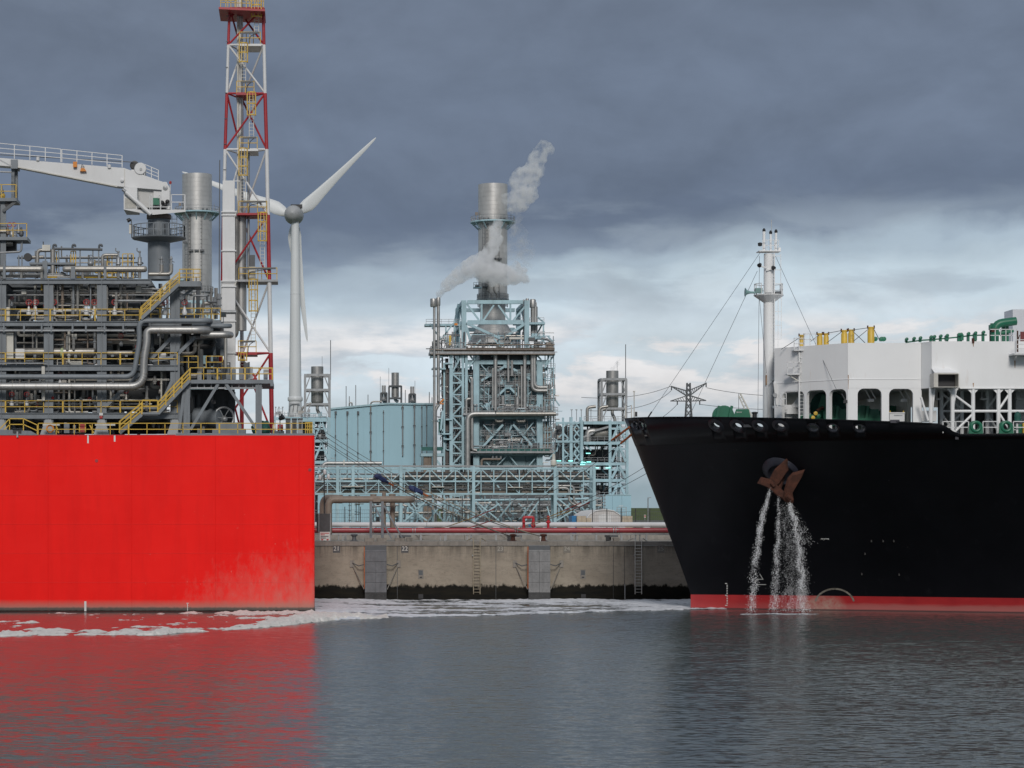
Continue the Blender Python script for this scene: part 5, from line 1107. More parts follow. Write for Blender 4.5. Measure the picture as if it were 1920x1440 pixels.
for a, c_ in ((1430, 1460),):
    for y in (450, 460): g.bar(P(a, y, FYm-.5), P(c_, y, FYm-.5), .045)
    for px in (1430, 1438, 1452, 1460): g.bar(P(px, 450, FYm-.5), P(px, 471, FYm-.5), .045)
g.build('top_railing', M['white2'], fm)
MB().lathe([(.02, 0), (.18, .05), (.2, .3), (.05, .35)], P(1425, 462, FYm-.4), UP, 10).build('signal_lamp', M['black'], fm); MB().pbox(1459, 464, 1464, 470, FYm-.4, .3).build('junction_box', M['white2'], fm)
MB().tube(P(1446.5, 412, FYm), P(1446.5, 440, FYm), .02).build('whip_antenna', M['cream'], fm)
for py, px in ((495, 1426), (500, 1448)):
    MB().lathe([(.02, 0), (.14, .04), (.2, .3), (.05, .33)], P(px, py, FYm-.6), (-.5 if px < 1440 else .3, -.6, -.5), 12).build('floodlight', M['black'], fm); MB().bar(P(px, py+4, FYm-.6), P(1437, py+7, FYm-.5), .1).build('lamp_arm', M['white2'], fm)
MB().ladder(P(1451.5, 710, FYm-.5), P(1451.5, 475, FYm-.5), (.02, .45, 0), .3, .03).build('ladder', M['white2'], fm)
g = MB()
for py in range(480, 668, 26): g.bar(P(1452, py, FYm-.5), P(1464, py, FYm-.5), .05); 
g.bar(P(1464, 476, FYm-.5), P(1464, 560, FYm-.5), .045); g.bar(P(1459, 560, FYm-.5), P(1459, 664, FYm-.5), .045); g.bar(P(1465, 555, FYm-.5), P(1465, 636, FYm-.5), .045); g.build('ladder_guard', M['white2'], fm)
g = MB(); g.rail(P(1452, 712, FYm-.8), P(1470, 711, FYm-.8), 1.1, .6, .03); g.build('lower_railing', M['white2'], fm); MB().pbox(1450, 711, 1471, 713, FYm-.9, 1).build('lower_platform', M['white2'], fm); MB().bar(P(1452, 722, FYm-.5), P(1468, 713, FYm-.5), .08).build('platform_bracket', M['dgrey'], fm)
prism([P(1449, 718, FYm), P(1467, 758, FYm), P(1457, 758, FYm), P(1445, 730, FYm)], [P(1449, 718, FYm+.3), P(1467, 758, FYm+.3), P(1457, 758, FYm+.3), P(1445, 730, FYm+.3)], 'mast_buttress', M['white2'], fm)
MB().path([P(1440, 785, FYm-.6), P(1439, 722, FYm-.6), P(1447, 716, FYm-.6)], .06, 6, .3).build('cable_pipe', M['white2'], fm)
MB().pbox(1435.5, 703, 1438, 722, FYm-.56, .04).build('rust_streak', m_rs, fm)
for i, (a, c_, ra, rb) in enumerate((((1425, 474, FYm), (1213, 786, 216), 0, 0), ((1420, 508, FYm), (1290, 786, 221), 0, 0), ((1454, 480, FYm), (1568, 730, 203), 0, 0), ((1424, 480, FYm), (1421, 782, 211), 0, 0), ((1424, 560, FYm), (1437, 700, 212), 0, 0))):
    wire('stay_wire', None, None, [P(*a), P(*c_)], .018, 'dgrey', root=fm)
MB().bar(P(1213, 786, 216), P(1222, 772, 215.5), .09).build('turnbuckle', M['dgrey'], fm)
# equipment around the mast foot
eq = T('bow_crane_base', 'white provision crane base and turntable at the mast foot', 'crane base', P(1480, 785, 209.5)); Ye = 209.0
MB().lathe([(1.05, Z(776, Ye)), (1.05, Z(764, Ye))], (X(1480, Ye), Ye+1.0, 0), UP, 24).build('turntable', M['white'], eq); MB().lathe([(.55, FDZ), (.55, Z(776, Ye)-.01)], (X(1480, Ye), Ye+1.0, 0), UP, 18).build('pedestal', M['white'], eq)
MB().pbox(1457, 759, 1519, 764, Ye, 2).build('crane_bed', M['white'], eq); MB().pbox(1499, 764, 1519, 776, Ye+.3, 1.4).build('machinery_box', M['white'], eq)
text('SWL 5 T', P(1470, 769, Ye-.08)+V((0, .0, 0)), .16, M['dgrey'], eq, name='load_lettering'); MB().pbox(1467, 772, 1475, 775, Ye-.07, .02).build('load_plate', M['galv'], eq)
prism([P(1455, 759, Ye), P(1462, 759, Ye), P(1457, 722, Ye), P(1450, 716, Ye)], [P(1455, 759, Ye+.3), P(1462, 759, Ye+.3), P(1457, 722, Ye+.3), P(1450, 716, Ye+.3)], 'crane_knee', M['white'], eq)
prism([P(1485, 759, Ye), P(1510, 759, Ye), P(1508, 735, Ye), P(1503, 735, Ye)], [P(1485, 759, Ye+.3), P(1510, 759, Ye+.3), P(1508, 735, Ye+.3), P(1503, 735, Ye+.3)], 'crane_knee', M['white'], eq)
MB().lathe([(.18, 0), (.18, .12)], P(1453, 741, Ye-.05), (0, -1, 0), 14).build('sheave', M['galv'], eq)
lt = T('access_ladder_tower', 'slim white access ladder tower with railed platforms beside the foremast', 'ladder tower', P(1503, 760, 207.5)); Yl = 207.0
for px in (1498.5, 1507.5): MB().bar(P(px, 655, Yl), P(px, 785, Yl), .13).build('stile', M['white'], lt)
MB().ladder(P(1503, 785, Yl), P(1503, 630, Yl), (.42, 0, 0), .3, .03).build('ladder', M['white'], lt); 
for py in (671, 680, 698, 716): MB().bar(P(1498, py, Yl-.05), P(1512, py, Yl-.05), .08).build('rest_bar', M['white'], lt)
for x0, x1, py in ((1476, 1500, 701), (1489, 1507, 656), (1508, 1530, 648), (1463, 1474, 759), (1510, 1515, 759)):
    g = MB(); g.rail(P(x0, py, Yl-.2), P(x1, py, Yl-.2), 1.0, .5, .03); g.build('platform_railing', M['white'], lt); MB().pbox(x0, py, x1, py+1.6, Yl-.3, 1).build('platform', M['white'], lt)
MB().bar(P(1478, 703, Yl), P(1500, 716, Yl), .08).build('platform_bracket', M['cream'], lt)

# winches
def winch(label, px0, px1, Y, s=1.0):
    e = T('mooring_winch', label, 'winch', P((px0+px1)/2, 785, Y), 'green mooring winches'); w = px1-px0
    MB().lathe([(.85, 0), (.9, .03), (.9, .1), (.4, .12), (.4, .9), (.9, .92), (.9, 1.0), (.85, 1.02)], P(px0+w*.25, 779, Y)+V((0, .2, 0)), (0, 1, 0), 22).build('drum', M['green'], e)
    prism([P(px0+w*.48, 784, Y), P(px1, 784, Y), P(px1-w*.06, 767, Y), P(px0+w*.58, 767, Y)], [P(px0+w*.48, 784, Y+1.2), P(px1, 784, Y+1.2), P(px1-w*.06, 767, Y+1.2), P(px0+w*.58, 767, Y+1.2)], 'gear_housing', M['green'], e)
    for f in (.02, .38): MB().bar(P(px0+w*f, 785, Y), P(px0+w*(f+.08), 761, Y), .22).build('side_frame', M['green'], e)
    MB().pbox(px0, 784, px1, 789, Y-.2, 1.8).build('bed', M['green'], e)
    return e
w = winch('green mooring winch on the open foredeck ahead of the mast', 1342, 1408, 212)
text('BRAKE', P(1386, 773, 211.98), .16, M['signw'], w, name='brake_lettering')
w = T('windlass', 'tall green anchor windlass inside the arched white cover', 'windlass', P(1545, 785, 209)); Yw = 208.6
prism([P(1527, 786, Yw), P(1547, 786, Yw), P(1553, 742, Yw), P(1541, 739, Yw)], [P(1527, 786, Yw+.8), P(1547, 786, Yw+.8), P(1553, 742, Yw+.8), P(1541, 739, Yw+.8)], 'side_frame', M['green'], w)
MB().lathe([(1.5, 0), (1.55, .05), (1.55, .2), (.6, .22), (.6, 2.2), (1.5, 2.25), (1.5, 2.4)], P(1552, 765, Yw+.8), (.25, 1, 0), 22).build('cable_drum', M['dgreen'], w)
for px, py, m_ in ((1529, 775, 'yellow'), (1506, 779, 'green'), (1518, 780, 'green'), (1524, 783, 'yellow'), (1512, 784, 'yellow'), (1535, 780, 'green'), (1500, 783, 'green')):
    MB().lathe([(.02, 0), (.17, .02), (.17, .12), (.02, .14)], P(px, py, Yw-1.2), (0, -1, 0), 14).build('brake_gear', M[m_], w)
MB().tube(P(1496, 781, Yw-1), P(1538, 779, Yw-1), .1).build('brake_shaft', M['green'], w); MB().tube(P(1532, 770, Yw-.8), P(1544, 764, Yw-.8), .14).build('clutch_rod', M['rust'], w)
winch('green mooring winch behind the second arched opening', 1608, 1650, 207); winch('green mooring winch behind the third arched opening', 1660, 1705, 210); winch('green mooring winch inside the corner arch', 1556, 1588, 207.5)
e = T('deck_locker', 'white deck locker standing in the third arched opening', 'locker', P(1682, 788, NY+.8)); MB().pbox(1668, 774, 1696, 790, NY+.7, 1).build('locker_body', M['white'], e); MB().pbox(1667, 773, 1697, 775, NY+.65, 1.1).build('locker_lid', M['white'], e); MB().pbox(1676, 778, 1692, 780, NY+.69, .02).build('locker_lettering', M['galv'], e)
for px in (1669, 1694): MB().pbox(px-1, 770, px+1, 774, NY+.9, .1).build('lid_hook', M['yellow'], e)
e = T('deck_bollard', 'black mooring bollard on the foredeck beside the green winch', 'bollard', P(1415, 785, 211)); MB().lathe([(.2, FDZ), (.2, Z(776, 211)), (.28, Z(775, 211)), (.28, Z(773, 211)), (.1, Z(772, 211))], (X(1415, 211), 211, 0), UP, 14).build('bollard_post', M['black'], e); MB().lathe([(.3, 0), (.3, .08)], (X(1415, 211), 211, FDZ), UP, 14).build('bollard_base', M['black'], e)
# green ring fairleads on the main deck
for px, lab in ((1830, 'green ring fairlead on the main deck beside the step in the bulwark'), (1887, 'green ring fairlead on the main deck beside the covered standpipe')):
    Yf = 199.0; e = T('ring_fairlead', lab, 'fairlead', P(px, 812, Yf), 'green ring fairleads'); g = MB()
    cu, cv = X(px, Yf), Z(800, Yf); rad = .53
    outer = [(cu-.6, Z(813, Yf)), (cu+.6, Z(813, Yf))]+[(cu+.56*math.cos(a), cv+.5*math.sin(a)) for a in [i*math.pi/12 for i in range(13)]]
    plate(g, outer, [circ(cu, cv, .25)], lambda u, v_: V((u, Yf, v_)), (0, .45, 0)); recalc(g.build('chock_body', M['green'], e))
    MB().ring((cu, Yf, cv), (0, -1, 0), .37, .13, 24, 8).build('chock_lip', M['green'], e)
e = T('covered_standpipe', 'standpipe under a dark green cover at the ship rail', 'standpipe', P(1907, 812, 199.5)); MB().lathe([(.1, 0), (.1, .9), (.12, .95)], P(1907, 812, 199.5), UP, 12).build('standpipe', M['white'], e); MB().lathe([(.12, 0), (.30, .15), (.26, .4), (.30, .6), (.18, .85), (.02, .95)], P(1908, 793, 199.5), UP, 9).build('cover', M['dgreen'], e); MB().path([P(1900, 812, 199.4), P(1900, 806, 199.4), P(1904, 806, 199.4)], .05, 6).build('drain_hook', M['white'], e)
e = T('green_deck_house', 'small dark green deck box behind the ship rail', 'deck box', P(1913, 812, 201)); MB().pbox(1907, 796, 1925, 812, 200.5, 1).build('box_body', M['green'], e); MB().pbox(1918, 793, 1921, 812, 200.2, .2).build('box_post', M['yellow'], e)
e = T('jackstaff', 'short white jackstaff with chain rails at the very bow', 'jackstaff', P(1189, 786, SC)); MB().tube(P(1189, 734, SC), P(1189, 786, SC), .045).build('staff', M['cream'], e); MB().pbox(1187, 733, 1191, 735, SC, .1).build('truck', M['cream'], e)
for px in (1173, 1184): MB().bar(P(px, 760, SC), P(px, 784, SC), .08).build('stanchion', M['cream'], e)
for y in (760, 772): MB().path([P(1173, y, SC), P(1178, y+2.5, SC), P(1184, y, SC)], .03, 6, .3).build('chain', M['dgrey'], e)
MB().pbox(1191, 772, 1195, 781, SC-.3, .2).build('bow_light', M['black'], e)

# ------------------------------------------------------------------ anchor, bell and wash water
s0, z0 = hull_at(1467, 888); pH = HP(s0, z0); nH = HN(s0, z0)
ax_ = (nH*1.0+V((0, -.2, -.25))).normalized()
MB().lathe([(1.0, .35), (1.15, .55), (1.35, .5), (1.72, .1), (1.74, -.9)], pH+V((0, 0, .30)), ax_, 30).build('hawse_bolster', mat('bolster_blue_black', (.022, .023, .034), .4, var=.3), ship)
MB().lathe([(.02, .30), (1.05, .32)], pH+V((0, 0, .30)), ax_, 30).build('hawse_recess', M['black'], ship)
Ya = pH.y-1.25; an = T('anchor', 'rusty stockless anchor hanging from the black bow, streaming water', 'anchor', P(1462, 930, Ya))
def poly3(pts, Y0, th, name, m_, root, lean=0):
    n = len(pts); f = [P(x, y, Y0)+V((0, lean*(y-900)*.045, 0)) for x, y in pts]; c0 = sum(f, V((0, 0, 0)))/n
    mid = [p+V((0, th*.5, 0)) for p in f]; ff = [c0+(p-c0)*.80+V((0, 0, 0)) for p in f]; bb = [c0+(p-c0)*.80+V((0, th, 0)) for p in f]
    return recalc(MB().add(ff+mid+bb, [tuple(range(n)), tuple(range(3*n-1, 2*n-1, -1))]+[(i, (i+1) % n, n+(i+1) % n, n+i) for i in range(n)]+[(n+i, n+(i+1) % n, 2*n+(i+1) % n, 2*n+i) for i in range(n)]).build(name, m_, root))
poly3([(1440, 904), (1452, 880), (1476, 857), (1478, 882), (1462, 908), (1455, 914), (1445, 912)], Ya+.1, .35, 'fluke', M['rust'], an, .25)
poly3([(1470, 926), (1477, 896), (1486, 886), (1509, 880), (1505, 893), (1487, 926), (1491, 942), (1482, 947), (1472, 938)], Ya-.1, .35, 'fluke', M['rust'], an, .25)
poly3([(1421, 906), (1428, 894), (1446, 898), (1475, 924), (1473, 938), (1462, 933), (1447, 919), (1436, 912)], Ya-.35, .6, 'crown', M['rust'], an, .1)
MB().bar(P(1459, 922, Ya+.3), P(1470, 885, Ya+1.6), .32, .28).build('shank', M['rust'], an)
for a, c_ in (((1446, 905), (1452, 912)), ((1476, 930), (1484, 936))): MB().tube(P(*a, Ya-.4), P(*c_, Ya-.4), .16, 10).build('fluke_palm', M['rust'], an)
rw = random.Random(9); g = MB()
def stream(pts, n, sp0, sp1, gy=0., size=(.005, .019)):
    for _ in range(n):
        f = rw.random()**.75; i = min(int(f*(len(pts)-1)), len(pts)-2); q = f*(len(pts)-1)-i
        px = pts[i][0]+(pts[i+1][0]-pts[i][0])*q; py = pts[i][1]+(pts[i+1][1]-pts[i][1])*q; sp = sp0+(sp1-sp0)*f
        cl = 1.3*NZ.noise(V((py*.045, pts[0][0], 0)))*sp
        gx_ = rw.gauss(0, sp)
        if rw.random() > .25+1.5*max(0, NZ.fractal(V(((px+gx_)*.16, py*.07, pts[0][0])), .8, 2, 4)+.25): continue
        p = P(px+gx_+cl, py+rw.gauss(0, 3), Ya-.2+rw.gauss(0, .15)); r = rw.uniform(*size)*(1 if rw.random() < .93 else 1.8); e = r*rw.uniform(1., 2.6)
        if p.z < .02: continue
        g.add([p+V((r,0,0)), p+V((0,r,0)), p+V((-r,0,0)), p+V((0,-r,0)), p+V((0,0,e)), p-V((0,0,e))], [(0,1,4),(1,2,4),(2,3,4),(3,0,4),(1,0,5),(2,1,5),(3,2,5),(0,3,5)], True)
stream([(1444, 920), (1433, 955), (1424, 1000), (1416, 1060), (1409, 1147)], 7500, 1.6, 4.6)
stream([(1460, 932), (1459, 1000), (1455, 1070), (1450, 1147)], 4500, 1.3, 4.8)
stream([(1478, 944), (1490, 975), (1500, 1040), (1504, 1090), (1506, 1147)], 9500, 2.2, 6.2)
stream([(1470, 945), (1480, 1020), (1484, 1100), (1485, 1147)], 7000, 6, 14, size=(.005, .013))
stream([(1488, 955), (1500, 990), (1508, 1020)], 900, 4, 8)
m, t, b = nodes('falling_water'); b.inputs['Base Color'].default_value = (.85, .86, .87, 1); b.inputs['Roughness'].default_value = .25
g.build('anchor_wash_water', m, kind='stuff', label='streams of white wash water falling from the rusty anchor', cat='water')
M['spray'] = m
# ================================================================== turquoise power plant
PY = 650.0; PD = 28.0; R2_ = random.Random(11)
M['stack'] = mat('stack_steel', (.52, .51, .495), .42, metal=.5, var=.12, vs=.25, grime=.3, grimecol=(.20, .19, .18))
M['led'] = None
m, t, b = nodes('mint_lamp'); b.inputs['Base Color'].default_value = (.3, .8, .72, 1); b.inputs['Emission Color'].default_value = (.25, 1, .85, 1); b.inputs['Emission Strength'].default_value = 1.6; M['led'] = m
def tb(root, a, c_, Y, w=.8, name='beam', m_='teal', h=None, Y2=None):
    w *= .85
    p = P(*a, Y); q = P(*c_, Y); 
    if Y2 is not None: q = V((P(*c_, Y).x, Y2, P(*c_, Y).z))
    return MB().bar(p, q, w, h).build(name, M[m_], root)
def tcol(root, px, y0, y1, Y, w=.8, m_='teal', name='column', d=None):
    w *= .68; g = MB(); wp = w*F/Y/2; g.pbox(px-wp, y0, px+wp, y1, Y, d or w); return g.build(name, M[m_], root)
def prail(root, x0, x1, y, Y, m_='galv', h=1.2, Y2=None, r=.05):
    q = P(x1, y, Y); q = V((q.x, Y2 or Y, q.z)); return MB().rail(P(x0, y, Y), q, h, 1.9, r, (1., .5)).build('railing', M[m_], root)
def pdeck(root, x0, x1, y, Y, d, th=.5, m_='galv', name='platform'):
    return MB().box(X(x0, Y), X(x1, Y), Y, Y+d, Z(y, Y)-th, Z(y, Y)).build(name, M[m_], root)
def clutter(root, px0, px1, py0, py1, Y, dep, n, rng, mats=('galv', 'teal', 'steelw', 'dgrey', 'teal', 'galv')):
    for _ in range(n):
        m_ = rng.choice(mats); Yq = Y+rng.uniform(0, dep); px = rng.uniform(px0, px1); py = rng.uniform(py0, py1); k_ = rng.random()
        if k_ < .35:
            L = rng.uniform(12, 60); r = rng.uniform(.07, .18); a, c_ = P(px, max(py0, py-L/2), Yq), P(px, min(py1, py+L/2), Yq); e = V((rng.choice((-1, 1))*rng.uniform(.6, 2.5), 0, 0))
            MB().path([a, c_, c_+e], r, 7, .6, 3).build('pipe', M[m_], root)
        elif k_ < .6:
            L = rng.uniform(8, 40); x0, x1 = max(px0, px-L/2), min(px1, px+L/2); r = rng.uniform(.07, .16); MB().path([P(x0, py, Yq)-UP*.8, P(x0, py, Yq), P(x1, py, Yq)], r, 7, .5, 3).build('pipe', M[m_], root)
        elif k_ < .75:
            w, h = rng.uniform(1.5, 6), rng.uniform(2, 6); MB().pbox(px-w, py-h, px+w, py+h, Yq, 1.5).build('equipment_box', M[m_], root)
        elif k_ < .9:
            L = rng.uniform(8, 26); MB().rail(P(max(px0, px-L/2), py, Yq), P(min(px1, px+L/2), py, Yq), 1.2, 1.6, .05, (1., .5)).build('railing', M['galv'], root)
        else:
            MB().bar(P(px, py, Yq), P(px+rng.uniform(-14, 14), py+rng.uniform(8, 16), Yq), .35).build('brace', M['teal'], root)

# ------------------------------------------------------------------ exhaust stack (two alike)
kp = PY/F; SX, SYc = 924.0, PY+13
SXm = X(SX, SYc); ks = SYc/F; zof = lambda py: Z(py, SYc)
st = T('exhaust_stack', 'broad steel exhaust stack rising from the turquoise boiler house', 'stack', (SXm, SYc, zof(650)), 'twin plant exhaust stacks')
def course(y0, y1, r0, r1=None, root=st): 
    r1 = r1 or r0; return MB().lathe([(r0, zof(y1)), (r1, zof(y0))], (SXm, SYc, 0), UP, 48).build('shell_course', M['stack'], root)
r_ = 27.3*ks
for i in range(8): course(346.5+i*8.2, 346.5+(i+1)*8.2-.15, r_)
for i in range(17): course(412.3+i*9.2, 412.3+(i+1)*9.2-.15, r_*.995)
for i in range(3): course(569+i*10.6, 569+(i+1)*10.6-.15, 23.5*ks)
course(600.8, 610, 27*ks); 
for i in range(4): course(610.2+i*9, 610.2+(i+1)*9-.15, (28.5+(i+1)*5)*ks, (28.5+i*5)*ks)
MB().lathe([(r_*.9, zof(346.4)), (r_*.88, zof(360))], (SXm, SYc, 0), UP, 32).build('flue_mouth', M['black'], st)
def sring(y, R_, m_='teal', n=28):
    z = zof(y); o = MB().lathe([(r_, z-.35), (R_, z-.35), (R_, z), (r_, z)], (SXm, SYc, 0), UP, 32, False).build('ring_platform', M[m_], st)
    ringrail(o, SXm, SYc, z, R_-.15, 0, 2*math.pi, 'galv', n, 1.3, .05); 
    for i in range(12):
        a = 2*math.pi*i/12; d_ = V((math.cos(a), math.sin(a), 0)); c0 = V((SXm, SYc, z)); MB().bar(c0+d_*(R_-.3)-UP*.4, c0+d_*r_-UP*2.2, .25).build('bracket', M[m_], o)
    return o
sring(416, 42*ks); sring(561, 30.5*ks, 'galv')
for px, y in ((889, 405), (893, 400), (958, 400)): MB().tube(P(px, 416, SYc-3), P(px, y, SYc-3), .07).build('lamp_post', M['galv'], st)
MB().pbox(891, 398, 896, 403, SYc-1, .6).build('aviation_light', M['brownp'], st)
for px in (907, 913, 934): MB().ladder(P(px, 560, SYc-3.75 if px != 934 else SYc-3.8), P(px, 418, SYc-3.75 if px != 934 else SYc-3.8), (.6, 0, 0), 1.0, .06).build('ladder', M['dgrey'], st)
for px, y in ((906, 470), (917, 485), (927, 485), (937, 485), (910, 537), (895, 536)): MB().pbox(px-4, y-1.5, px+4, y+1.5, SYc-4.6, 1).build('sample_port', M['dgrey'], st)
for px in (915, 926): MB().path([P(px, 535, SYc-4.2), P(px, 545, SYc-4.2), P(px+7, 553, SYc-4.2), P(px+7, 575, SYc-4.2)], .2, 8, .6).build('drain_pipe', M['steelw'], st)
for i, px in enumerate((900, 908, 916, 938, 945)): MB().pbox(px-1.5, 408, px+2.5, 414, SYc-4.6, .8).build('analyser_box', M['dgrey'], st)
MB().box(SXm-5.6, SXm-3.4, SYc-4.6, SYc-2.6, zof(541)-.3, zof(541)).build('side_platform', M['teal'], st); MB().rail((SXm-5.6, SYc-4.6, zof(541)), (SXm-3.4, SYc-4.6, zof(541)), 1.2, .8, .05).build('side_railing', M['galv'], st)
st2 = dup(st, (X(369.5, 648), 648, st.location.z+.6), 'broad steel exhaust stack half hidden behind the red barge topsides')
sf = T('stack_support_frame', 'turquoise strut frame round the foot of the stack behind the barge', 'frame', (X(369.5, 640), 640, GZ))
for a, c_ in (((372, 566), (358, 602)), ((377, 566), (392, 604)), ((398, 568), (392, 600)), ((343, 568), (350, 602)), ((398, 568), (404, 610))): tb(sf, a, c_, 640, .7, 'strut')
for y in (566, 604): tb(sf, (336, y), (410, y), 640, .9, 'ring_beam')
MB().pbox(330, 606, 412, 780, 642, 20).build('boiler_casing', M['teal2'], sf)
prail(sf, 380, 399, 566, 639); 

# ------------------------------------------------------------------ heat recovery boiler house
bh = T('boiler_house', 'towering turquoise steel boiler house wrapped in pipes and platforms', 'boiler house', (X(950, PY), PY, GZ))
FYb = PY+2.2
for r_i in range(9):
    for c_i in range(5):
        x0 = 899+c_i*21.6; y0 = 684+r_i*21.2
        MB().pbox(x0+.2, y0+.2, x0+21.4, y0+21., FYb+(.25 if (r_i+c_i) % 3 == 0 else 0), .6).build('cladding_panel', M['teal2'], bh)
MB().box(X(899, FYb+1), X(1007, FYb+1), FYb+1, PY+PD, GZ, Z(655, FYb)).build('casing', M['teal2'], bh)
MB().box(X(845, FYb+6), X(899, FYb+6)-.2, FYb+6, PY+PD, GZ, Z(690, FYb)).build('side_casing', M['dgrey'], bh)
for px in (893, 1012): tcol(bh, px, 676, 985, PY, 1.8); 
for px in (888, 898): MB().pbox(px-.6, 676, px+.6, 985, PY-.15, .2).build('column_flange', M['teal'], bh)
for px in (1007, 1017): MB().pbox(px-.6, 676, px+.6, 985, PY-.15, .2).build('column_flange', M['teal'], bh)
for y0, y1, a, c_ in ((675, 683, 876, 1029), (776, 786, 896, 1021), (847, 854, 880, 1042), (722, 724.5, 899, 1006), (748, 750, 899, 1006), (703, 705, 899, 1006), (816, 818, 899, 1006)):
    MB().pbox(a, y0, c_, y1, PY+.1 if y1-y0 > 4 else FYb-.5, 1.0 if y1-y0 > 4 else .5).build('girder', M['teal'], bh)
for a, c_ in (((902, 714), (946, 687)), ((954, 687), (996, 712)), ((909, 765), (949, 727)), ((956, 727), (1002, 772)), ((905, 838), (943, 796)), ((962, 796), (1002, 840)),
              ((902, 684), (922, 706)), ((902, 728), (926, 750)), ((1000, 730), (978, 752)), ((906, 796), (924, 815)), ((1000, 792), (982, 814)), ((930, 875), (950, 855)), ((955, 855), (972, 875)), ((905, 860), (920, 875)), ((1003, 860), (990, 875))):
    tb(bh, a, c_, PY+.4, .68 if abs(a[0]-c_[0]) > 30 else .3, 'chevron_brace')
for px, py in ((950, 686), (953, 725), (917, 703), (991, 703)): MB().pbox(px-6, py-3, px+6, py+4, PY+.2, .25).build('gusset_plate', M['teal'], bh)
# crown frame round the stack
YF, YBk = PY+1, PY+26
for px in (870, 988):
    for Y in (YF, YBk):
        x = X(px, YF); MB().box(x-.65, x+.65, Y, Y+1.2, Z(680, YF), Z(563, YF)).build('crown_column', M['teal'], bh)
for y, w in ((566, 1.0), (604, 1.1)):
    z = Z(y, YF); x0, x1 = X(870, YF), X(988, YF)
    for Y in (YF, YBk): MB().box(x0+1, x1-1, Y+.2, Y+1.2, z-w/2, z+w/2).build('crown_beam', M['teal'], bh)
    for x in (x0, x1): MB().box(x-.5, x+.5, YF+1.5, YBk-.1, z-w/2+.02, z+w/2+.02).build('crown_beam', M['teal'], bh)
for a, c_ in (((874, 568), (898, 600)), ((903, 568), (903, 600)), ((926, 572), (906, 601)), ((934, 572), (955, 601)), ((984, 575), (962, 601)), ((957, 568), (957, 600))): tb(bh, a, c_, YF+.6, .55, 'crown_brace')
for a, c_ in (((874, 606), (937, 634)), ((984, 607), (944, 634)), ((872, 606), (882, 638))): tb(bh, a, c_, YF+.3, .8, 'crown_brace')
for a, c_ in (((860, 570), (853, 606)), ((862, 570), (868, 600)), ((986, 606), (975, 572))): MB().bar(P(*a, YF+14), P(*c_, YF+14), .7).build('crown_brace', M['teal'], bh)
for x0, x1, y, Y in ((797, 872, 607, YF+3), (964, 1022, 604, YF+1.5), (985, 1023, 631, YF+2)): pdeck(bh, x0, x1, y, Y, 4, .6, 'teal'); prail(bh, x0+2, x1-2, y, Y+.1)
for a, c_ in (((1007, 594), (1019, 604)), ((1000, 640), (1018, 604)), ((1019, 604), (1019, 640)), ((810, 614), (830, 640)), ((806, 607), (812, 613)), ((836, 612), (836, 648)), ((850, 606), (828, 636)), ((1018, 606), (1004, 632))): tb(bh, a, c_, YF+2, .45, 'brace')
# wide working platform
for y, x0, x1 in ((652, 832, 1040), (659, 806, 1041)):
    pdeck(bh, x0, x1, y, PY-2.5, 7, .7, 'galv'); 
    for i, a in enumerate(range(x0, x1-10, 26)): prail(bh, a+1, min(x1, a+26)-1, y, PY-2.4, 'galv', 1.4)
for y in (646, 653, 656, 664): MB().tube(P(808 if y > 654 else 874, y, PY-2.8), P(1040, y, PY-2.8), .14, 8).build('header_pipe', M['brownp'], bh)
clutter(bh, 815, 1040, 622, 660, PY-1, 5, 110, R2_, ('galv', 'steelw', 'dgrey', 'galv', 'teal', 'dgrey'))
MB().pbox(955, 632, 982, 636, PY-1.5, 1).build('walkway_box', M['cream'], bh); MB().pbox(1024, 641, 1037, 653, PY-1, 2).build('fan_unit', M['brownp'], bh); MB().path([P(1015, 634, PY-1), P(1028, 636, PY-1), P(1037, 645, PY-1)], .3, 8, 1.).build('fan_duct', M['galv'], bh)
MB().pbox(842, 629, 846, 648, PY-1, .8).build('yellow_hoist', M['yellow'], bh); MB().pbox(852, 606, 858, 610, PY-.5, .8).build('yellow_hoist', M['orange'], bh)
for a, c_ in (((1030, 665), (1022, 690)), ((1040, 664), (1026, 684)), ((880, 664), (888, 676)), ((925, 660), (940, 662)), ((1005, 664), (1015, 675)), ((878, 690), (896, 664))): tb(bh, a, c_, PY-.5, .5, 'bracket')
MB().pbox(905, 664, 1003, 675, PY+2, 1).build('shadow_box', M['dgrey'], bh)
for i in range(7): tb(bh, (912+i*14, 674), (918+i*14, 664), PY+1.6, .5, 'web_brace', 'dgrey')
# mid and low platforms
for y, x0, x1, m_ in ((775, 868, 1047, 'galv'), (846, 876, 1042, 'tealdark')):
    pdeck(bh, x0, x1, y, PY-2.2, 2.2, .5, 'galv')
    for a in range(x0, x1-8, 24): prail(bh, a+1, min(x1, a+24)-1, y, PY-2.1, 'galv', 1.5)
    if y == 846: 
        for a in range(888, 1030, 18): MB().pbox(a+.3, 840.5, a+17.6, 846, PY-2.0, .05).build('wind_netting', M['tealdark'], bh)
clutter(bh, 868, 1046, 758, 775, PY-1.5, 2, 60, R2_); clutter(bh, 885, 1040, 830, 846, PY-1.5, 2, 26, R2_); clutter(bh, 900, 1005, 686, 772, PY+.9, 1., 90, R2_, ('galv', 'teal', 'steelw', 'galv', 'dgrey'))
clutter(bh, 900, 1005, 790, 842, PY+.9, 1., 70, R2_, ('galv', 'teal', 'steelw', 'galv', 'dgrey'))
for px, y0, y1, r in ((929, 663, 770, .55), (984, 664, 778, .5), (960, 676, 705, .35), (953, 666, 716, .35), (924, 690, 765, .3), (978, 688, 768, .3), (943, 743, 775, .5), (970, 744, 775, .5), (972, 725, 770, .3)):
    MB().tube(P(px, y0, PY-.4), P(px, y1, PY-.4), r, 12).build('steam_pipe', M['steel'], bh)
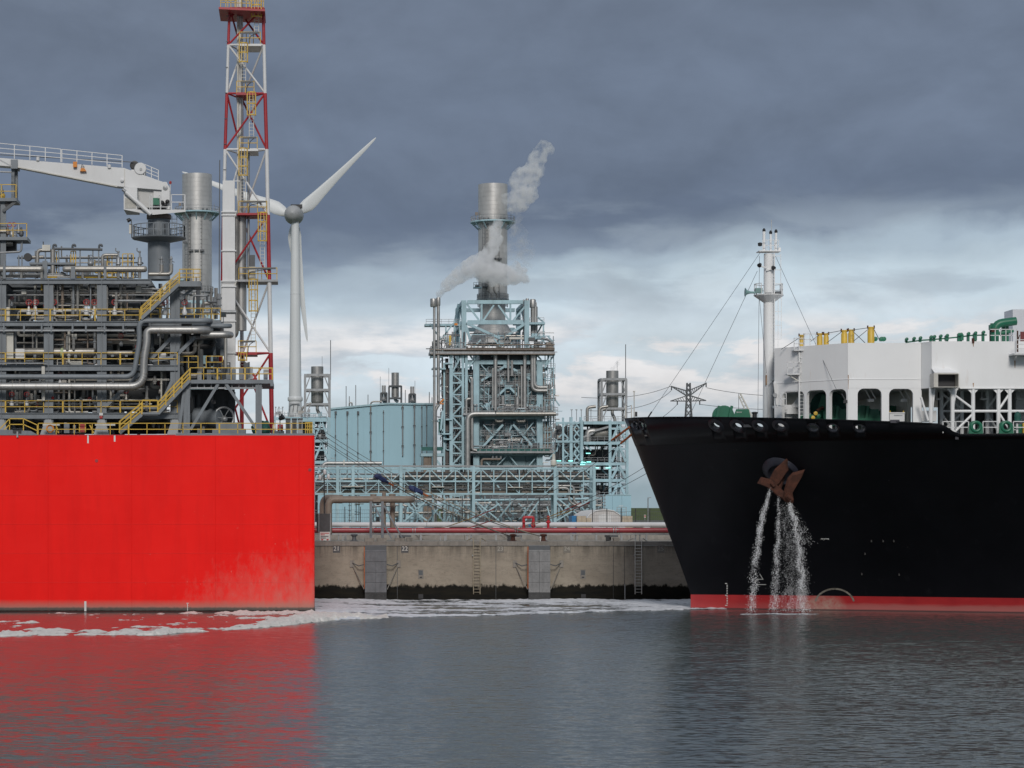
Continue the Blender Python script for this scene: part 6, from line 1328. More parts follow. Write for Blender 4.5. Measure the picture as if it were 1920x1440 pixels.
for x0, yy in ((998, 732.5), (1002, 726.5)): MB().path([P(x0, 664, PY-.9), P(x0, yy, PY-.9), P(1026, yy, PY-.9)], .5, 12, 1.6).build('steam_pipe', M['steel'], bh)
MB().path([P(877, 985, PY-2.9), P(877, 776, PY-2.9), P(928, 776, PY-2.9)], .7, 14, 2.).build('steam_pipe', M['steel'], bh); MB().tube(P(930, 776, PY-2.9), P(1042, 776, PY-2.9), .62, 14).build('steam_pipe', M['steelw'], bh)
MB().path([P(881, 709, PY-2.2), P(885, 709, PY-2.2), P(885, 843, PY-2.2), P(894, 845, PY-2.2)], .42, 12, 1.4).build('steam_pipe', M['steel'], bh); MB().path([P(884, 748, PY-1.7), P(874.5, 748, PY-1.7), P(874.5, 775, PY-1.7)], .4, 12, 1.2).build('steam_pipe', M['steel'], bh)
for a, c_ in ((930, 942), (970, 984)): MB().path([P(a, 786, PY-.6), P(a, 790, PY-.6), P(c_, 790, PY-.6), P(c_, 786, PY-.6)], .35, 10, .6).build('drain_loop', M['steelw'], bh)
for px in (924, 931, 939): MB().tube(P(px, 855, PY-.6), P(px, 861, PY-.6), .3).build('drain_stub', M['galv'], bh)
MB().path([P(903, 875, PY-.6), P(903, 861, PY-.6), P(938, 861, PY-.6)], .3, 8, .7).build('drain_loop', M['brownp'], bh)
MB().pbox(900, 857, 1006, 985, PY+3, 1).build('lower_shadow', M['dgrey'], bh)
clutter(bh, 1018, 1042, 690, 870, PY+1, 6, 46, R2_, ('galv', 'teal', 'steelw', 'brownp', 'dgrey')); 
for px, y0, y1 in ((1022, 740, 760), (1029, 720, 770), (1020, 700, 770), (1025, 790, 850), (1031, 800, 848), (1020, 795, 850)): MB().tube(P(px, y0, PY+2), P(px, y1, PY+2), .6, 10).build('side_pipe', M['brownp' if px % 2 else 'steelw'], bh)
g = MB()
for y in range(722, 772, 8): g.bar(P(1021, y, PY+.5), P(1030, y, PY+.5), .12)
for px in (1021, 1030): g.bar(P(px, 716, PY+.5), P(px, 775, PY+.5), .14)
g.build('scaffold', M['galv'], bh)
for y in (704, 724, 750, 816):
    for a in range(900, 1000, 27): MB().rail(P(a, y, PY-.2), P(a+25, y, PY-.2), 1.2, 1.4, .045, (1., .5, 0)).build('railing', M['galv'], bh)
for px in (908, 916, 936, 947, 966, 973, 990, 997): MB().tube(P(px, R2_.uniform(684, 730), PY-.1), P(px, R2_.uniform(750, 775), PY-.1), R2_.uniform(.08, .18), 7).build('riser_pipe', M[R2_.choice(('steelw', 'galv', 'teal'))], bh)
for px in (1022, 1027, 1033, 1038): MB().bar(P(px, 664, PY+1), P(px, 850, PY+1), .22).build('side_post', M['teal'], bh)
for y in range(690, 850, 20): MB().bar(P(1019, y, PY+1), P(1040, y, PY+1), .2).build('side_tie', M['teal'], bh); MB().bar(P(1020, y+18, PY+1.2), P(1039, y+2, PY+1.2), .16).build('side_brace', M['teal'], bh); MB().rail(P(1019, y, PY+.6), P(1041, y, PY+.6), 1.2, 1.2, .045).build('railing', M['galv'], bh)
# vents on the far corner
for px, y0, w, yb in ((982.5, 561, 2.2, 640), (988.5, 559.5, 3.2, 570), (999, 561, 6, 577), (1005, 566, 1.5, 640)): MB().lathe([(w*kp*.95, 0), (w*kp, .2), (w*kp, (yb-y0)*kp-.3), (w*kp*.8, (yb-y0)*kp)], P(px, yb, PY+6), UP, 16).build('vent_silencer', M['steel'], bh)
for px in (985, 999, 1004): MB().tube(P(px, 575, PY+6), P(px, 640, PY+6), .6, 10).build('vent_pipe', M['steel'], bh)
# stair tower on the left flank
sw = T('stair_tower', 'turquoise lattice stair tower beside the boiler house', 'stair tower', (X(858, PY-1), PY-1, GZ)); YS = PY-1.5
for px, w in ((846, 1.3), (868, 1.0), (874.5, 1.1)): tcol(sw, px, 658, 985, YS, w)
for px, w in ((852, .6), (862, .6)): tcol(sw, px, 600, 985, YS+5, w, 'teal')
ys = [662, 700, 718, 740, 758, 780, 803, 829, 850, 872, 900, 930]
for i, (a, c_) in enumerate(zip(ys, ys[1:])):
    tb(sw, (847, c_), (868, c_), YS+.3, .45, 'rung_beam'); 
    tb(sw, (847, a) if i % 2 else (868, a), (868, c_) if i % 2 else (847, c_), YS+.4, .45, 'diagonal_brace')
for i in range(12):
    a, c_ = 672+i*17, 672+(i+1)*17
    f = MB(); f.bar(P(853, c_, YS+2.5), P(862, a, YS+2.5), .35, .25) if i % 2 else f.bar(P(862, c_, YS+2.5), P(853, a, YS+2.5), .35, .25); f.build('stair_flight', M['dgreen' if i % 3 == 0 else 'dgrey'], sw); MB().rail(P(850, a, YS+1.9), P(866, a, YS+1.9), 1.2, 1., .05).build('landing_railing', M['galv'], sw)
MB().pbox(835, 672, 841, 985, YS+2, 1).build('cable_riser', mat('brown_cable_riser', (.10, .085, .085), .7), sw); tcol(sw, 833, 680, 985, YS+.8, .7)
for y, x0, x1 in ((660, 834, 876), (680, 835, 848), (822, 832, 846), (785, 836, 848), (812, 828, 846)): pdeck(sw, x0, x1, y, YS-.4, 4, .4, 'teal')
clutter(sw, 826, 850, 664, 870, YS+1, 5, 70, R2_, ('galv', 'teal', 'dgrey', 'dgrey', 'steelw')); clutter(sw, 850, 890, 690, 870, YS+2, 4, 60, R2_, ('galv', 'teal', 'dgrey', 'dgrey', 'teal'))
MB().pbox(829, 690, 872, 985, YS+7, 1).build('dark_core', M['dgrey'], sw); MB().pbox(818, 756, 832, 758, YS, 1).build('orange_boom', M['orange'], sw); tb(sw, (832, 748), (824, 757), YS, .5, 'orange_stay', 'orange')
MB().pbox(790, 838, 830, 845, YS, .06).build('wind_netting', M['tealdark'], sw); MB().pbox(822, 785, 830, 812, YS+.5, .06).build('wind_netting', M['tealdark'], sw); pdeck(sw, 789, 832, 850, YS, 5, .8, 'teal')
for a, c_ in (((812, 856), (826, 872)), ((830, 770), (826, 812)), ((822, 815), (830, 805))): tb(sw, a, c_, YS, .6, 'bracket')
for px in (797, 801, 806): MB().tube(P(px, 852, YS+1), P(px, 985, YS+1), .5, 8).build('leg_pipe', M['brownp'], sw)
# paired vent pipes with silencer heads
for i, (px, w, y0, y1, hw, hy0, hy1, lab) in enumerate(((814.3, 2.4, 575, 846, 6.2, 560, 575.5, 'tall thin steel vent pipe with a wide silencer head'), (821.8, 3.0, 574, 762, 4.0, 558, 573, 'tall thin steel vent pipe with a narrow head, venting white steam'))):
    Yv = PY-3+i*.8; e = T('vent_pipe', lab, 'vent pipe', (X(px, Yv), Yv, GZ), 'vent pipes beside the boiler house'); kv = Yv/F
    MB().lathe([(hw*kv*.9, 0), (hw*kv, .15), (hw*kv, (hy1-hy0)*kv-.15), (hw*kv*.92, (hy1-hy0)*kv)], P(px if i else px-1.5, hy1, Yv), UP, 18).build('silencer_head', M['steel'], e)
    MB().tube(P(px, hy1, Yv), P(px, y1, Yv), w*kv, 14).build('pipe_body', M['steel'], e)
    if i: MB().path([P(px, 752, Yv), P(px, 760, Yv), P(816.5, 768, Yv), P(816.5, 985, Yv)], w*kv, 14, 1.5).build('pipe_body', M['steel'], e)
    else: MB().tube(P(px, 846, Yv), P(px, 985, Yv), w*kv, 14).build('pipe_body', M['steelw'], e)
    for y in (612, 690, 705, 788): MB().lathe([(w*kv*1.25, -.2), (w*kv*1.25, .2)], P(px if y < 755 or not i else 816.5, y, Yv), UP, 12).build('pipe_clamp', M['galv'], e)
g = bh
for y, x0, x1 in ((690, 810, 836), (788, 810, 824), (655, 808, 814), (667, 808, 830)): pdeck(bh, x0, x1, y, PY-2, 3, .4, 'teal')
clutter(bh, 806, 834, 640, 668, PY-1, 3, 20, R2_, ('galv', 'dgrey', 'brownp'))

# ------------------------------------------------------------------ silencers in lattice cages (two alike)
def silencer(label, px, Y, ytop, s=1.0, group='caged steel silencers'):
    e = T('caged_silencer', label, 'silencer', (X(px, Y), Y, Z(ytop+97*s, Y)), group); q = Y/F
    cy = Y+3.2; X0 = X(px, Y); zt = Z(ytop, Y)
    r = 11.6*s*q; MB().lathe([(r*.25, zt-75*s*q), (r*.55, zt-72.5*s*q), (r*.9, zt-69*s*q), (r, zt-66*s*q), (r, zt-18*s*q), (r, zt), (r*.9, zt), (r*.88, zt-1.5)], (X0, cy, 0), UP, 26).build('silencer_drum', M['steel'], e)
    MB().path([(X0, cy, zt-74*s*q), (X0, cy, zt-82*s*q), (X0+5*s*q, cy, zt-90*s*q), (X0+5*s*q, cy, zt-97*s*q)], 3*s*q, 10, 1.).build('outlet_pipe', M['steel'], e)
    hw, hd = 23*s*q, 3.2
    for sx in (-1, 1):
        for dy in (-hd, hd): MB().box(X0+sx*hw-.3, X0+sx*hw+.3, cy+dy-.3, cy+dy+.3, zt-97*s*q, zt-17*s*q).build('cage_post', M['galv'], e)
    for f in (17, 45, 72):
        z = zt-f*s*q
        for dy in (-hd, hd): MB().box(X0-hw+.3, X0+hw-.3, cy+dy-.25, cy+dy+.25, z-.3, z+.3).build('cage_hoop', M['galv'], e)
        for sx in (-1, 1): MB().box(X0+sx*hw-.25, X0+sx*hw+.25, cy-hd+.3, cy+hd-.3, z-.3, z+.3).build('cage_hoop', M['galv'], e)
    for f0, f1 in ((17, 45), (45, 72), (72, 95)):
        for sx in (-1, 1): MB().bar((X0+sx*hw, cy-hd, zt-f1*s*q), (X0+sx*12.5*s*q, cy-hd, zt-f0*s*q), .28).build('cage_brace', M['galv'], e)
    MB().tube((X0+hw+.3, cy, zt-25*s*q), (X0+hw+.3, cy, zt+50*s*q), .10, 6).build('lightning_rod', M['dgrey'], e)
    MB().tube((X0+r*.8, cy, zt), (X0+r*.8, cy, zt+18*s*q), .05, 6).build('lightning_rod', M['galv'], e)
    MB().path([(X0-hw*1.25, cy-hd, zt-97*s*q), (X0-hw*1.25, cy-hd, zt-78*s*q), (X0-hw*.5, cy-hd, zt-70*s*q)], .3, 8, .8).build('inlet_pipe', M['steelw'], e)
    return e
silencer('caged steel silencer beside the wind turbine tower', 595, 640, 686)
silencer('caged steel silencer near the black ship bow, faintly smoking', 1151, 640, 694)

# ------------------------------------------------------------------ turbine hall
th = T('turbine_hall', 'long flat turquoise clad turbine hall with conduits down its wall', 'hall', (X(715, 690), 690, GZ)); TY = 690.0
top = lambda px: 767-(px-619)*10/104 if px < 723 else 757+(px-723)/90
edges = [619, 640, 660, 682, 706, 730, 752, 774, 796, 814]
for a, c_ in zip(edges, edges[1:]):
    p = [P(a+.04, top(a), TY), P(c_-.04, top(c_), TY), V((X(c_-.04, TY), TY, GZ)), V((X(a+.04, TY), TY, GZ))]
    MB().add(p+[q+V((0, .4, 0)) for q in p], [(3,2,1,0),(4,5,6,7),(0,1,5,4),(1,2,6,5),(3,0,4,7)]).build('cladding_panel', M['teal3'], th)
bx_ = [(px, top(px)+.3) for px in edges]; n = len(bx_)
vs = [P(px, py, TY+.45) for px, py in bx_]+[V((P(px, py, TY+.45).x, TY+70, P(px, py, TY+.45).z)) for px, py in bx_]
x0, x1 = vs[0].x, vs[n-1].x; vs += [V((x0, TY+.45, GZ)), V((x1, TY+.45, GZ)), V((x1, TY+70, GZ)), V((x0, TY+70, GZ))]
MB().add(vs, [(i, i+1, n+i+1, n+i) for i in range(n-1)]+[(0, n, 2*n+3, 2*n), (n-1, 2*n+1, 2*n+2, 2*n-1), tuple([2*n]+list(range(0, n))[::1]+[2*n+1])]).build('hall_shell', M['teal3'], th)
g = MB()
for a, c_ in zip(edges, edges[1:]): g.bar(P(a, top(a)-.3, TY-.1), P(c_, top(c_)-.3, TY-.1), .8, .5)
g.build('roof_trim', M['teal'], th)
for px, y0, y1, r in ((629, 777, 875, .16), (651, 774, 985, .2), (671, 773, 985, .16), (695, 770, 872, .32), (719, 769, 985, .18), (755, 760, 855, .32), (777, 758, 985, .34), (800, 758, 985, .22), (791, 760, 985, .22)):
    o = MB().tube(P(px, y0, TY-.5), P(px, y1, TY-.5), r*.62, 8).build('conduit', M['galv'], th)
    for y in range(int(y0)+4, min(int(y1), 880), 36): MB().pbox(px-2.2 if r > .25 else px-1.2, y-1.2, px+2.2 if r > .25 else px+1.2, y+1.2, TY-.7, .5).build('conduit_bracket', M['dgrey'], o)
for px in (629, 671, 651): MB().pbox(px-1.5, 771, px+2.5, 776, TY-.8, .6).build('outlet_box', M['dgrey'], th)
for px, y in ((649, 724), (655, 743), (667, 722), (690, 740), (760, 731), (805, 735), (810, 745), (713, 706), (729, 690), (778, 714), (604, 668)): MB().tube(P(px, top(max(619, px)), TY+3), P(px, y, TY+3), .12 if y > 715 else .06, 6).build('lightning_rod', M['galv'], th)
MB().path([P(695, 770, TY-.3), P(695, 753, TY-.3), P(716, 753, TY-.3)], .22, 8, 1.).build('roof_pipe', M['steelw'], th); MB().path([P(655, 762, TY+2), P(655, 755, TY+2), P(660, 755, TY+2), P(660, 762, TY+2)], .2, 8, .5).build('roof_pipe', M['steelw'], th)
def roofvent(label, px, w, y0, yb, fw, two=False):
    Y = TY+2; q = Y/F; e = T('roof_vent', label, 'roof vent', P(px, 757, Y), 'vents on the turbine hall roof'); cy = Y+2
    for dx in ((-w*.6, w*.6) if two else (0,)): MB().lathe([(w*q*(.5 if two else 1), 0), (w*q*(.5 if two else 1), (yb-y0)*q)], V((X(px, Y)+dx*q, cy, Z(yb, Y))), UP, 18).build('vent_drum', M['steel'], e)
    for sx in (-1, 1):
        for dy in (-1.5, 1.5): MB().box(X(px, Y)+sx*fw*q-.2, X(px, Y)+sx*fw*q+.2, cy+dy-.2, cy+dy+.2, Z(757, Y), Z(y0+(yb-y0)*.55, Y)).build('vent_frame_post', M['dgrey'], e)
    for y in (y0+(yb-y0)*.55, yb+2): MB().box(X(px-fw, Y), X(px+fw, Y), cy-1.9, cy+1.9, Z(y, Y)-.25, Z(y, Y)+.15).build('vent_frame_deck', M['dgrey'], e)
    MB().path([V((X(px, Y), cy, Z(yb, Y))), V((X(px, Y), cy, Z(yb+6, Y))), V((X(px+6, Y), cy, Z(yb+9, Y)))], .45, 8, .8).build('vent_neck', M['steel'], e)
roofvent('large drum vent in a frame on the turbine hall roof', 741.5, 7, 698, 744, 11.5); roofvent('small twin vent beside the large drum on the hall roof', 720, 3.4, 722, 748, 5.5, True); roofvent('small twin vent near the hall roof corner by the vent pipes', 773.5, 3.4, 724, 750, 5.5, True)

# ------------------------------------------------------------------ open process frames left and right
def frame(name, label, xs, ylev, Y, dep, y_top, rng, dens, cols_w=.7):
    e = T(name, label, 'process rack', (X((xs[0]+xs[-1])/2, Y), Y, GZ), 'open turquoise process frames')
    for px in xs:
        for dy in (0, dep): x = X(px, Y); MB().box(x-cols_w/2, x+cols_w/2, Y+dy, Y+dy+cols_w, GZ, Z(y_top, Y)).build('column', M['teal'], e)
    for y in ylev:
        z = Z(y, Y); x0, x1 = X(xs[0], Y), X(xs[-1], Y)
        for dy in (.05, dep+.05): MB().box(x0+.5, x1-.5, Y+dy, Y+dy+.7, z-.75, z).build('floor_beam', M['teal'], e)
        MB().box(x0+.5, x1-.5, Y+.9, Y+dep, z-.25, z-.02).build('floor_grating', M['dgrey'], e); MB().rail((x0+.6, Y+.2, z), (x1-.6, Y+.2, z), 1.2, 1.8, .05).build('railing', M['galv'], e)
    lv = sorted(ylev)+[985]
    for a, c_ in zip(lv, lv[1:]):
        clutter(e, xs[0]+2, xs[-1]-2, a+3, c_-1, Y+1.5, dep-2, dens, rng, ('galv', 'steelw', 'dgrey', 'dgrey', 'black'))
        MB().box(X(xs[0], Y)+1, X(xs[-1], Y)-1, Y+dep-1.5, Y+dep-.5, Z(c_, Y)+.3, Z(a, Y)-1.5).build('dark_fill_box', M['dgrey'], e)  # dark box fills each storey, standing in for the shade inside the frame
    return e
RF = 610.0
rf = frame('process_rack', 'open turquoise process frame crowded with pipes beneath the smoking silencer', [1091, 1144, 1176], [790, 828, 867, 898, 932], RF, 16, 788, R2_, 24)
for a, c_ in zip([790, 828, 867, 898, 932], [828, 867, 898, 932, 980]):
    tb(rf, (1147, c_-1), (1160, a+5), RF+.1, .7, 'chevron_brace'); tb(rf, (1160, a+5), (1173, c_-1), RF+.1, .7, 'chevron_brace'); tb(rf, (1146, a+14), (1175, a+14), RF+.3, .5, 'chevron_tie')
for px, y0, w in ((1056, 783, .7), (1071, 782, 1.1), (1089, 782, .9)): tcol(rf, px, y0, 985, RF+2, w)
for i in range(6):
    a = 790+i*15; tb(rf, (1076, a), (1087, a+14), RF+2.2, .4, 'ladder_brace'); tb(rf, (1087, a), (1076, a+14), RF+2.4, .4, 'ladder_brace'); tb(rf, (1057, a+8), (1070, a+22 if i % 2 else a+2), RF+2.2, .4, 'ladder_brace')
for y in (793, 828, 868, 900): tb(rf, (1042, y), (1090, y), RF+2.1, .6, 'tie_beam')
MB().lathe([(.3, 0), (1.4, .4), (1.7, 1.2), (1.7, 3.6), (1.4, 4.4), (.3, 4.8)], P(1108, 812, RF+3), (1, 0, 0), 20).build('feed_drum', M['steelw'], rf); MB().path([P(1102, 828, RF+1), P(1102, 809, RF+1), P(1115, 808, RF+1)], .8, 12, 1.5).build('feed_pipe', M['steel'], rf); MB().bar(P(1110, 809, RF+.5), P(1142, 800, RF+.5), .5).build('cable_ladder', M['galv'], rf); MB().bar(P(1094, 820, RF+.5), P(1112, 812, RF+.5), .5).build('cable_ladder', M['galv'], rf)
clutter(rf, 1040, 1090, 795, 930, RF+3, 6, 90, R2_, ('galv', 'dgrey', 'steelw', 'teal', 'black')); MB().pbox(1042, 800, 1091, 985, RF+10, 1).build('dark_fill_box', M['dgrey'], rf)  # the last box is dark fill for the shaded depth behind
for px in (1072, 1081, 1090, 1102, 1108): MB().tube(P(px, 789, RF+3), P(px, 768, RF+3), .08).build('lamp_post', M['galv'], rf); MB().pbox(px-2, 767.5, px+2, 769, RF+2.8, .4).build('lamp_head', M['galv'], rf)
for a, y in ((1101, 764), (1124, 764)): MB().path([P(a, 790, RF+3), P(a, y, RF+3), P(a+16, y-2, RF+3)], .4, 10, .8).build('roof_pipe', M['steelw'], rf)
for px, y in ((1048, 864), (1070, 864), (1092, 871), (1094, 867), (1119, 877), (1140, 877), (1103, 850), (1104, 866)): MB().pbox(px-4, y-.7, px+4, y+.7, RF-.5, .2).build('strip_lamp', M['led'], rf)
lf = frame('process_rack', 'open turquoise process frame beneath the silencer by the barge end', [560, 588, 617], [785, 824, 864], 610, 16, 783, R2_, 26)
for a, c_ in ((788, 824), (828, 864), (868, 905)):
    tb(lf, (590, c_-2), (603, a+3), 610.1, .6, 'chevron_brace'); tb(lf, (603, a+3), (616, c_-2), 610.1, .6, 'chevron_brace'); tb(lf, (589, a+16), (616, a+16), 610.3, .45, 'chevron_tie')
MB().pbox(597, 792, 602, 822, 612, 1).build('white_duct', M['white'], lf); MB().pbox(560, 790, 590, 985, 620, 1).build('dark_fill_box', M['dgrey'], lf)  # last box: dark fill in place of interior shade
for px in (517, 523, 530): 
    MB().tube(P(px, 785, 612), P(px, 763, 612), .08).build('lamp_post', M['galv'], lf); MB().pbox(px-1.5, 762.5, px+1.5, 764.5, 611.8, .4).build('lamp_head', M['galv'], lf)
tb(lf, (510, 785), (617, 785), 611, .9, 'roof_beam'); tb(lf, (515, 780), (515, 820), 611, .7, 'column')
prail(lf, 515, 580, 784, 611); clutter(lf, 520, 615, 772, 784, 612, 4, 14, R2_)

# ------------------------------------------------------------------ pipe bridge
GB = 560.0
pb = T('pipe_bridge', 'long turquoise truss pipe bridge carrying pipes across the plant front', 'pipe bridge', (X(850, GB), GB, GZ))
for dy in (0, 5.5):
    Y = GB+dy; zz = lambda y: Z(y, GB)
    for y, w, m_ in ((873.5, .25, 'galv'), (878.5, .40, 'teal'), (902.5, .34, 'teal'), (926, .42, 'teal')):
        for a, c_ in ((575, 663), (665, 752), (753, 889), (890, 1041), (1042, 1118)):
            MB().box(X(a, GB), X(c_, GB)-.05, Y, Y+.5, zz(y)-w/2, zz(y)+w/2).build('chord', M[m_], pb)
    bays = list(range(590, 1118, 24))
    for i, a in enumerate(bays):
        x0, x1 = X(a, GB), X(min(a+24, 1118), GB); main = any(abs(a-q) < 12 for q in (662, 752, 888, 1041))
        MB().box(x0-.12, x0+.12, Y+.12, Y+.38, zz(926), zz(878.5)).build('post', M['teal'], pb)
        up_ = i % 2 == 0
        MB().bar((x0, Y+.25, zz(902 if up_ else 879)), (x1, Y+.25, zz(879 if up_ else 902)), .2).build('diagonal', M['teal'], pb)
        if a < 760 or (i % 3 == 0): MB().bar((x0, Y+.25, zz(925 if up_ else 903)), (x1, Y+.25, zz(903 if up_ else 925)), .18).build('diagonal', M['teal'], pb)
for px in (633, 662, 752, 888, 1041, 1114):
    for dy in (0, 5.5): x = X(px, GB); MB().box(x-.35, x+.35, GB+dy-.1, GB+dy+.6, GZ, Z(874, GB)).build('leg', M['teal'], pb)
for a, c_ in (((755, 940), (800, 976)), ((800, 938), (757, 978)), ((762, 930), (786, 960)), ((1044, 933), (1092, 972)), ((1044, 976), (1108, 936)), ((890, 976), (936, 944)), ((936, 976), (892, 940)), ((985, 976), (1010, 940)), ((1034, 978), (1026, 950))): tb(pb, a, c_, GB+.1, .36, 'leg_brace')
for y, r, Y_, x0, x1, m_ in ((893.5, .36, 1.5, 700, 1100, 'steelw'), (898, .30, 2.6, 590, 1105, 'steelw'), (908, .2, 1.2, 590, 1090, 'galv'), (912, .2, 1.9, 590, 1070, 'steelw'), (916, .22, 1.2, 590, 1066, 'dgrey'), (920, .22, 2.3, 590, 1095, 'steelw'), (923, .2, 1.4, 590, 1080, 'brownp'), (914, .2, 3.4, 590, 1100, 'galv'), (905, .2, 3.5, 590, 1100, 'dgrey'), (886, .2, 3.2, 760, 1100, 'brownp'), (889, .2, 4.0, 590, 1100, 'galv')):
    MB().tube(P(x0, y, GB+Y_), P(x1, y, GB+Y_), r, 10).build('pipe', M[m_], pb)
MB().path([P(605, 905, GB+2), P(605, 868.5, GB+2), P(716, 868.5, GB+2)], .42, 14, 1.2).build('pipe', M['steel'], pb); MB().pbox(644, 862, 646, 873, GB+1.5, .2).build('pipe_guide', M['cream'], pb)
for i, (x0, yy) in enumerate(((1061, 921), (1066, 917))): MB().path([P(x0-30, yy-6, GB+.8), P(x0+6+i*4, yy-6, GB+.8), P(x0+6+i*4, 940, GB+.8), P(x0+18+i*2, 948-i*2, GB+.8), P(1092, 948-i*2, GB+.8)], .28, 10, 1.).build('pipe', M['steel'], pb)
for x0, x1, y in ((642, 681, 911), (952, 980, 913), (810, 833, 912), (1000, 1030, 913)): pdeck(pb, x0, x1, y, GB-1, 2, .2, 'cream')
clutter(pb, 770, 1100, 880, 924, GB+.8, 4, 60, R2_, ('galv', 'steelw', 'dgrey', 'brownp')); 
MB().tube(P(1038, 874, GB), P(1038, 851, GB), .35).build('lamp_mast', M['cream'], pb); MB().lathe([(.3, 0), (.7, .4), (.7, 1.4), (.2, 1.8)], P(1038, 875, GB), UP, 12).build('lamp_mast_foot', M['cream'], pb)
# ground-level plant under the bridge
for i, (px0, px1, lab) in enumerate(((694, 760, 'low tangle of turquoise pipe supports under the bridge by the brown pipe'), (762, 886, 'low tangle of pipe supports under the middle of the bridge'), (890, 1040, 'dense pipe supports under the bridge below the boiler house'), (1042, 1128, 'pipe supports under the bridge end beside the small turquoise building'))):
    e = T('ground_pipework', lab, 'pipework', (X((px0+px1)/2, 585), 585, GZ), 'pipework under the bridge'); 
    for px in range(px0+6, px1, 22): tcol(e, px, R2_.choice((932, 938, 945)), 985, 585+R2_.uniform(0, 12), .6)
    for y in (936, 948, 960): MB().tube(P(px0, y+R2_.uniform(-2, 2), 588), P(px1, y+R2_.uniform(-2, 2), 588), .28, 8).build('pipe', M[R2_.choice(('galv', 'teal', 'steelw'))], e)
    for px in range(px0, px1-30, 40): tb(e, (px, 978), (px+30, 940), 586, .4, 'brace'); tb(e, (px+30, 978), (px, 940), 586.5, .4, 'brace')
    clutter(e, px0, px1, 930, 980, 582, 16, int((px1-px0)*.55), R2_, ('galv', 'teal', 'dgrey', 'steelw', 'dgrey'))
    if px0 > 800: MB().pbox(px0, 928, px1, 985, 612, 2).build('dark_fill_box', M['dgrey'], e)  # dark backing box stands for the shade under the bridge
for px0, px1, y0, Y, nm, lab in ((596, 690, 927, 605, 'pump_building', 'low plain turquoise building behind the brown pipe loop'), (1131, 1183.5, 929, 600, 'switch_building', 'small plain turquoise building beside the white tent')):
    e = T(nm, lab, 'building', (X((px0+px1)/2, Y), Y, GZ)); q = Y/F
    n_ = 4 if px0 < 700 else 3
    for i in range(n_):
        a, c_ = px0+(px1-px0)*i/n_, px0+(px1-px0)*(i+1)/n_; MB().box(X(a, Y)+.02, X(c_, Y)-.02, Y, Y+.25, GZ, Z(y0, Y)).build('wall_panel', M['teal3'], e)
    MB().box(X(px0, Y)+.02, X(px1, Y)-.02, Y+.3, Y+18, GZ, Z(y0, Y)-.02).build('wall_core', M['teal2'], e); MB().box(X(px0, Y)-.1, X(px1, Y)+.1, Y-.1, Y+18.1, Z(y0, Y), Z(y0, Y)+.25).build('roof', M['teal'], e)
e = T('access_tower', 'thin scaffold ladder tower in front of the turquoise hall', 'scaffold', (X(640, 570), 570, GZ)); g = MB()
for px in (655, 660, 668, 673):
    MB().bar(P(px, 905, 572), P(px, 985, 572), .18).build('scaffold_pole', M['galv'], e)
for y in range(912, 980, 9): MB().bar(P(653, y, 572), P(675, y+(4 if y % 2 else -2), 572), .16).build('scaffold_ledger', M['galv'], e)
for y in (914, 944): pdeck(e, 664, 682, y, 571, 2, .2, 'cream')
e = T('scaffold_stair', 'grey scaffold stair beside the small turquoise building', 'scaffold', (X(1122, 590), 590, GZ))
for px in (1112, 1120, 1128, 1134): MB().bar(P(px, 928, 592), P(px, 985, 592), .16).build('scaffold_pole', M['galv'], e)
for i, y in enumerate(range(930, 980, 6)): MB().bar(P(1110, y, 592), P(1136, y, 592), .16).build('scaffold_ledger', M['galv'], e)
for i, y in enumerate(range(930, 974, 12)): MB().bar(P(1112, y+12, 591.8), P(1132, y, 591.8), .14).build('scaffold_brace', M['galv'], e)
# ================================================================== wind turbine, pylon, yard and quay things
WY = 788.0; q = WY/F
wt_ = T('wind_turbine', 'white wind turbine with grey nacelle seen from behind', 'wind turbine', (X(553, WY), WY, GZ))
xw = X(553.5, WY); zh = Z(402, WY)
MB().lathe([(13.5*q, GZ), (13*q, Z(790, WY)), (12*q, Z(750, WY)), (9.3*q, Z(560, WY)), (7*q, Z(414, WY))], (xw, WY, 0), UP, 36).build('tower', M['wturb'], wt_)
for y, w in ((745, 12.2), (552, 9.4)): MB().lathe([(w*q, 0), (w*q+.06, .1), (w*q, .2)], (xw, WY, Z(y, WY)), UP, 32).build('tower_flange', M['wturb'], wt_)
MB().lathe([(13.4*q, 0), (14.2*q, .3), (14.2*q, 1.0), (13.3*q, 1.3)], (xw, WY, Z(752, WY)), UP, 32).build('tower_collar', M['wturb'], wt_)
MB().pbox(542, 756, 562, 758, WY-2.6, .3).build('door_canopy', M['galv'], wt_)
for px in (544, 551, 559): MB().bar(P(px, 757, WY-2.5), P(px-2, 772, WY-2.5), .2).build('canopy_strut', M['dgrey'], wt_)
na = MB().lathe([(.02, -6.0), (1.3, -5.6), (2.3, -4.4), (2.95, -2.0), (3.15, 0), (3.0, 2.2), (2.5, 4.2), (1.6, 5.6), (.02, 6.4)], (X(551, WY), WY+1.5, zh), (0.10, 1, 0), 32).build('nacelle', M['nacelle'], wt_)
MB().lathe([(7.4*q, Z(418, WY)-zh), (7.2*q, -2.2)], (xw, WY, zh), UP, 24).build('yaw_collar', M['nacelle'], wt_)
MB().box(X(545, WY), X(567, WY), WY-.5, WY+1.5, Z(390, WY), Z(383.5, WY)).build('cooler', M['black'], na)
